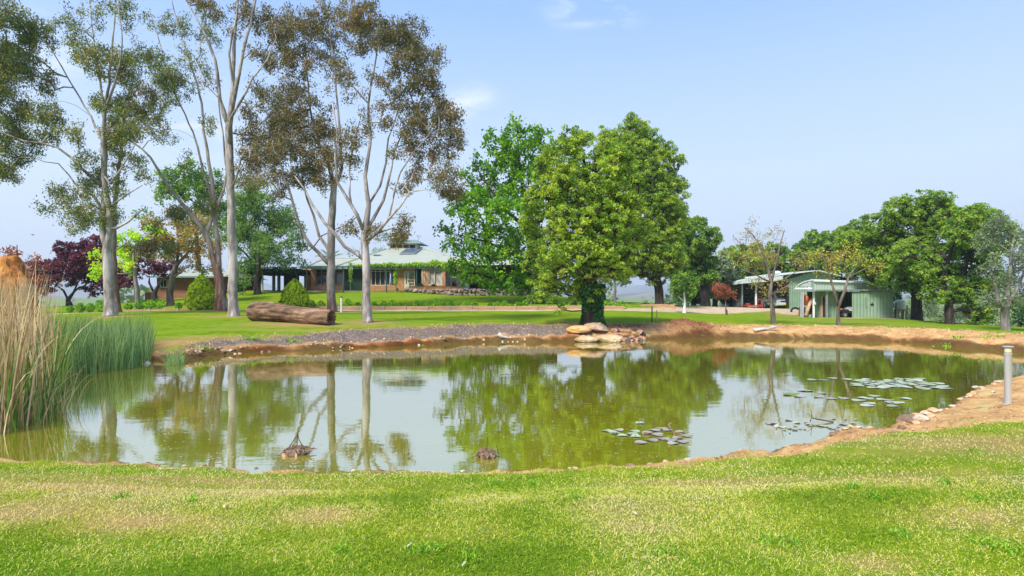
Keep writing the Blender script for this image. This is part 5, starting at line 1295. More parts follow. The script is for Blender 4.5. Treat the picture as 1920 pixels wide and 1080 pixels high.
m = MB(); a = P(657, 546, 62.4); m.tube([(a[0], 62.4, gz(a[0], 62.4)), (a[0], 62.4, a[2] + 2.6)], [.04, .03], 6); m.build('stem', BK_GREY, root)

# brick wing at the far left, dark carport between it and the house
wing = thing('brick_wing', P(345, 561, 61), 'long low brown brick wing of the house with dull metal roof behind the small conifer', 'building')
m = MB(); D1 = 61.0
zt = P(0, 519, D1)[2]; a = P(294, 561, D1); b = P(420, 561, D1)
m.box(a[0], b[0], D1, D1 + 9, a[2] - .8, zt); m.build('wall', M_BRICK2, wing)
m = MB(); c_ = P(268, 548, D1); m.box(c_[0], a[0] - .004, D1 + .3, D1 + .55, a[2] - .8, c_[2]); m.build('garden_wall', M_BRICK2, wing)
m = MB(); e0, e1 = P(286, 0, D1)[0], P(428, 0, D1)[0]; zr = P(0, 510.5, D1 + 5)[2]
m.add([(e0, D1 - .9, zt), (e1, D1 - .9, zt), (e1, D1 + 10, zt), (e0, D1 + 10, zt), (e0 + 1, D1 + 4.5, zr + .2), (e1 - 1, D1 + 4.5, zr + .2)], [(0, 1, 5, 4), (1, 2, 5), (2, 3, 4, 5), (3, 0, 4), (3, 2, 1, 0)])
m.build('roof', M_ROOF, wing)
m = MB(); m.box(e0, e1, D1 - 1.02, D1 - .905, zt - .12, zt + .04); m.build('gutter', M_FASC, wing)
m = MB(); pb(m, 300, 313, 524, 539, D1 - .05, .04)
w_ = m.build('window', M_WHITE, wing); m = MB(); pb(m, 301, 306, 525, 538, D1 - .07, .015); pb(m, 307, 312, 525, 538, D1 - .07, .015); m.build('pane', M_GLASS, w_)
cp = thing('carport', P(500, 547, 64), 'dark flat-roofed carport between the brick wing and the house, open to the sky behind', 'carport')
m = MB(); a, b = P(440, 512.5, 63), P(562, 502, 63)
zz = P(0, 506, 63)[2]
m.box(a[0], b[0], 62.5, 72, zz - .12, zz + .12); m.box(a[0] + .1, b[0], 62.35, 62.495, zz - .3, zz + .1)
m.build('roof', M_DARK, cp)
m = MB()
for k in range(9):
    x_ = a[0] + .5 + k * (b[0] - a[0] - 1) / 8; m.box(x_, x_ + .08, 62.6, 71.9, zz - .34, zz - .125)
m.build('rafter', M_DARK, cp)
for (q, w_, mt) in ((492, .12, M_STEEL), (512.5, .28, M_GREYW), (522, .28, M_GREYW), (476, .10, M_PGREEN), (556, .12, M_PGREEN), (446, .1, M_PGREEN)):
    dd = 63.0 if w_ < .2 else 68.0
    m = MB(); p = P(q, 0, dd); m.box(p[0] - w_ / 2, p[0] + w_ / 2, dd, dd + w_, gz(p[0], dd) - .1, zz - .35); m.build('post', mt, cp)
m = MB(); p = P(545, 0, 69); m.box(P(532, 0, 69)[0], P(560, 0, 69)[0], 69, 69.2, gz(p[0], 69) - .1, zz - .35); m.build('wall', M_DARK, cp)
root = thing('carport_creeper', P(510, 505, 64), 'tangle of brown creeper and leaves hanging over the carport edge', 'vine')
c = np.array([P(452 + rng.random() * 105, 501 + rng.random() ** 1.5 * (14 if rng.random() < .5 else 9), 62.2) + (0, -rng.random() * .3, 0) for _ in range(1500)])
fast_mesh('foliage', leaves(c, .2, .09), 4, F_DARK, root)

# drystone retaining wall below the terrace
st, t = new_mat('fieldstone')
at = t.nodes.new('ShaderNodeAttribute'); at.attribute_name = 'rnd'
cc = mixc(t, .5, ramp(t, [(0, (.13, .085, .07)), (.4, (.22, .16, .135)), (.7, (.28, .18, .15)), (1, (.40, .34, .31))], at.outputs['Fac']).outputs[0], ramp(t, [(.35, (.10, .07, .06)), (.7, (.38, .3, .26))], noise(t, 3.5, 5, .65)).outputs[0])
M_STONE = finish(st, t, cc, .9, noise(t, 9, 4), .5, .03)
swall = thing('stone_wall', P(880, 557, 57), 'low curved retaining wall of rounded purple-brown fieldstones below the terrace', 'wall')
m = MB(); g = np.random.default_rng(4); fr_ = []
curve = [(762, 545, 61.8), (790, 549, 60.5), (820, 553, 58.8), (860, 556, 57.2), (900, 557.5, 56.6), (940, 557.5, 56.6), (970, 556.5, 57), (992, 556, 58)]
cx = np.array([c[0] for c in curve])
tz = P(0, 543.5, 58)[2]
px = 762.0; sd = 0
while px < 993:
    d = np.interp(px, cx, [c[2] for c in curve]); b_ = P(px, np.interp(px, cx, [c[1] for c in curve]), d)
    H = max(.25, tz - b_[2]); z = b_[2] - .05; w = .32 + g.random() * .28
    while z < b_[2] + H - .04:
        h = min(.28 + g.random() * .3, b_[2] + H - z + .1)
        n0 = len(m.f)
        m.rock((b_[0] + g.normal() * .05, d + g.normal() * .06, z + h / 2), (w * .62, .34, h * .58), sd, 2, .28, flat=0)
        fr_ += [g.random()] * (len(m.f) - n0); sd += 1
        z += h * .92
    px += w * FPX / d * .95
o = m.build('stones', M_STONE, swall)
a_ = o.data.attributes.new('rnd', 'FLOAT', 'FACE'); a_.data.foreach_set('value', np.array(fr_, np.float32))

# long timber edging
ed = thing('timber_edging', P(700, 580, 45), 'long low retaining edge of pine sleepers with steel posts along the gravel path', 'edging')
def edging(root, px0, px1, d0, d1, rows, step, hh=.2, pick=None):
    n = int(round((px1 - px0) / step)); X0, X1 = (px0 - 960) * d0 / FPX, (px1 - 960) * d1 / FPX
    for k in range(n):
        t0, t1 = k / n, (k + 1) / n
        xa_, xb_ = X0 + (X1 - X0) * t0, X0 + (X1 - X0) * t1; ya, yb2 = d0 + (d1 - d0) * t0, d0 + (d1 - d0) * t1
        za, zb = gz(xa_, ya - .35), gz(xb_, yb2 - .35)
        for rw in range(rows):
            mm = MB(); g1, g2 = .02, .02
            zo = rw * hh
            th = .06
            vv = [(xa_ + .03, ya, za + zo - .03), (xb_ - .03, yb2, zb + zo - .03), (xb_ - .03, yb2 + th, zb + zo - .03), (xa_ + .03, ya + th, za + zo - .03)]
            vv += [(q[0], q[1], q[2] + hh - .012) for q in vv]
            mm.add(vv, [(3, 2, 1, 0), (4, 5, 6, 7), (0, 1, 5, 4), (1, 2, 6, 5), (2, 3, 7, 6), (3, 0, 4, 7)])
            mm.build('sleeper', M_TIMB, root)
        mm = MB(); mm.box(xa_ - .05, xa_ + .05, ya - .06, ya - .005, za - .1, za + rows * hh - .02); mm.build('post', M_STEEL, root)
edging(ed, 470, 1172, 44.75, 45.0, 2, 41, .17)
ed2 = thing('timber_edging', P(310, 580, 42), 'shorter low timber edge in front of the autumn tree, left of the pale gums', 'edging')
edging(ed2, 225, 385, 41.0, 43.0, 1, 53, .16)
rb = thing('raised_bed', P(1236, 569, 56.5), 'low wooden raised bed round the foot of the tall back tree', 'garden bed')
m = MB(); x0, x1 = P(1204, 0, 55.6)[0], P(1265, 0, 55.6)[0]; z_ = gz(P(1236, 0, 55.6)[0], 55.6)
z_ = gz(P(1236, 0, 55.6)[0], 55.6) + .04
m.box(x0, x1, 55.6, 55.66, z_ - .35, z_ + .24); m.build('board', M_TIMB, rb)
m = MB(); m.box(x0, x0 + .06, 55.664, 59.5, z_ - .35, z_ + .22); m.build('board', M_TIMB, rb)
m = MB(); m.box(x1 - .06, x1, 55.664, 59.5, z_ - .35, z_ + .22); m.build('board', M_TIMB, rb)
m = MB(); m.box(x0 + .065, x1 - .065, 55.67, 59.5, z_ - .35, z_ + .12); m.build('soil', M_SOIL, rb)
for px, w, lab in ((1212, 8, 'dark low plant at the left end of the raised wooden bed'), (1256, 9, 'dark low plant at the right end of the raised wooden bed')):
    p = P(px, 566, 56); root = thing('bed_plant', (p[0], 56.2, z_ + .12), lab, 'plant')
    q = rng.normal(size=(220, 3)) * np.array([w * .02, .2, .16]); q[:, 2] = abs(q[:, 2]); fast_mesh('foliage', leaves(q + (p[0], 56.2, z_ + .12), .16, .08), 4, F_DARK, root)
for px in (1135, 1146, 1158, 1166):
    p = G(px, 47); root = thing('flowering_shrub', p, {1135: 'bright yellow-green low shrub, first of four at the right end of the long edging', 1146: 'bright low shrub just left of the thin pale-trunked tree', 1158: 'bright low shrub just right of the thin pale-trunked tree', 1166: 'last bright shrub at the very end of the long timber edging'}[px], 'shrub', 'bright shrubs at the end of the edging')
    q = rng.normal(size=(260, 3)) * np.array([.2, .2, .22]); q[:, 2] = abs(q[:, 2]); fast_mesh('foliage', leaves(q + p, .15, .09), 4, F_SHRUB, root)

# ------------------------------------------------------------------ sheds
M_SHED = corr('shed_green_steel', (.24, .35, .24), .3, .5, axis='xy', amt=.06, dirt=.06)
M_SHED2 = corr('door_green_steel', (.29, .41, .29), .3, .5, axis='x', amt=.07, dirt=.06)
M_SHEDP = corr('faded_green_steel', (.36, .44, .34), .25, .5, axis='x', amt=.01, dirt=.06)
M_SHEDR = corr('pale_shed_roof', (.58, .63, .57), .2, .45, axis='x', dirt=.06)
M_LINER = corr('grey_wall_sheet', (.26, .25, .25), .19, .6, axis='xy', amt=.02)
front = thing('low_shed', P(1580, 597, 53), 'low green steel shed with a sliding door and white-edged fascia roof, open in the middle', 'shed')
D2 = 53.0; gzs = P(0, 597.0, D2)[2] + .02
# the slab and walls
m = MB(); a, b = P(1509, 0, D2), P(1676, 0, D2); m.prism([(a[0] - .2, D2 - .3), (b[0] + .5, D2 - .3), (b[0] + .5, D2 + 5.3), (a[0] + 2.3, D2 + 5.3)], gzs - .8, gzs, 'z'); m.build('slab', M_CONC, front)
zt = P(0, 545.5, D2)[2]
m = MB()
pb(m, 1526, 1550, 546, 592, D2 + .9, .06); pb(m, 1550.3, 1572, 546, 592, D2 + .9, .06)
for q in m.v: q[:, 2] = np.where(q[:, 2] < gzs + .7, gzs, q[:, 2])
x_r, x_l = P(1673, 0, D2)[0], P(1513, 0, D2)[0]
m.box(x_r - .06, x_r, D2 + .1, D2 + 4.9, gzs, zt); xl5 = P(1514, 0, D2 + 5)[0]; m.prism([(P(1513, 0, D2 + 1.2)[0], D2 + 1.2), (P(1513, 0, D2 + 1.2)[0] + .06, D2 + 1.2), (xl5 + .06, D2 + 5), (xl5, D2 + 5)], gzs, zt, 'z'); m.box(xl5 + .06, x_r - .06, D2 + 4.94, D2 + 5, gzs, zt)
m.build('wall', M_SHED, front)
m = MB(); a, b = P(1597, 546, D2), P(1671, 597, D2); m.box(a[0], b[0], D2 - .1, D2 - .04, gzs + .02, a[2] - .02); sd_ = m.build('sliding_door', M_SHED2, front)
m = MB(); pb(m, 1633, 1638.5, 569.5, 572.5, D2 - .16, .055); pb(m, 1635, 1636.6, 567.5, 569.5, D2 - .15, .04); m.build('latch', M_DARK, sd_)
m = MB(); p = P(1623, 557, D2 - .12); m.tube([p, p - (0, .01, .7), p - (-.1, .02, 1.0)], [.012, .012, .012], 4); m.build('chain', M_DARK, sd_)
m = MB(); x_ = P(1671.4, 0, D2)[0]; m.box(x_, x_ + .1, D2 - .12, D2 + .09, gzs, zt); m.build('corner_post', M_STEEL, front)
for q in (1526, 1550.5):
    m = MB(); x_ = P(q, 0, D2)[0]; m.box(x_ - .07, x_ + .07, D2 - .02, D2 + .12, gzs, zt - .02); m.build('post', M_WHITE if q == 1526 else M_STEEL, front)
m = MB(); a, b = P(1512, 545, D2), P(1675, 543.4, D2); m.box(a[0], b[0], D2 - .3, D2 - .13, b[2] - .07, b[2] + .03); m.build('gutter', M_STEEL, front)
# parapet-like upper fascia panel with white capping, and the bull-nosed left end
m = MB(); a, b = P(1526, 543, D2 + .8), P(1657, 528, D2 + .8); m.box(a[0], b[0], D2 + .8, D2 + .86, a[2] - .1, b[2]); m.build('fascia_panel', M_SHEDP, front)
m = MB(); a, b = P(1525, 524.3, D2 + .8), P(1668, 530.5, D2 + .8)
zc = a[2]
m.add([(a[0], D2 + .6, zc), (b[0], D2 + .6, zc - .26), (b[0], D2 + 1.3, zc - .2), (a[0], D2 + 1.3, zc + .06), (a[0], D2 + .6, zc - .16), (b[0], D2 + .6, zc - .40), (b[0], D2 + 1.3, zc - .40), (a[0], D2 + 1.3, zc - .16)],
      [(0, 1, 2, 3), (7, 6, 5, 4), (0, 4, 5, 1), (1, 5, 6, 2), (2, 6, 7, 3), (3, 7, 4, 0)])
m.build('capping', M_WHITE, front)
m = MB(); x_ = P(1523, 0, D2)[0]; m.box(x_, x_ + .17, D2 + .7, D2 + .9, P(0, 543.5, D2)[2], zc - .16); m.build('trim', M_WHITE, front)
m = MB(); x_ = P(1657.5, 0, D2)[0]; m.box(x_, x_ + .16, D2 + .7, D2 + .9, P(0, 543, D2)[2], P(0, 531.5, D2)[2]); m.build('trim', M_WHITE, front)
# bullnose: a curved sheet sweeping down to the left
arc = [(1523, 524.5), (1516, 525), (1507, 527.5), (1499, 531.5), (1492, 537), (1488.5, 542.3)]
m = MB(); V_ = []
for (q, w) in arc:
    p = P(q, w, D2 + .7); V_ += [(p[0], D2 + .62, p[2]), (p[0] * (D2 + 5) / (D2 + .62), D2 + 5, p[2] + .02)]
n_ = len(arc); F_ = [(2 * i, 2 * i + 2, 2 * i + 3, 2 * i + 1) for i in range(n_ - 1)]
V2 = [(x, y, z - .07) for x, y, z in V_]; m.add(V_ + V2, F_ + [(2 * i + 2 * n_, 2 * i + 1 + 2 * n_, 2 * i + 3 + 2 * n_, 2 * i + 2 + 2 * n_) for i in range(n_ - 1)] + [(2 * i, 2 * i + 2 * n_, 2 * i + 2 + 2 * n_, 2 * i + 2) for i in range(n_ - 1)] + [(2 * n_ - 2, 4 * n_ - 2, 4 * n_ - 1, 2 * n_ - 1)])
m.build('curved_roof_end', M_WHITE, front)
m = MB(); pl = [(P(q, w, D2 + .7)[0], P(q, w, D2 + .7)[2] - .1) for q, w in [(1521, 527), (1514, 528), (1506, 531), (1501, 535), (1521, 535)]]
m.prism(pl, D2 + .66, D2 + .72, 'y'); m.build('end_panel', M_GREYW, front)
m = MB(); a, b = P(1491, 539.3, D2 + .65), P(1522.5, 542.2, D2 + .65); m.box(a[0], b[0], D2 + .6, D2 + .7, b[2], a[2]); m.build('bottom_rail', M_WHITE, front)
m = MB(); m.add([(x_l - .1, D2 - .12, zt + .06), (x_r + .1, D2 - .12, zt + .06), (x_r + .1, D2 + 5.1, zt + .32), (xl5 - .1, D2 + 5.1, zt + .32), (x_l - .1, D2 - .12, zt), (x_r + .1, D2 - .12, zt), (x_r + .1, D2 + 5.1, zt + .26), (xl5 - .1, D2 + 5.1, zt + .26)], [(0, 1, 2, 3), (7, 6, 5, 4), (0, 4, 5, 1), (1, 5, 6, 2), (3, 7, 4, 0), (2, 6, 7, 3)])
m.build('roof', M_SHEDR, front)
m = MB(); pb(m, 1510, 1531, 544, 546.3, D2 - .5, .4); m.build('shelf_roof', M_STEEL, front)

# larger open-fronted shed behind
big = thing('open_shed', P(1440, 578, 73), 'larger green gabled steel shed with open front bays where vehicles are parked', 'shed')
D3 = 74.0; gb = P(0, 578.6, D3)[2]
X = lambda q, d=D3: (q - 960) * d / FPX
Z = lambda w, d=D3: CZ - (w - HOR) * d / FPX
m = MB(); m.box(X(1388), X(1600), D3 - .4, D3 + 14, gb - 1.2, gb); m.build('slab', M_CONC, big)
# right closed part: front wall 1480..1510+ and gable
m = MB()
pl = [(X(1480), gb - .3), (X(1566), gb - .3), (X(1566), Z(517)), (X(1528), Z(508)), (X(1480), Z(523.5)), ]
m.prism(pl, D3, D3 + .08, 'y'); m.build('front_wall', M_SHED, big)
m = MB(); m.box(X(1566) - .08, X(1566), D3 + .085, D3 + 13.9, gb - .2, Z(517)); m.build('side_wall', M_SHED, big)
m = MB(); m.prism([(X(1452), Z(528.0)), (X(1479.7), Z(528.0)), (X(1479.7), Z(523.5)), (X(1452), Z(524))], D3, D3 + .08, 'y'); m.build('lintel', M_SHED, big)
# left open bay: back and left walls
m = MB(); m.box(X(1393), X(1480), D3 + 8, D3 + 8.1, gb, Z(533)); m.box(X(1393), X(1393) + .1, D3 + .5, D3 + 7.99, gb, Z(533)); m.build('liner_wall', M_LINER, big)
m = MB(); m.box(X(1479.7), X(1479.7) + .08, D3 + .1, D3 + 7.99, gb, Z(526)); m.build('partition', M_DARK, big)
m = MB(); m.box(X(1394.5), X(1420), D3 + 7.8, D3 + 7.95, gb + 1.35, gb + 1.5); m.build('girt', M_STEEL, big)
for q, mt in ((1393, M_STEEL), (1419, M_WHITE)):
    m = MB(); m.box(X(q) - .09, X(q) + .09, D3 + .2, D3 + .38, gb, Z(531)); m.build('post', mt, big)
# roof: low-pitched skillion left of the ridge, rounded left edge
m = MB()
prof = [(1377.5, 532.5), (1379.5, 529), (1383, 526.5), (1390, 524.8), (1452, 516.3), (1528, 506.8), (1528, 506.8), (1570, 517)]
V_ = []
for (q, w) in prof: V_ += [(X(q), D3 - .8, Z(w)), (X(q), D3 + 14, Z(w) + .1)]
n_ = len(prof); F_ = [(2 * i, 2 * i + 2, 2 * i + 3, 2 * i + 1) for i in range(n_ - 1) if i != 5]
m.add(V_, F_)
V2 = [(x, y, z - .1) for x, y, z in V_]; m.add(V2, [tuple(reversed(f)) for f in F_])
m.add(V_ + V2, [(2 * i, 2 * i + 2 * n_, 2 * i + 2 + 2 * n_, 2 * i + 2) for i in range(n_ - 1) if i != 5])
m.build('roof', M_SHEDR, big)
# deep pale fascia sheet rolling over the open bay
m = MB(); V_ = []
fa = [(1377.5, 532.7, 532.5), (1390, 531.8, 525.0), (1420, 529.5, 521.5), (1462, 526.5, 518)]
for (q, w0, w1) in fa: V_ += [(X(q), D3 - .82, Z(w0)), (X(q), D3 - .82, Z(w1)), (X(q), D3 - .74, Z(w0)), (X(q), D3 - .74, Z(w1))]
F_ = []
for i in range(3):
    a_ = 4 * i; F_ += [(a_, a_ + 4, a_ + 5, a_ + 1), (a_ + 3, a_ + 7, a_ + 6, a_ + 2), (a_, a_ + 2, a_ + 6, a_ + 4)]
m.add(V_, F_); m.build('fascia', M_SHEDR, big)
m = MB(); p = P(1486, 507.5, D3 + 3); m.rock((X(1484), D3 + 4, Z(509)), (.5, .5, .3), 3, 2, .2); m.build('roof_vent', M_WHITE, big)

# ------------------------------------------------------------------ vehicles and shed contents
M_CARW = finish(*new_mat('white_car_paint'), (.74, .75, .75), .25, spec=.6)
M_CARG = finish(*new_mat('silver_paint'), (.55, .57, .58), .3, spec=.6)
M_TYRE = mottled('tyre_rubber', (.012, .012, .012), (.03, .028, .026), 9, .85)
M_RIM = mottled('rim_metal', (.25, .25, .26), (.4, .4, .41), 9, .4, metal=.5)
M_BLK = mottled('black_plastic', (.012, .012, .013), (.03, .03, .032), 5, .5)
M_YEL = finish(*new_mat('yellow_plate'), (.75, .62, .03), .5)
M_LAMP = finish(*new_mat('lamp_glass'), (.6, .62, .63), .1, spec=.9)
M_REDP = mottled('red_paint', (.32, .03, .02), (.5, .07, .04), 4, .5)
M_ORNG = mottled('orange_plastic', (.62, .15, .02), (.8, .24, .03), 4, .5)
def wheel(root, x, y, z, r, w, ax='x'):
    a, b = ((x - w / 2, y, z), (x + w / 2, y, z)) if ax == 'x' else ((x, y - w / 2, z), (x, y + w / 2, z))
    m = MB(); e = (np.array(b) - a); m.tube([a, np.array(a) + e * .12, np.array(a) + e * .88, b], [r * .9, r, r, r * .9], 24)
    wo = m.build('wheel', M_TYRE, root, smooth=False)
    m = MB(); m.tube([np.array(a) - e * .04, np.array(b) + e * .04], [r * .55, r * .55], 16); m.build('rim', M_RIM, wo)
# vehicles face the camera, nose at local y = 0, going back in +y; slightly turned is left out (they stand square in the bay)
def loft(m, secs, close=True):
    """secs: list of rings (same length) -> skin"""
    n = len(secs[0]); V_ = [p for s_ in secs for p in s_]; F_ = []
    for i in range(len(secs) - 1):
        for k in range(n):
            a, b = i * n + k, i * n + (k + 1) % n
            F_.append((a, b, b + n, a + n))
    if close: F_ += [tuple(range(n - 1, -1, -1)), tuple(range((len(secs) - 1) * n, len(secs) * n))]
    m.add(V_, F_)
def van(px, d, label):
    x0 = (px - 960) * d / FPX; z0 = gb
    root = thing('parked_van', (x0, d, z0), label, 'van')
    # ring in xz for each y: width, bottom, shoulder, roof
    def ring(y, w, zb, zs, zr, wr):
        return [(x0 + a, d + y, z0 + b) for a, b in ((-w, zb), (w, zb), (w, zs * .6 + zb * .4), (w * .985, zs), (wr, zr - .08), (wr - .1, zr), (-wr + .1, zr), (-wr, zr - .08), (-w * .985, zs), (-w, zs * .6 + zb * .4))]
    m = MB(); loft(m, [ring(.0, .86, .42, .85, .98, .8), ring(.08, .9, .35, 1.0, 1.12, .85), ring(.35, .94, .3, 1.1, 1.26, .86), ring(.95, .95, .3, 1.15, 2.12, .76), ring(1.3, .95, .3, 1.15, 2.24, .78), ring(4.6, .95, .3, 1.15, 2.24, .78), ring(4.8, .9, .4, 1.1, 2.1, .72)])
    body = m.build('body', M_CARW, root)
    m = MB(); m.add([(x0 + a, d + y, z0 + z) for a, y, z in ((-.78, .37, 1.27), (.78, .37, 1.27), (.70, .90, 2.02), (-.70, .90, 2.02))] , [(0, 1, 2, 3)]); q = m.v[0]; m.v[0] = q + (0, -.035, .03); m.build('windscreen', M_GLASS, root)
    for s_ in (-1, 1):
        m = MB(); m.add([(x0 + s_ * a, d + y, z0 + z) for a, y, z in ((.965, 1.05, 1.2), (.965, 2.2, 1.2), (.84, 2.2, 1.95), (.84, 1.3, 1.95))], [(0, 1, 2, 3)]); m.build('side_window', M_GLASS, root)
        m = MB(); m.box(x0 + s_ * .66 - .17, x0 + s_ * .66 + .17, d - .03, d + .12, z0 + .78, z0 + 1.0, bev=.05); m.build('headlight', M_LAMP, root)
        m = MB(); m.box(x0 + s_ * 1.08 - .09, x0 + s_ * 1.08 + .09, d + .75, d + .83, z0 + 1.25, z0 + 1.55, bev=.03); m.build('mirror', M_BLK, root)
        wheel(root, x0 + s_ * .82, d + .95, z0 + .33, .33, .22); wheel(root, x0 + s_ * .82, d + 3.7, z0 + .33, .33, .22)
    m = MB(); m.box(x0 - .45, x0 + .45, d - .05, d + .05, z0 + .82, z0 + .98, bev=.03); m.build('grille', M_BLK, root)
    m = MB(); m.box(x0 - .9, x0 + .9, d - .13, d + .1, z0 + .38, z0 + .72, bev=.08); m.build('bumper', M_CARG, root)
    m = MB(); m.box(x0 - .22, x0 + .22, d - .16, d - .135, z0 + .48, z0 + .62); m.build('number_plate', M_YEL, root)
def ute(px, d, label):
    x0 = (px - 960) * d / FPX; z0 = gb
    root = thing('parked_ute', (x0, d, z0), label, 'utility truck')
    def ring(y, w, zb, zs, zr, wr):
        return [(x0 + a, d + y, z0 + b) for a, b in ((-w, zb), (w, zb), (w, zs * .6 + zb * .4), (w * .985, zs), (wr, zr - .04), (wr - .1, zr), (-wr + .1, zr), (-wr, zr - .04), (-w * .985, zs), (-w, zs * .6 + zb * .4))]
    m = MB(); loft(m, [ring(.0, .82, .5, .95, 1.02, .8), ring(.15, .9, .45, 1.05, 1.12, .84), ring(1.2, .92, .45, 1.1, 1.18, .84), ring(1.75, .92, .45, 1.12, 1.72, .72), ring(2.1, .92, .45, 1.12, 1.8, .72), ring(3.2, .92, .45, 1.12, 1.8, .72), ring(3.3, .92, .45, 1.1, 1.12, .86), ring(5.0, .92, .5, 1.1, 1.12, .86)])
    m.build('body', M_CARW, root)
    m = MB(); m.add([(x0 + a, d + y, z0 + z) for a, y, z in ((-.76, 1.2, 1.22), (.76, 1.2, 1.22), (.66, 1.68, 1.70), (-.66, 1.68, 1.70))], [(0, 1, 2, 3)]); m.v[0] = m.v[0] + (0, -.035, .03); m.build('windscreen', M_GLASS, root)
    for s_ in (-1, 1):
        m = MB(); m.box(x0 + s_ * .66 - .16, x0 + s_ * .66 + .16, d - .03, d + .15, z0 + .82, z0 + 1.0, bev=.05); m.build('headlight', M_LAMP, root)
        wheel(root, x0 + s_ * .8, d + .8, z0 + .38, .38, .24); wheel(root, x0 + s_ * .8, d + 4.0, z0 + .38, .38, .24)
    m = MB(); m.box(x0 - .42, x0 + .42, d - .04, d + .06, z0 + .74, z0 + .98, bev=.03); m.build('grille', M_BLK, root)
    m = MB(); m.box(x0 - .9, x0 + .9, d - .25, d - .05, z0 + .45, z0 + .72, bev=.07)
    for s_ in (-1, 1): m.tube([(x0 + s_ * .3, d - .2, z0 + .7), (x0 + s_ * .32, d - .22, z0 + 1.12)], [.035, .035], 8)
    m.tube([(x0 - .75, d - .18, z0 + .95), (x0 - .5, d - .22, z0 + 1.1), (x0 + .5, d - .22, z0 + 1.1), (x0 + .75, d - .18, z0 + .95)], [.035] * 4, 8)
    m.build('bull_bar', M_CARG, root)
van(1470, 75.0, 'white van with a yellow number plate parked in the open shed')
ute(1441, 75.6, 'white four-wheel-drive ute with a bull bar, parked left of the van')
# red farm implement
p = np.array([X(1404), D3 - .1, gb]); root = thing('slasher', p, 'red tractor implement lying low in the left bay of the open shed', 'farm implement')
m = MB(); m.box(p[0] - .8, p[0] + 1.0, p[1], p[1] + 1.3, gb + .28, gb + .45, bev=.04); m.box(p[0] - .2, p[0] + .3, p[1] + .3, p[1] + .8, gb + .45, gb + .68, bev=.05); m.build('deck', M_REDP, root)
m = MB(); m.box(p[0] - .2, p[0] + .9, p[1] - .12, p[1] - .005, gb + .22, gb + .32); m.build('skid', M_TIMB, root)
for q in (-.6, .25): wheel(root, p[0] + q, p[1] - .22, gb + .14, .14, .1, 'x')
p = np.array([X(1426), D3 + .2, gb]); root = thing('farm_machine', p, 'upright red machine frame behind the white post of the open shed', 'farm implement')
m = MB()
for q in (-.35, .35): m.tube([(p[0] + q, p[1], gb), (p[0] + q * .5, p[1] + .1, gb + 1.2)], [.06, .05], 6)
m.box(p[0] - .5, p[0] + .5, p[1] + .1, p[1] + .7, gb + .15, gb + .5, bev=.05); m.box(p[0] - .2, p[0] + .2, p[1], p[1] + .2, gb + 1.1, gb + 1.25); m.build('frame', M_REDP, root)
wheel(root, p[0] + .95, p[1] + .6, gb + .45, .45, .2)
# quad bike in the low shed
x0, d0, z0 = P(1586, 0, D2 + .6)[0], D2 + .5, gzs
root = thing('quad_bike', (x0, d0, z0), 'black and silver quad bike in the dark opening beside the sliding door', 'quad bike')
wheel(root, x0 - .18, d0, z0 + .28, .28, .24, 'y'); wheel(root, x0 - .18, d0 + 1.0, z0 + .28, .28, .24, 'y'); wheel(root, x0 + 1.05, d0, z0 + .28, .28, .24, 'y'); wheel(root, x0 + 1.05, d0 + 1.0, z0 + .28, .28, .24, 'y')
m = MB(); m.prism([(x0 - .5, z0 + .55), (x0 - .35, z0 + .72), (x0 + .1, z0 + .8), (x0 + .3, z0 + .62), (x0 + .8, z0 + .6), (x0 + 1.3, z0 + .66), (x0 + 1.3, z0 + .58), (x0 + .8, z0 + .45), (x0 + .2, z0 + .42), (x0 - .2, z0 + .6)], d0 - .05, d0 + 1.05, 'y'); m.build('mudguard', M_BLK, root)
m = MB(); m.prism([(x0 + .1, z0 + .8), (x0 + .3, z0 + 1.02), (x0 + .55, z0 + 1.0), (x0 + .9, z0 + .85), (x0 + .95, z0 + .64), (x0 + .3, z0 + .64)], d0 + .2, d0 + .8, 'y'); m.build('body', M_CARG, root)
m = MB(); m.box(x0 - .52, x0 - .3, d0 + .05, d0 + .35, z0 + .74, z0 + .86, bev=.03); m.build('lamp', M_ORNG, root)
m = MB(); m.tube([(x0 + .25, d0, z0 + 1.12), (x0 + .3, d0 + .5, z0 + 1.08), (x0 + .25, d0 + 1.0, z0 + 1.12)], [.02] * 3, 6); m.build('handlebar', M_BLK, root)
# leaning things at the left end of the low shed
p = P(1516, 0, D2); root_z = gzs
m = MB(); a = P(1511, 592, D2 - .3); b = P(1521.5, 560, D2 + .3); m.tube([a, b], [.16, .14], 10)
tag(m.build('leaning_log', M_TIMB, org=(a[0], a[1], gzs), smooth=True), 'thick pale timber post leaning against the left end of the low shed', 'timber post')
m = MB(); pb(m, 1512.5, 1517, 555, 571, D2 + .5, .3, bev=.05); root = thing('tool_rack', P(1514, 592, D2 + .5), 'narrow rack with orange and red panels at the left end of the low shed', 'rack')
m.build('panel', M_ORNG, root); m = MB(); pb(m, 1510, 1512.2, 553, 573, D2 + .55, .3); m.build('panel', M_REDP, root)
m = MB(); x_ = P(1509, 0, D2)[0]; m.box(x_, x_ + .12, D2 + .4, D2 + .9, gzs, P(0, 548, D2)[2]); m.build('upright', M_GREYW, root)
for k, (q, h, mt, lab) in enumerate([(1541, 2.0, M_TIMB, 'rusty brown plank standing against the green wall of the low shed'), (1545, 1.9, M_DARK, 'dark board standing beside the rusty plank'), (1538, 1.1, M_STEEL, 'short grey pipe propped by the rusty plank')]):
    m = MB(); x_ = P(q, 0, D2 + .7)[0]; m.box(x_ - (.1 if k < 2 else .03), x_ + (.1 if k < 2 else .03), D2 + .72, D2 + .78, gzs, gzs + h); tag(m.build('standing_plank', mt, org=(x_, D2 + .7, gzs)), lab, 'plank')
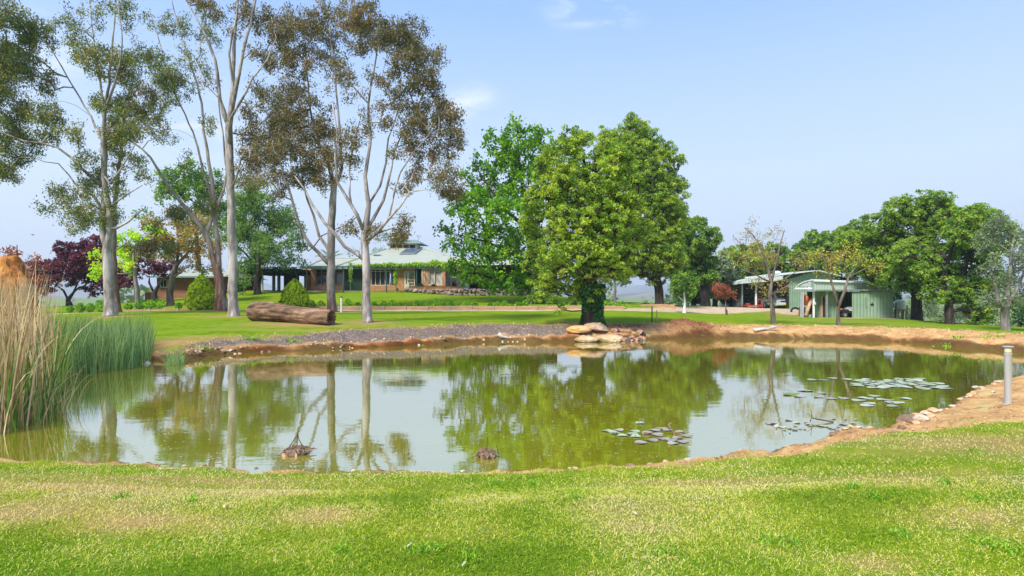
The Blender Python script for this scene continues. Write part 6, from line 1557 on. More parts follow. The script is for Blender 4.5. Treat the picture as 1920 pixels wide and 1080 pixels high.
root = thing('meter_box', P(1529, 570, D2 - .05), 'small white box fixed to the white post of the low shed', 'box'); m = MB(); pb(m, 1527, 1530.5, 567, 571.5, D2 - .2, .17, bev=.03); m.build('case', M_WHITE, root); m = MB(); pb(m, 1527.4, 1530.1, 569, 569.6, D2 - .21, .008); m.build('slot', M_DARK, root)
root = thing('bucket', P(1518.5, 591, D2 - .2), 'small green bucket on the shed floor beside the leaning post', 'bucket'); q = P(1518.5, 591, D2 - .2)
m = MB(); m.lathe((q[0], q[1], gzs), [(.13, 0), (.17, .32), (.18, .34), (.16, .33), (.12, .05)], 14); m.build('pail', mottled('green_plastic', (.15, .3, .2), (.2, .36, .25), 4, .5), root)
m = MB(); m.tube([(q[0] + .17 * cos(a), q[1], gzs + .33 + .16 * sin(a)) for a in np.linspace(0, pi, 9)], [.008] * 9, 5); m.build('handle', M_STEEL, root)
root = thing('rusty_drum', P(1504, 591, D2 + 1), 'dark rust-brown drum standing at the left of the low shed', 'drum'); q = P(1504, 591, D2 + 1.2); gg = gz(q[0], q[1])
m = MB(); m.lathe((q[0], q[1], gg - .03), [(.28, 0), (.3, .03), (.28, .06), (.28, .42), (.3, .45), (.28, .48), (.28, .86), (.3, .9), (.26, .9), (.26, .86)], 18); m.build('body', mottled('rust', (.10, .03, .02), (.24, .09, .05), 5, .9), root)
root = thing('scrap_tyre', P(1493, 588, D2 + 6), 'half-sunk old tyre leaning against the green shed wall', 'tyre'); q = P(1493, 586, 60.0); gg = gz(q[0], 60)
m = MB(); V_ = []
for i in range(24):
    a = 2 * pi * i / 24
    for k in range(8):
        b = 2 * pi * k / 8; r = .5 + .11 * cos(b); V_.append((q[0] + r * cos(a), 60 + .12 * sin(b) + .25 * sin(a), gg - .02 + r * sin(a) * .9))
m.add(V_, [(i * 8 + k, i * 8 + (k + 1) % 8, ((i + 1) % 24) * 8 + (k + 1) % 8, ((i + 1) % 24) * 8 + k) for i in range(24) for k in range(8)]); m.build('tread', M_TYRE, root, smooth=True)
# tank on a stand and wire fence right of the shed
q = P(1688, 580, 55); gg = gz(q[0], 55); root = thing('water_tank', (q[0], 55, gg), 'small white plastic water tank on a timber stand right of the low shed', 'tank')
m = MB(); m.lathe((q[0], 55, gg + 1.0), [(.42, 0), (.46, .04), (.46, .75), (.40, .84), (.15, .9)], 20); m.build('tank', M_WHITE, root, smooth=True)
for a, b in ((-.35, -.3), (.35, -.3), (-.35, .3), (.35, .3)):
    m = MB(); m.box(q[0] + a - .04, q[0] + a + .04, 55 + b - .04, 55 + b + .04, gg - .1, gg + .93); m.build('leg', M_TIMB, root)
m = MB(); m.box(q[0] - .5, q[0] + .5, 54.5, 55.5, gg + .93, gg + 1.0); m.build('platform', M_TIMB, root)
root = thing('wire_fence', P(1700, 590, 54), 'rough wire fence with dark timber posts between the low shed and the forked dark trunk', 'fence')
for px in (1679, 1693, 1700, 1708):
    d_ = 54 + (px - 1679) * .05; x_ = (px - 960) * d_ / FPX; gg = gz(x_, d_); m = MB(); m.tube([(x_, d_, gg - .1), (x_ + .06, d_, gg + 1.5)], [.06, .05], 7); m.build('post', BK_BROWN, root)
m = MB()
for h in (.3, .6, .9, 1.2, 1.4):
    m.tube([((px - 960) * (54 + (px - 1679) * .05) / FPX, 53.98 + (px - 1679) * .05, gz((px - 960) * 54.5 / FPX, 54.5) + h) for px in (1677, 1693, 1700, 1712)], [.008] * 4, 4)
m.build('wire', M_STEEL, root)

# ------------------------------------------------------------------ objects round the pond
# hollow log
lm, t = new_mat('log_wood')
n = noise(t, 2.2, 6, .65, stretch=(.35, 2.5, 2.5)); n2 = noise(t, 1.1, 3, .5)
finish(lm, t, ramp(t, [(.38, (.035, .02, .013)), (.47, (.13, .075, .045)), (.55, (.24, .14, .08)), (.63, (.34, .22, .13)), (.72, (.5, .4, .3))], math_(t, 'ADD', math_(t, 'MULTIPLY', n, .75), math_(t, 'MULTIPLY', n2, .25))).outputs[0], .9, n, .8, .05)
a = G(474, 26.6); b = G(621, 25.4); a[2] += .42; b[2] += .34
log = thing('hollow_log', (a + b) / 2 - (0, 0, .4), 'large hollow brown log lying on the lawn beneath the gums', 'log')
m = MB(); nn = 56; L = 60; V_ = []; F_ = []; g = np.random.default_rng(8)
ax = (b - a) / np.linalg.norm(b - a); sd = np.cross(ax, (0, 0, 1)); sd /= np.linalg.norm(sd); upv = np.cross(sd, ax)
for i in range(L + 1):
    t_ = i / L; c = a + (b - a) * t_; c[2] += .03 * sin(t_ * 5)
    r = .435 - .10 * t_ + .02 * sin(t_ * 9)
    for k in range(nn):
        an = 2 * pi * k / nn
        q = r * (1 + .13 * vnoise(k * .5 if k < nn / 2 else (nn - k) * .5, t_ * 4, 2.) + .09 * vnoise(k * 1.3, t_ * 6, 5.) + .05 * vnoise(k * 2.7, t_ * 22, 5.))
        if i == 0: q *= .93
        e_ = (.06 * vnoise(k * .7, 3., 1.) if i in (0, L) else 0)
        V_.append(c + ax * e_ + (cos(an) * sd + sin(an) * upv) * q)
for i in range(L):
    for k in range(nn): F_.append((i * nn + k, i * nn + (k + 1) % nn, (i + 1) * nn + (k + 1) % nn, (i + 1) * nn + k))
m.add(V_, F_)
# inner hollow at the right end and closed left end
o0 = len(V_); V2 = []
for i, (t_, rs) in enumerate([(1.0, .78), (.97, .70), (.85, .62), (.6, .55)]):
    c = a + (b - a) * t_; r = .335 * rs
    for k in range(nn):
        an = 2 * pi * k / nn; V2.append(c + ax * .02 * (i == 0) + (cos(an) * sd + sin(an) * upv) * r * (1 + .22 * vnoise(k * .6 if k < nn / 2 else (nn - k) * .6, 7., 1.)))
V3 = list(V_[L * nn:(L + 1) * nn]) + V2
F3 = []
for i in range(4):
    for k in range(nn): F3.append((i * nn + k, i * nn + (k + 1) % nn, (i + 1) * nn + (k + 1) % nn, (i + 1) * nn + k))
F3.append(tuple(range(4 * nn, 5 * nn)))
m.add(V3, F3); m.add(V_[:nn], [tuple(range(nn - 1, -1, -1))])
m.build('bark', lm, log, smooth=True)

# white marker post
p = G(640, 41); root = thing('marker_post', p, 'short white post with a dark cap beside the grey gum behind the log', 'post')
m = MB(); m.tube([p - (0, 0, .1), p + (0, 0, 1.0)], [.07, .07], 14); m.build('shaft', M_WHITE, root)
m = MB(); m.lathe(p + (0, 0, 1.0), [(.08, 0), (.08, .06), (.05, .09)], 14); m.build('cap', M_DARK, root)
# bollard light on the right bank
p = G(1890, 9.0); root = thing('bollard_light', p, 'stainless steel bollard light on the earth bank at the right edge', 'bollard light')
M_SS = mottled('stainless_steel', (.5, .47, .44), (.68, .65, .62), 5, .35, metal=.55, stretch=(1, 1, .1), bs=.05)
m = MB(); m.lathe(p, [(.075, -.05), (.075, .006), (.048, .012), (.048, .76)], 28); m.build('pole', M_SS, root, smooth=False)
m = MB(); m.lathe(p + (0, 0, .7605), [(.052, 0), (.052, .03), (.046, .034)], 28); m.build('collar', M_SS, root)
lg, t = new_mat('lamp_lens'); finish(lg, t, (.68, .62, .34), .25, spec=.6)
m = MB(); m.lathe(p + (0, 0, .795), [(.043, 0), (.046, .02), (.046, .075), (.043, .085)], 28); m.build('lens', lg, root, smooth=True)
m = MB(); m.lathe(p + (0, 0, .8805), [(.04, 0), (.072, .004), (.074, .012), (.06, .02), (.01, .024)], 28); m.build('cap', M_SS, root)

# stake posts right of the big tree
p = G(1222.5, 30.3); root = thing('steel_stake', p, 'dark steel star picket right of the sandstone boulders', 'stake')
m = MB(); m.box(p[0] - .03, p[0] + .03, p[1] - .008, p[1] + .008, p[2] - .1, p[2] + .86); m.box(p[0] - .008, p[0] + .008, p[1] + .009, p[1] + .04, p[2] - .1, p[2] + .84); m.build('shaft', M_PGREEN, root)
p = G(1231.5, 30.3); root = thing('timber_stake', p, 'thin grey timber stake beside the star picket', 'stake')
m = MB(); m.box(p[0] - .02, p[0] + .02, p[1] - .015, p[1] + .015, p[2] - .1, p[2] + .66); m.build('shaft', M_TIMB, root)
p = G(1363.3, 45.5); root = thing('short_stake', p, 'short black stake at the foot of the red-leaved sapling', 'stake'); m = MB(); m.tube([p, p + (-.03, 0, .42)], [.05, .05], 8); m.build('shaft', M_BLK, root)

# sandstone boulders by the big tree
def stone_mat(name, c1, c2, c3, sc=1.6):
    return mottled(name, c1, c2, sc, .9, .03, .5, .15, c3=c3, detail=7)
M_SAND = stone_mat('yellow_sandstone', (.34, .20, .09), (.50, .35, .19), (.60, .48, .33))
M_SANDP = stone_mat('pink_sandstone', (.32, .19, .12), (.46, .31, .21), (.56, .43, .33))
M_SANDO = stone_mat('orange_sandstone', (.50, .24, .07), (.62, .36, .13), (.66, .47, .25))
def flat_rock(name, px, d, rx, ry, rz, mat, seed, lab, cat='boulder', grp=None, zo=0.0, rot=None):
    x = (px - 960) * d / FPX; z = max(gz(x, d), -.02)
    m = MB(); m.rock((x, d, z + rz * .45 + zo), (rx, ry, rz), seed, 3, .42, flat=rot)
    return tag(m.build(name, mat, org=(x, d, z)), lab, cat, grp)
flat_rock('sandstone_boulder', 1085, 26.35, .58, .45, .19, M_SANDO, 5, 'orange sandstone boulder, leftmost of the four at the big tree', grp='sandstone boulders below the big tree', rot=.2, zo=.02)
flat_rock('sandstone_boulder', 1119, 26.75, .66, .5, .24, M_SANDP, 9, 'pinkish domed boulder at the back, against the ivy-covered trunk', grp='sandstone boulders below the big tree', rot=0, zo=.02)
flat_rock('sandstone_boulder', 1100, 25.75, .56, .42, .20, M_SAND, 13, 'pale yellow slab boulder at the waterline, front left of the four', grp='sandstone boulders below the big tree', rot=0.1, zo=.0)
flat_rock('sandstone_boulder', 1142, 25.85, .74, .5, .24, M_SAND, 17, 'largest pale sandstone boulder at the waterline, front right of the four', grp='sandstone boulders below the big tree', rot=-.1, zo=.0)
M_RUB = mottled('red_rubble', (.25, .10, .06), (.48, .24, .14), 5, .9, c3=(.5, .36, .28))
M_RUBD = mottled('dark_rubble', (.06, .045, .045), (.16, .13, .13), 5, .9)
g = np.random.default_rng(12)
for k in range(46):
    px = 1150 + g.random() * 62; d = 26.0 + g.random() * 1.5 + (px > 1190) * .3; r = .07 + g.random() * .1
    flat_rock('rubble_stone', px, d, r * 1.2, r, r * .8, M_RUB if g.random() < .65 else M_RUBD, 100 + k, 'small broken red or dark stone in the rubble heap right of the sandstone boulders', 'stone', 'rubble beside the sandstone boulders', zo=.02)
# driftwood
M_DRIFT = mottled('bleached_driftwood', (.34, .31, .28), (.58, .55, .51), 5, .9)
def drift(px, d, pts, lab, r=.05):
    p = G(px, d); root = thing('driftwood', p, lab, 'driftwood', 'bleached driftwood on the bank')
    m = MB()
    for (seq, r0) in pts: m.tube([p + np.array(q) for q in seq], np.linspace(r0, r0 * .25, len(seq)), 8, jit=.2)
    m.build('wood', M_DRIFT, root, smooth=True); return root
drift(945, 26.0, [([(-.25, 0, .22), (-.1, 0, .1), (.1, 0, .06), (.35, 0, .03)], .09), ([(-.1, 0, .1), (-.2, .1, .05), (-.3, .1, .02)], .06)], 'small forked pale driftwood on the gravel bank left of the big tree')
drift(1443, 28.6, [([(-.75, 0, .03), (-.4, 0, .08), (0, 0, .12), (.3, .05, .16)], .09), ([(0, 0, .12), (.15, -.1, .2), (.4, -.1, .22)], .07), ([(-.3, 0, .08), (-.2, .2, .1), (0, .3, .05)], .05)], 'long grey driftwood lying at the foot of the nearly bare tree')
drift(292, 17.0, [([(-.3, 0, .38), (-.12, 0, .25), (.05, 0, .1), (.2, 0, .0)], .12), ([(.3, 0, .3), (.2, 0, .12), (.15, 0, -.02)], .09), ([(.05, 0, .1), (.25, 0, .16), (.5, 0, .1)], .07)], 'weathered grey stump pieces at the right end of the bulrushes')

# orange standing stone
om, t = new_mat('orange_lichen_stone')
n = noise(t, 1.4, 7, .65); n2 = noise(t, .6, 3, .5)
finish(om, t, mixc(t, math_(t, 'MULTIPLY', math_(t, 'SUBTRACT', n2, .5, True), 7, True), ramp(t, [(.36, (.10, .035, .01)), (.47, (.34, .11, .02)), (.56, (.50, .22, .05)), (.68, (.45, .33, .18))], n).outputs[0], (.36, .31, .22)), .92, n, 1.0, .12)
p = G(10, 19.0); p[2] = .3; m = MB()
v = ICO[4][0].copy(); H = (CZ - (478 - HOR) * 19.0 / FPX) - .3
u = v[:, 2] * .5 + .5
V_ = np.stack([v[:, 0] * (.95 - .42 * u ** 2.2) + .05, v[:, 1] * (.6 - .2 * u), np.clip(u * 1.04, 0, 1) ** .9 * H - .1], 1)
V_ *= (1 + .26 * fbm(v[:, 0] * 2 + 5, v[:, 1] * 2 + v[:, 2] * 3, 1., 4)[:, None] * np.array([1, 1, .25]))
m.add(V_ + p, ICO[4][1]); tag(m.build('standing_stone', om, org=p), 'tall orange upright stone rising behind the dry reeds at the left edge', 'standing stone')

# stones and clods along the near shore and the right bank
M_CLOD = mottled('orange_clod', (.40, .19, .08), (.58, .36, .2), 4, .95, c3=(.66, .5, .36))
M_PALE = mottled('pale_stone', (.42, .34, .25), (.6, .52, .42), 4, .9)
M_BRST = mottled('brown_stone', (.14, .08, .05), (.3, .2, .13), 4, .9)
g = np.random.default_rng(44)
sh_rows = [(px, py, r, c) for px, py, r, c in [
    (1706, 797, .17, 'b'), (1727, 800, .09, 'p'), (1718, 789, .09, 'o'), (1738, 794, .08, 'p'), (1752, 787, .07, 'o'), (1745, 798, .06, 'o'), (1760, 784, .06, 'p'), (1735, 784, .07, 'b'), (1820, 757, .07, 'o'), (1832, 740, .07, 'p'), (1808, 760, .06, 'b'), (1862, 752, .05, 'p'), (1722, 795, .07, 'o'), (1732, 790, .06, 'p'), (1741, 786, .07, 'o'), (1748, 780, .06, 'p'), (1729, 781, .05, 'o'), (1757, 777, .06, 'b'), (1768, 775, .05, 'p'), (1705, 806, .05, 'b'), (1716, 808, .05, 'o'),
    (1826, 748, .08, 'o'), (1842, 742, .06, 'p'), (1850, 736, .05, 'o'), (1835, 733, .05, 'b'), (1812, 752, .07, 'p'), (1800, 762, .05, 'o'), (1865, 738, .06, 'o'), (1871, 729, .05, 'p'), (1855, 748, .05, 'o'), (1790, 770, .04, 'p'),
    (1765, 790, .04, 'p'), (1788, 777, .045, 'p'), (1735, 800, .05, 'b'), (1690, 815, .06, 'b'), (1652, 815, .05, 'b'), (1600, 824, .05, 'o'), (1612, 823, .04, 'p'), (1571, 830, .04, 'b'), (1563, 832, .05, 'b'), (1585, 826, .035, 'o'),
    (1290, 866, .045, 'p'), (1315, 865, .05, 'o'), (1337, 862, .035, 'b'), (1220, 872, .04, 'o'), (1182, 873, .045, 'b'), (1110, 877, .025, 'p'), (1078, 878, .03, 'o'), (1145, 875, .025, 'o'), (1260, 869, .025, 'o'), (868, 883, .03, 'p'), (664, 883, .025, 'p'), (480, 879, .03, 'b'), (345, 873, .025, 'o'), (240, 870, .025, 'b'),
    (1420, 850, .03, 'o'), (1478, 838, .03, 'o'), (1510, 834, .03, 'b'), (1630, 819, .05, 'o'), (1775, 783, .03, 'o')]]
for k, (px, py, r, c) in enumerate(sh_rows):
    w_ = W(px, py); x, y = w_[0], w_[1]
    s_, _ = shore([x], [y]); z = max(gz(x, y), -.01)
    m = MB(); m.rock((x, y, z + r * .25), (r * (1 + .5 * g.random()), r, r * (.5 + .3 * g.random())), 300 + k, 2, .4)
    side = 'near shore' if px < 1500 else 'right bank'
    nm_, mt = {'o': ('orange', M_CLOD), 'p': ('pale', M_PALE), 'b': ('brown', M_BRST)}[c]
    tag(m.build('bank_stone', mt, org=(x, y, z)), f'small {nm_} stone lying on the {side} of the pond', 'stone', f'{nm_} stones on the {side}')
for k in range(60):
    px = 350 + g.random() ** 1.2 * 760; t_ = g.random() * .5
    wy = np.interp(px, [345, 400, 440, 500, 560, 600, 680, 760, 840, 920, 1130], [675, 667, 664, 660, 658, 656, 652, 649, 645, 641, 641])
    w_ = W(px, wy); x, y = w_[0] * (1 + t_ / w_[1]), w_[1] + t_; z = max(gz(x, y), -.01); r = .03 + .04 * g.random() + .05 * (g.random() > .93)
    m = MB(); m.rock((x, y, z + r * .3), (r * 1.3, r, r * .8), 500 + k, 1, .35)
    nm_, mt = [('orange', M_CLOD), ('pale', M_PALE), ('brown', M_BRST)][int(g.random() * 3)]
    tag(m.build('bank_stone', mt, org=(x, y, z)), f'little {nm_} stone at the foot of the far gravel bank', 'stone', f'{nm_} stones along the far bank')

# flowerpot-like clumps of lily roots with dead sticks
M_ROOT = mottled('matted_roots', (.08, .045, .03), (.22, .14, .09), 14, .95, c3=(.36, .27, .19))
M_TWIG = mottled('dead_twig', (.05, .035, .025), (.14, .10, .08), 6, .9)
def root_clump(px, py, w, lab, sticks, plank):
    p = W(px, py); root = thing('root_clump', p, lab, 'root clump', 'lily root clumps standing in the shallow water')
    m = MB(); g = np.random.default_rng(int(px))
    m.rock(p + (0, 0, .015), (w, w * .6, .07), 3, 3, .2)
    for k in range(150):
        a = g.random() * 6.28; r = w * g.random() ** .5; c = p + np.array([cos(a) * r, sin(a) * r * .6, .05 * (1 - (r / w) ** 2) + .02])
        v = g.normal(size=3) * .035; v[2] = abs(v[2]) * .7
        m.tube([c - v, c + (0, 0, .025), c + v], [.006, .009, .004], 4)
    m.build('roots', M_ROOT, root)
    if plank:
        m = MB(); m.box(p[0] - w * .85, p[0] + w * .3, p[1] - w * .75, p[1] - w * .6, -.01, .035); m.build('board', M_TIMB, root)
    for s_ in sticks:
        m = MB(); m.tube([p + np.array(q) for q in s_], np.linspace(.007, .004, len(s_)), 5); m.build('stick', M_TWIG, root)
root_clump(556, 851, .155, 'brown mat of roots with a board edge and three sticks, left of the pond', [[(0, 0, .02), (.012, 0, .22), (.018, 0, .32)], [(-.11, 0, .05), (-.03, 0, .17), (.015, 0, .24)], [(.1, 0, .05), (.03, 0, .17), (.015, 0, .24)]], True)
root_clump(912, 857, .10, 'small dark root ball with two sticks, in the middle of the near shallows', [[(-.01, 0, .04), (.01, 0, .15), (.015, 0, .24)], [(.15, 0, 0), (.13, 0, .08), (.12, 0, .14)]], False)
p = W(1525, 792); root = thing('dead_branch', p, 'dead forked stick poking out of the water near the white water lilies', 'branch')
m = MB(); m.tube([p + (-.06, 0, -.01), p + (-.02, 0, .08), p + (-.04, 0, .2)], [.009, .007, .004], 6); m.tube([p + (-.02, 0, .08), p + (-.09, 0, .14)], [.005, .003], 5); m.tube([p + (-.02, 0, .07), p + (.05, 0, .05), p + (.3, 0, .01)], [.009, .012, .015], 6); m.tube([p + (.05, .0, .05), p + (.03, 0, .10)], [.005, .003], 4)
m.build('stick', M_TWIG, root)
p = W(1262, 815); root = thing('dead_branch', p, 'curled brown lily stalk among the middle group of lily pads', 'branch')
m = MB(); m.tube([p + q for q in ((.03, 0, -.02), (.0, 0, .05), (-.03, 0, .09), (-.06, 0, .13), (-.05, 0, .16), (-.02, 0, .155))], [.012, .012, .011, .01, .009, .008], 8); m.tube([p + q for q in ((-.0, 0, .04), (.08, 0, .02), (.2, 0, -.01))], [.01, .008, .006], 6)
m.tube([p + q for q in ((-.42, 0, .005), (-.38, 0, .02), (-.33, 0, .02))], [.012, .02, .006], 6)
m.build('stalk', M_ROOT, root)

# lily pads and flowers
pm, t = new_mat('lily_pad')
oi = t.nodes.new('ShaderNodeObjectInfo')
pcol = ramp(t, [(0, (.24, .31, .16)), (.5, (.38, .44, .28)), (.85, (.46, .48, .36)), (1, (.36, .28, .18))], oi.outputs['Random']).outputs[0]
finish(pm, t, mixc(t, .25, pcol, ramp(t, [(.3, (.18, .2, .12)), (.7, (.5, .52, .42))], noise(t, 20, 3)).outputs[0]), .38, spec=.4)
pm2, t = new_mat('lily_pad_old')
finish(pm2, t, ramp(t, [(.3, (.24, .20, .15)), (.7, (.42, .37, .31))], noise(t, 18, 4)).outputs[0], .3, spec=.8)
def pad_mesh(seed, mat, name='lily_pad'):
    g = np.random.default_rng(seed); n = 22; V_ = [(0, 0, .004)]; F_ = []
    ph = g.random() * 6.28
    for ring, rr_ in ((1, .55), (2, 1.0)):
        for k in range(n):
            a = .16 + (2 * pi - .32) * k / (n - 1); r = rr_ * (1 + .05 * sin(3 * a + ph)) * (.5)
            V_.append((r * cos(a + ph), r * sin(a + ph), .004 + (.012 * (.5 + .5 * sin(2 * a + ph)) if ring == 2 else .002)))
    for k in range(n - 1):
        F_.append((0, 1 + k, 2 + k)); F_.append((1 + k, 1 + n + k, 2 + n + k, 2 + k))
    m = MB(); m.add(V_, F_); m.add([(x, y, z - .005) for x, y, z in V_], [tuple(reversed(f)) for f in F_])
    return m.build(name, mat)
protos = [pad_mesh(k, pm) for k in range(3)] + [pad_mesh(9 + k, pm2) for k in range(2)]
first = [True] * 5
def put_pad(px, py, size, old, lab, grp):
    k = (3 + int(g.random() * 2)) if old else int(g.random() * 3)
    o = protos[k] if first[k] else protos[k].copy()
    if not first[k]: COL.objects.link(o)
    first[k] = False
    p = W(px, py); o.location = (p[0], p[1], .002 + .003 * g.random()); o.rotation_euler = (g.normal() * .02, g.normal() * .02, g.random() * 6.28); o.scale = (size, size * (.85 + .2 * g.random()), 1)
    tag(o, lab, 'lily pad', grp)
g = np.random.default_rng(21)
cl = []
for py, spans in ((710, [(1688, 1705), (1720, 1740)]), (712.5, [(1588, 1640), (1668, 1720)]), (716, [(1605, 1650), (1655, 1730)]), (719.5, [(1602, 1700), (1705, 1760)]), (723, [(1608, 1688), (1695, 1770)]), (727, [(1640, 1700), (1730, 1785)]), (729.5, [(1735, 1792)])):
    for (a, b) in spans:
        q = a
        while q <= b:
            cl.append((q + g.normal() * 2, py + g.normal() * .6)); q += 15 + g.random() * 7
for (px, py) in cl: put_pad(px, py, .22 + .08 * g.random(), False, 'glossy pale lily pad in the large raft on the right of the pond', 'lily pads in the large raft on the right')
for (px, py) in [(1544, 713), (1560, 709.5), (1524, 713), (1640, 743), (1618, 747), (1627, 748), (1698, 748), (1655, 750), (1664, 750.5), (1672, 755), (1683, 755), (1628, 757), (1627, 761), (1675, 762), (1610, 751)]:
    put_pad(px, py, .2 + .06 * g.random(), False, 'lone pale lily pad floating just in front of the large raft', 'scattered pads before the large raft')
for (px, py) in [(1502, 733), (1513, 733), (1535, 745), (1560, 748), (1582, 747), (1500, 744), (1478, 741), (1542, 738)]:
    put_pad(px, py, .17 + .06 * g.random(), True, 'dull half-sunk lily pad left of the scattered green ones', 'dull pads in the reflected sky')
for (px, py, o_) in [(1138, 809, 0), (1160, 807, 0), (1154, 813, 0), (1168, 817.5, 0), (1190, 809.5, 0), (1185, 814.5, 0), (1192, 819, 0), (1200, 794, 0), (1150, 811, 0), (1228, 808, 1), (1240, 804, 1), (1252, 807, 1), (1245, 824, 1), (1258, 826, 1), (1262, 832, 0), (1280, 829, 1), (1201, 831, 1), (1222, 826, 1), (1232, 816, 1), (1270, 822, 1), (1288, 818, 1), (1215, 812, 1), (1275, 811, 1)]:
    put_pad(px, py, .13 + .05 * g.random(), bool(o_), 'lily pad in the middle group near the curled stalk' if o_ else 'rounded grey-green lily pad at the left of the middle group', 'dull pads round the curled stalk' if o_ else 'pads at the left of the middle group')
for k in range(34):
    px = 1430 + g.random() * 190; py = 786 + g.random() * 22
    put_pad(px, py, .05 + .08 * g.random() ** 2, g.random() < .7, 'small torn pad near ' + ('the larger cream flower' if px < 1490 else 'the dead forked stick' if px < 1560 else 'the smaller cream flower'), 'small pads near the white water lilies')
# water lilies
M_PET = finish(*new_mat('lily_petal'), (.8, .76, .62), .5)
M_STAM = finish(*new_mat('lily_centre'), (.7, .5, .05), .6)
for (px, py, s_, lab) in ((1456, 804, 1.0, 'larger cream water lily flower, left of the dead forked stick'), (1594, 803, .8, 'smaller cream water lily flower, right of the dead forked stick')):
    p = W(px, py); root = thing('water_lily', p, lab, 'flower', 'cream water lilies')
    m = MB()
    for ringn, (nn_, tilt, L_) in enumerate(((8, .5, .05), (8, .95, .048), (6, 1.25, .04))):
        for k in range(nn_):
            a = 2 * pi * (k + ringn * .5) / nn_; u = np.array([cos(a) * cos(tilt), sin(a) * cos(tilt), sin(tilt)]) * L_ * s_; w2 = np.array([-sin(a), cos(a), 0]) * .011 * s_
            b0 = p + (0, 0, .02); m.add([b0, b0 + u * .55 + w2, b0 + u, b0 + u * .55 - w2], [(0, 1, 2, 3)])
    m.build('petals', M_PET, root)
    m = MB(); m.rock(p + (0, 0, .035 * s_), (.012, .012, .014), 1, 1, .1); m.build('centre', M_STAM, root)
    m = MB(); m.tube([p + (0, 0, -.05), p + (0, 0, .022)], [.006, .008], 6); m.build('stalk', BK_BROWN, root)
for (px, py, r, mt, lab) in ((1440, 805, .018, M_RUB, 'reddish lily bud just left of the larger cream flower'), (1481, 813, .012, M_BLK, 'tiny black bud floating right of the larger cream flower'), (1628, 813, .04, M_BRST, 'brown curled leaf floating close to the right bank')):
    p = W(px, py); m = MB(); m.rock(p + (0, 0, r * .3), (r * (1 if r < .03 else 1.6), r, r * .6), 4, 2, .2); tag(m.build('floating_bud', mt, org=p), lab, 'bud' if r < .03 else 'leaf')
p = W(1484, 741); m = MB(); V_ = []
for i in range(9):
    t_ = i / 8 * 2 - 1; w2 = .05 * (1 - t_ * t_) ** .6
    V_ += [p + (t_ * .16, -w2, .01 + .02 * t_ * t_), p + (t_ * .16, w2, .03 + .02 * t_ * t_)]
m.add(V_, [(2 * i, 2 * i + 2, 2 * i + 3, 2 * i + 1) for i in range(8)]); tag(m.build('floating_leaf', F_VINE, org=p), 'long yellow-green leaf floating on the reflected sky', 'leaf')

# little bird far off over the reeds
p = P(62, 440.5, 60); root = thing('flying_bird', p, 'tiny dark bird gliding in the sky above the reeds', 'bird')
m = MB(); m.tube([p + (-.14, 0, 0), p + (0, 0, .01), p + (.16, 0, 0)], [.02, .05, .01], 8)
m.add([p + (-.05, 0, .02), p + (.08, 0, .02), p + (.02, -.45, .06), p + (-.04, -.42, .06)], [(0, 1, 2, 3)]); m.add([p + (-.05, 0, .02), p + (.08, 0, .02), p + (.02, .45, .06), p + (-.04, .42, .06)], [(3, 2, 1, 0)])
m.build('body', M_BLK, root)

# ------------------------------------------------------------------ reeds, rushes and grass (stuff)
def blades(base, H, Wd, lean, bend, seg=6):
    """strips of grass: base (n,3), H heights, lean direction vectors (n,2), bend amounts -> (n*seg, 4, 3)"""
    n = len(base); t_ = np.linspace(0, 1, seg + 1)
    a = rng.random(n) * pi
    sd = np.stack([np.cos(a), np.sin(a), np.zeros(n)], 1)
    P_ = []
    for k, u in enumerate(t_):
        c = base + np.stack([lean[:, 0] * H * (u * .35 + bend * u ** 2.4), lean[:, 1] * H * (u * .35 + bend * u ** 2.4), H * (u - bend * .55 * u ** 3)], 1)
        w = (Wd * (1 - u ** 1.6) + .0008)[:, None] * sd
        P_.append((c - w, c + w))
    return np.concatenate([np.stack([P_[k][0], P_[k][1], P_[k + 1][1], P_[k + 1][0]], 1) for k in range(seg)])
def rep_rnd(n, seg, v=None):
    v = rng.random(n) if v is None else v
    return np.tile(v, seg)
F_CAT = foliage_mat('cattail_leaves', [(.035, .095, .012), (.06, .14, .018), (.10, .18, .025), (.17, .21, .05)], .3, .1)
F_DRY = foliage_mat('dry_reed', [(.17, .10, .045), (.29, .19, .09), (.38, .27, .15), (.44, .34, .21)], .25, .1)
F_RUSH = foliage_mat('rush_green', [(.03, .08, .025), (.06, .14, .045), (.10, .19, .065), (.16, .23, .08), (.21, .24, .10)], .3, .1)
def scatter_px(n, poly_px, noise_=0):
    """n random water-plane points whose photo positions fill the polygon"""
    q = np.array(poly_px, float); out = []
    x0, x1, y0, y1 = q[:, 0].min(), q[:, 0].max(), q[:, 1].min(), q[:, 1].max()
    d0_, d1_ = FPX * CZ / (y1 - HOR), FPX * CZ / (y0 - HOR)
    while len(out) < n:
        d = d0_ + (d1_ - d0_) * rng.random(4000); X_ = (rng.random(4000) * ((x1 - x0)) + x0 - 960); py = HOR + FPX * CZ / d
        px = X_ + 960; ins = np.zeros(4000, bool)
        for i in range(len(q)):
            a, b = q[i], q[(i + 1) % len(q)]
            c = (a[1] > py) != (b[1] > py)
            ins ^= c & (px < (b[0] - a[0]) * (py - a[1]) / (b[1] - a[1] + 1e-9) + a[0])
        keep = ins & (rng.random(4000) < d / d1_)
        for k in np.where(keep)[0]: out.append(((px[k] - 960) * d[k] / FPX, d[k]))
    o = np.array(out[:n]); z = np.maximum(ground_z(o[:, 0], o[:, 1]), -.05)
    return np.column_stack([o, z])
CATP = [(-260, 830), (-60, 822), (10, 815), (45, 800), (75, 792), (100, 782), (118, 765), (122, 735), (100, 712), (40, 700), (-120, 705), (-300, 740)]
B = scatter_px(2400, CATP)
pxb = 960 + FPX * B[:, 0] / B[:, 1]
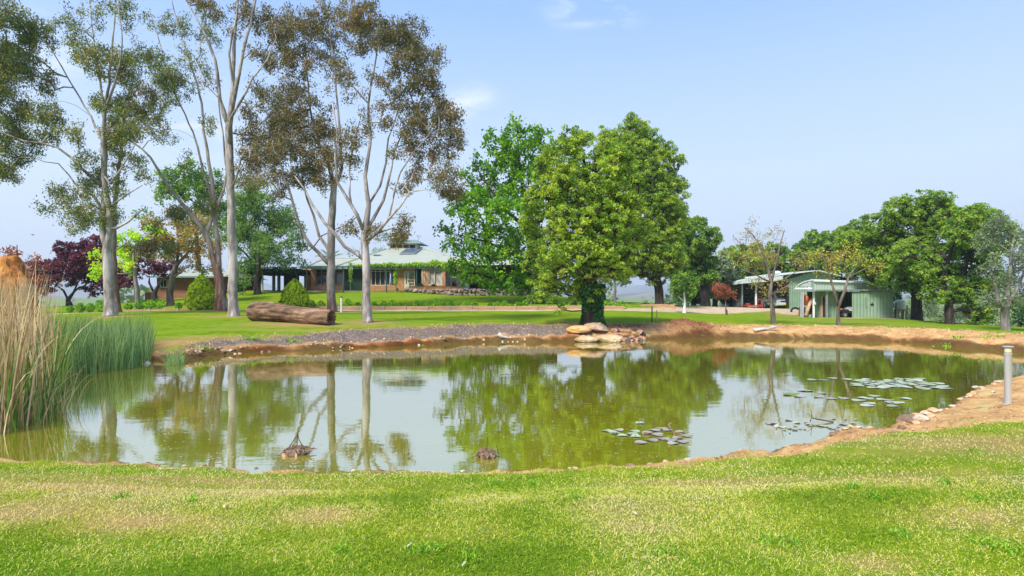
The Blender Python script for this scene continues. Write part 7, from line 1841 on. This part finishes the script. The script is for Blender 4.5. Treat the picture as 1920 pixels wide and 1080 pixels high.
topmax = np.interp(pxb, [-300, 0, 60, 100, 130, 150], [1.0, 1.0, .97, .82, .72, .6])
H = (1.2 + 1.0 * rng.random(len(B))) * topmax * (.78 + .50 * sstep(70, 125, pxb))
ln = rng.normal(size=(len(B), 2)) * .26 + np.array([.05, 0])
fast_mesh_ = fast_mesh('cattail_leaves', blades(B, H, np.full(len(B), .0105), ln, .10 + .3 * rng.random(len(B)) ** 2, 7), 4, F_CAT, None, rep_rnd(len(B), 7), org=(0, 0, 0))
tag(fast_mesh_, 'tall green cattail leaves crowding the left shore', 'cattails', kind='stuff')
B = scatter_px(2900, CATP)
pxb = 960 + FPX * B[:, 0] / B[:, 1]; topmax = np.interp(pxb, [-300, 0, 60, 100, 130, 150], [1.0, 1.03, 1.0, .86, .72, .5])
kk = rng.random(len(B)) > .92 * sstep(50, 115, pxb); B = B[kk]; pxb = pxb[kk]; topmax = topmax[kk]
H = (1.35 + 1.35 * rng.random(len(B)) ** 1.1) * topmax
ln = rng.normal(size=(len(B), 2)) * .22 + np.array([.0, 0])
o = fast_mesh('dry_reeds', blades(B, H, np.full(len(B), .011), ln, .05 + .45 * rng.random(len(B)) ** 3 + .45 * (rng.random(len(B)) > .88), 6), 4, F_DRY, None, rep_rnd(len(B), 6), org=(0, 0, 0)); tag(o, 'dry straw-coloured reed stems standing among the green cattails', 'reeds', kind='stuff')
# broken stems fallen over the water in front
B = scatter_px(60, [(20, 815), (80, 800), (140, 775), (150, 745), (120, 740), (20, 790)])
ln = np.stack([.3 + .5 * rng.random(len(B)), -.3 + .5 * rng.normal(size=len(B))], 1)
o = fast_mesh('fallen_reeds', blades(B, .5 + .7 * rng.random(len(B)), np.full(len(B), .006), ln, .35 + .4 * rng.random(len(B)), 6), 4, F_DRY, None, rep_rnd(len(B), 6), org=(0, 0, 0)); tag(o, 'broken pale reed stems leaning out over the water', 'reeds', kind='stuff')
RUSHP = [(135, 706), (160, 700), (200, 696), (245, 692), (282, 680), (288, 668), (270, 662), (130, 664), (60, 672), (60, 700)]
B = scatter_px(5200, RUSHP)
ln = rng.normal(size=(len(B), 2)) * .24 + np.array([.04, 0])
pxb = 960 + FPX * B[:, 0] / B[:, 1]
H = (.75 + .8 * rng.random(len(B))) * np.interp(pxb, [60, 140, 230, 285], [1.1, 1.05, 1.0, .85])
o = fast_mesh('bulrushes', blades(B, H, np.full(len(B), .0075), ln, .08 + .25 * rng.random(len(B)) ** 2, 5), 4, F_RUSH, None, rep_rnd(len(B), 5), org=(0, 0, 0)); tag(o, 'fine blue-green bulrushes in the shallow corner of the pond', 'bulrushes', kind='stuff')
B = scatter_px(320, [(310, 686), (345, 684), (342, 676), (312, 676)])
ln = rng.normal(size=(len(B), 2)) * .5
o = fast_mesh('rush_tuft', blades(B, .25 + .3 * rng.random(len(B)), np.full(len(B), .006), ln, .3 + .3 * rng.random(len(B)), 5), 4, F_RUSH, None, rep_rnd(len(B), 5), org=(B[:, 0].mean(), B[:, 1].mean(), 0)); tag(o, 'small separate tuft of rush beside the weathered stump', 'rush tuft')

# lawn grass in the foreground
F_LAWN = foliage_mat('lawn_blades', [(.10, .165, .008), (.21, .28, .014), (.35, .365, .04), (.46, .39, .12), (.47, .38, .20)], .35, .0)
def lawn_blades(n, dmin, dmax, hs):
    u = rng.random(n); d = np.sqrt(dmin ** 2 + (dmax ** 2 - dmin ** 2) * u)
    ang = np.radians(-58 + 116 * rng.random(n)); x_ = d * np.tan(ang) * .98; y_ = d
    s_, att = shore(x_, y_)
    keep = (s_ > att[:, 0] * (.6 + .4 * rng.random(n)) - .05 + rng.random(n) * .15) & (s_ > .08)
    x_, y_, s_, att = x_[keep], y_[keep], s_[keep], att[keep]
    z_ = ground_z(x_, y_)
    # patches of the same kind as the turf below
    v = .56 + 1.0 * fbm(x_, y_, 11., 4, 1.3) * .95 + .30 * rng.normal(size=len(x_))
    for (px, dd, rx, ry, k) in [(60, 4.2, 1.0, .35, .5), (250, 4.0, .6, .2, .4), (100, 4.9, 1.4, .35, .5), (520, 4.9, .5, .2, .3), (600, 4.15, .35, .2, .45), (1180, 4.3, .5, .3, .4), (1700, 5.0, 1.0, .3, .3), (1300, 5.2, .8, .2, .3), (1800, 4.1, .5, .25, .3), (1640, 3.4, .25, .12, .3), (1200, 3.9, .3, .12, .25), (350, 5.4, 2.0, .25, .3), (1850, 6.2, 1.3, .6, .4),
                                (1060, 4.6, .45, .35, -.4), (1050, 3.6, .7, .5, -.22), (150, 3.25, 1.0, .25, -.5), (400, 3.2, .6, .2, -.4), (1600, 4.4, .5, .25, -.3), (1280, 3.2, .6, .3, -.3), (820, 3.3, .6, .3, -.3), (1730, 5.6, .6, .2, -.3), (700, 4.6, .5, .3, -.2), (1880, 4.5, .5, .3, -.2)]:
        X_, Y_ = (px - 960) * dd / FPX, dd; v = v + k * np.exp(-((x_ - X_) / rx) ** 2 - ((y_ - Y_) / ry) ** 2)
    v = np.clip(v + .25 * sstep(att[:, 0] + .6, att[:, 0], s_), 0, 1)
    m_ = len(x_)
    ln = rng.normal(size=(m_, 2)) * .9
    h = hs * (.5 + rng.random(m_)) * (1.15 - .5 * v)
    wd = (.0016 + .0006 * y_)
    return blades(np.stack([x_, y_, z_ - .004], 1), h, wd * .5, ln, .2 + .5 * rng.random(m_), 2), rep_rnd(m_, 2, v)
p1, r1 = lawn_blades(215000, 2.3, 5.0, .021)
p2, r2 = lawn_blades(140000, 5.0, 9.5, .025)
o = fast_mesh('grass', np.concatenate([p1, p2]), 4, F_LAWN, None, np.concatenate([r1, r2]), org=(0, 0, 0)); tag(o, 'short patchy lawn grass in the foreground', 'grass', kind='stuff')
# tufts of dry and green grass, and loose pebbles, scattered over the bare banks
F_TUFT = foliage_mat('bank_grass', [(.10, .16, .02), (.22, .24, .05), (.42, .33, .14), (.52, .36, .18), (.34, .2, .09)], .3, .0)
def on_bank(n, d0, d1, wmax=.35, seed=5):
    g = np.random.default_rng(seed); th = np.radians(-43 + 86 * g.random(n)); d = np.sqrt(d0 ** 2 + (d1 ** 2 - d0 ** 2) * g.random(n)); x_, y_ = d * np.tan(th), d
    s_, att = shore(x_, y_); k = (s_ > .12) & (s_ < att[:, 0] + wmax); return x_[k], y_[k], s_[k], att[k], g
x_, y_, s_, att, g = on_bank(90000, 16, 32)
k = g.random(len(x_)) < (.16 + .5 * np.exp(-((s_ - att[:, 0]) / .3) ** 2)) * (fbm(x_, y_, 40., 3, .8) > -.12); x_, y_, s_, att = x_[k], y_[k], s_[k], att[k]
z_ = ground_z(x_, y_); n_ = len(x_); kp = rng; rng = g
V_ = blades(np.stack([x_, y_, z_ - .01], 1), .05 + .11 * rng.random(n_) ** 2, np.full(n_, .012), rng.normal(size=(n_, 2)) * 1.0, .3 + .4 * rng.random(n_), 2)
rv = np.tile(np.clip(.55 + .25 * rng.normal(size=n_) - .35 * sstep(.2, 0, np.abs(s_ - att[:, 0])), 0, 1), 2); rng = kp
tag(fast_mesh('bank_grass', V_, 4, F_TUFT, None, rv, org=(0, 0, 0)), 'thin dry grass and weeds along the far bank', 'grass', kind='stuff')
m = MB(); oc_v = ICO[0][0]; oc_f = ICO[0][1]
pv = []; pf = []
for (n0, d0, d1, r0, sd) in ((24000, 16, 31, .019, 6), (12000, 6, 15, .012, 7)):
    x_, y_, s_, att, g = on_bank(n0, d0, d1, .1, sd); k = g.random(len(x_)) < .45; x_, y_ = x_[k], y_[k]; z_ = ground_z(x_, y_); r_ = r0 * (.4 + g.random(len(x_)) ** 2 * 1.6)
    off = len(pv) and sum(len(q) for q in pv)
    V0 = oc_v[None] * (1 + .3 * g.normal(size=(len(x_), 12, 1))) * r_[:, None, None] * np.array([1.2, 1, .7]) + np.stack([x_, y_, z_], 1)[:, None]
    F0 = V0[:, np.array(oc_f)]; pv.append(F0.reshape(-1, 3, 3)); pf.append(np.repeat(g.random(len(x_)), 20))
pbm, t = new_mat('pebbles'); at = t.nodes.new('ShaderNodeAttribute'); at.attribute_name = 'rnd'
finish(pbm, t, ramp(t, [(0, (.16, .08, .045)), (.35, (.38, .2, .1)), (.65, (.46, .29, .17)), (.93, (.52, .4, .3)), (1, (.6, .54, .46))], at.outputs['Fac']).outputs[0], .9)
tag(fast_mesh('pebbles', np.concatenate(pv), 3, pbm, None, np.concatenate(pf), org=(0, 0, 0)), 'loose pebbles and clods scattered over the bare banks', 'pebbles', kind='stuff')
# coarse weeds growing in the near lawn
wq = np.random.default_rng(90)
for k, (px, py, kind) in enumerate([(1600, 915, 'tuft'), (1640, 935, 'tuft'), (1670, 925, 'tuft'), (1770, 905, 'tuft'), (1865, 1025, 'tuft'), (1900, 1035, 'tuft'), (1835, 940, 'tuft'), (1080, 935, 'tuft'), (1250, 1035, 'tuft'), (360, 935, 'tuft'), (230, 930, 'tuft'), (780, 1035, 'tuft'), (640, 1030, 'tuft'), (820, 1032, 'tuft'), (880, 1048, 'tuft'), (1480, 1020, 'tuft'), (1440, 1015, 'tuft'), (1490, 870, 'tuft'), (1000, 880, 'tuft'), (1690, 1005, 'tuft'),
                                 (930, 878, 'tuft'), (1830, 848, 'tuft')]):
    d = FPX * (CZ - .34) / (py - HOR); p = G(px, d); m_ = 34
    if kind == 'tuft':
        kp = rng; rng = np.random.default_rng(k)
        B = p + np.column_stack([rng.normal(size=(m_, 2)) * .04, np.zeros(m_)]); ln = rng.normal(size=(m_, 2)) * 1.0
        V_ = blades(B, .035 + .04 * rng.random(m_), np.full(m_, .003), ln, .3 + .4 * rng.random(m_), 4)
        rng = kp
        tag(fast_mesh('grass_weed', V_, 4, F_SHRUB, None, None, org=p), 'coarse green grass tuft in the ' + ('left part' if px < 700 else 'middle' if px < 1300 else 'right part') + ' of the near lawn', 'weed', 'coarse tufts in the near lawn')
    else:
        q = wq.normal(size=(26, 3)) * np.array([.07, .07, 0]) + p + (0, 0, .03)
        kp = rng; rng = wq
        V_ = leaves(q, .035, .032, dirs=np.zeros((26, 3)) + (0, 1, .2), spread=.6, up=np.tile([[0, 0, 3.]], (26, 1)))
        rng = kp
        tag(fast_mesh('broadleaf_weed', V_, 4, F_SHRUB, None, None, org=p), 'flat broad-leaved weed rosette in the near lawn', 'weed', 'broad-leaved weeds in the near lawn')
# dry litter lying in the turf
kp = rng; rng = np.random.default_rng(66); n_ = 2600; d = np.sqrt(2.4 ** 2 + (8.5 ** 2 - 2.4 ** 2) * rng.random(n_)); th = np.radians(-56 + 112 * rng.random(n_)); x_, y_ = d * np.tan(th), d
s_, _a = shore(x_, y_); k = (s_ > .15) & (fbm(x_, y_, 50., 3, .9) > -.1); x_, y_ = x_[k], y_[k]; z_ = ground_z(x_, y_) + .012
V_ = leaves(np.stack([x_, y_, z_], 1), .022, .008, dirs=np.column_stack([rng.normal(size=(len(x_), 2)), .15 * rng.normal(size=len(x_))]), spread=0, up=np.tile([[0, 0, 3.]], (len(x_), 1))); rng = kp
tag(fast_mesh('leaf_litter', V_, 4, F_TUFT, None, None, org=(0, 0, 0)), 'dry brown bits of leaf and straw lying in the near lawn', 'litter', kind='stuff')
# fallen leaves on the lawn
for k, (px, py) in enumerate([(768, 1031), (420, 955), (55, 906), (870, 1065), (1190, 968)]):
    d = FPX * (CZ - .34) / (py - HOR); p = G(px, d, .03); a = wq.random() * 3
    u = np.array([cos(a), sin(a), .1]) * .03; w2 = np.array([-sin(a), cos(a), .1]) * .008
    m = MB(); m.add([p - u, p - u * .3 + w2, p + u * .4 + w2, p + u, p + u * .4 - w2 + (0, 0, .005), p - u * .3 - w2 + (0, 0, .005)], [(0, 1, 2, 3, 4, 5)]); tag(m.build('fallen_leaf', M_PALE, org=p), 'dry buff fallen leaf on the near lawn', 'leaf', 'fallen leaves on the near lawn')
# plants on the banks
for k, (px, d, s_, lab) in enumerate([(1497, 27.0, .35, 'green weed clump on the far earth bank below the thin trees'), (1617, 26.1, .22, 'small green weed at the waterline below the low shed'), (1640, 25.8, .2, 'low weed on the bank right of the small green one'), (1672, 25.3, .3, 'yellowish weed clump on the bank below the sliding door'), (1774, 23.4, .3, 'round weed clump at the waterline below the right shade trees'), (1800, 23.6, .2, 'small weed just right of the round clump'), (1330, 27.6, .35, 'grass clump at the waterline right of the mulch heap'), (1355, 27.8, .3, 'second grass clump right of the mulch heap'), (1215, 26.6, .2, 'tiny plant at the end of the rubble'), (1865, 22.5, .25, 'yellow-green weed on the bank left of the bollard light'), (935, 25.4, .15, 'little weed on the gravel bank'), (880, 24.8, .2, 'low green weed above the red cut of the bank'), (795, 23.6, .25, 'yellow-green weed at the red cut of the far bank'), (545, 21.8, .2, 'weed beside the round pale stone on the far bank'), (470, 21.3, .2, 'weed at the left end of the far bank'), (1023, 25.3, .2, 'bright weed left of the orange boulder'), (378, 19.3, .2, 'yellow weed patch on the dark gravel end'), (1020, 4.9 + 25, .01, '')]):
    if not lab: continue
    p = G(px, d); n_ = int(400 * s_); kp = rng; rng = np.random.default_rng(700 + k)
    q = rng.normal(size=(n_, 3)) * np.array([s_, s_ * .5, s_ * .35]); q[:, 2] = abs(q[:, 2]) * .8
    V_ = leaves(q + p, .10, .035, dirs=np.tile([[0, 0, .8]], (n_, 1)), spread=.7); rng = kp
    tag(fast_mesh('bank_weed', V_, 4, F_SHRUB if k % 3 else F_VINE, None, None, org=p), lab, 'weed')
# specks of scum and seed floating on the water
g = np.random.default_rng(31); n_ = 900; px = 150 + 1700 * g.random(n_); py = 668 + 195 * g.random(n_) ** 1.2; d = FPX * CZ / (py - HOR); x_, y_ = (px - 960) * d / FPX, d
s_, _a = shore(x_, y_); k = s_ < -.15; x_, y_ = x_[k], y_[k]; kp = rng; rng = g
V_ = leaves(np.stack([x_, y_, np.full(len(x_), .006)], 1), .028, .018, dirs=np.column_stack([g.normal(size=(len(x_), 2)), np.zeros(len(x_))]), spread=0, up=np.tile([[0, 0, 40.]], (len(x_), 1))); rng = kp
tag(fast_mesh('floating_specks', V_, 4, M_PALE, None, None, org=(0, 0, 0)), 'tiny pale specks of seed and scum floating on the pond', 'scum', kind='stuff')
# the mulch heap's loose sticks
n_ = 700; q = rng.normal(size=(n_, 2)) * np.array([.75, .45]); x_ = 8.81 + q[:, 0]; y_ = 29.1 + q[:, 1]
zz_ = ground_z(x_, y_) + .02
o = fast_mesh('mulch', leaves(np.stack([x_, y_, zz_], 1), .22, .02, dirs=rng.normal(size=(n_, 3)) * np.array([1, 1, .25]), spread=.0), 4, F_RED, None, None, org=(8.81, 29.1, .6)); tag(o, 'heap of dry brown mulch and sticks on the far bank', 'mulch', kind='stuff')

# far woodland in the valley, down behind the lawn
n_ = 90000
g = np.random.default_rng(77); N_ = 520
ang = np.radians(-48 + 96 * g.random(N_)); R = 110 + 1300 * g.random(N_) ** 1.6
cx_, cy_ = R * np.sin(ang), R * np.cos(ang)
px_c = 960 + FPX * np.tan(ang)
cz_ = ground_z(cx_, cy_)
hh_ = (4 + 5 * g.random(N_))
k = n_ // N_
q = g.normal(size=(N_, k, 3)); q /= np.linalg.norm(q, axis=2)[:, :, None]; q *= (.6 + .4 * g.random((N_, k, 1)))
q[:, :, 2] *= .75
C_ = (q * (hh_ * .55)[:, None, None] + np.stack([cx_, cy_, cz_ + hh_ * .55], 1)[:, None, :]).reshape(-1, 3)
kp = rng; rng = g
V_ = leaves(C_, 1.3, .9); rng = kp
o = fast_mesh('distant_woodland', V_, 4, F_GREY, None, np.repeat(g.random(N_), k), org=(0, 0, 0)); tag(o, 'scattered grey-green woodland down in the valley', 'woodland', kind='stuff')
# scrub just over the brow at the right
for k, (px, py, d, bl, lab) in enumerate([(1745, 612, 66, [(1742, 592, 16, 10), (1752, 598, 12, 8)], 'olive scrub bush seen between the two right dark trunks'), (1830, 620, 60, [(1825, 590, 22, 14), (1815, 600, 14, 10)], 'grey-green bush behind the low hanging bough'), (1868, 625, 58, [(1862, 596, 14, 14)], 'grey-green bush left of the rightmost trunk'), (1700, 600, 75, [(1695, 580, 12, 10), (1705, 585, 12, 8)], 'pale scrub behind the wire fence'), (1760, 605, 85, [(1735, 575, 14, 14), (1752, 580, 14, 12)], 'hazy grey bush between the first and second dark trunks'), (1800, 610, 90, [(1800, 582, 20, 14), (1790, 590, 14, 10)], 'hazy olive bush right of the second dark trunk'), (1850, 615, 95, [(1850, 580, 22, 12), (1835, 575, 12, 12)], 'hazy bush under the lowest foliage, left of the rightmost trunk'), (1930, 610, 90, [(1915, 560, 14, 10), (1930, 575, 18, 12)], 'hazy distant bush above the hedge at the right edge'), (1905, 620, 52, [(1912, 607, 14, 5), (1925, 608, 10, 6)], 'low dark green hedge at the right edge behind the rightmost trunk')]):
    tree('scrub_bush', lab, (px, py), d, [[(px, py, 0, .1), (px, py - 10, 0, .06)]], bl, BK_BROWN, F_GREY if 'hedge' not in lab else F_DARK, None, 'bush', leafL=.34, leafW=.16, trunk_r=.12, seed=90 + k, nleaf=30, tipR=.9, dens=.9, tip_r=.012, flare=1.2)

# ------------------------------------------------------------------ air
hz_m, t = new_mat('haze')
v_ = t.nodes.new('ShaderNodeVolumePrincipled'); v_.inputs['Color'].default_value = (.82, .9, 1.0, 1); v_.inputs['Density'].default_value = HAZE; v_.inputs['Anisotropy'].default_value = .2
o_ = t.nodes.new('ShaderNodeOutputMaterial'); t.links.new(v_.outputs[0], o_.inputs['Volume'])
if HAZE > 0:
    m = MB(); m.box(-6200, 6200, -2800, 6200, -24, 210)
    tag(m.build('haze', hz_m), kind='stuff')
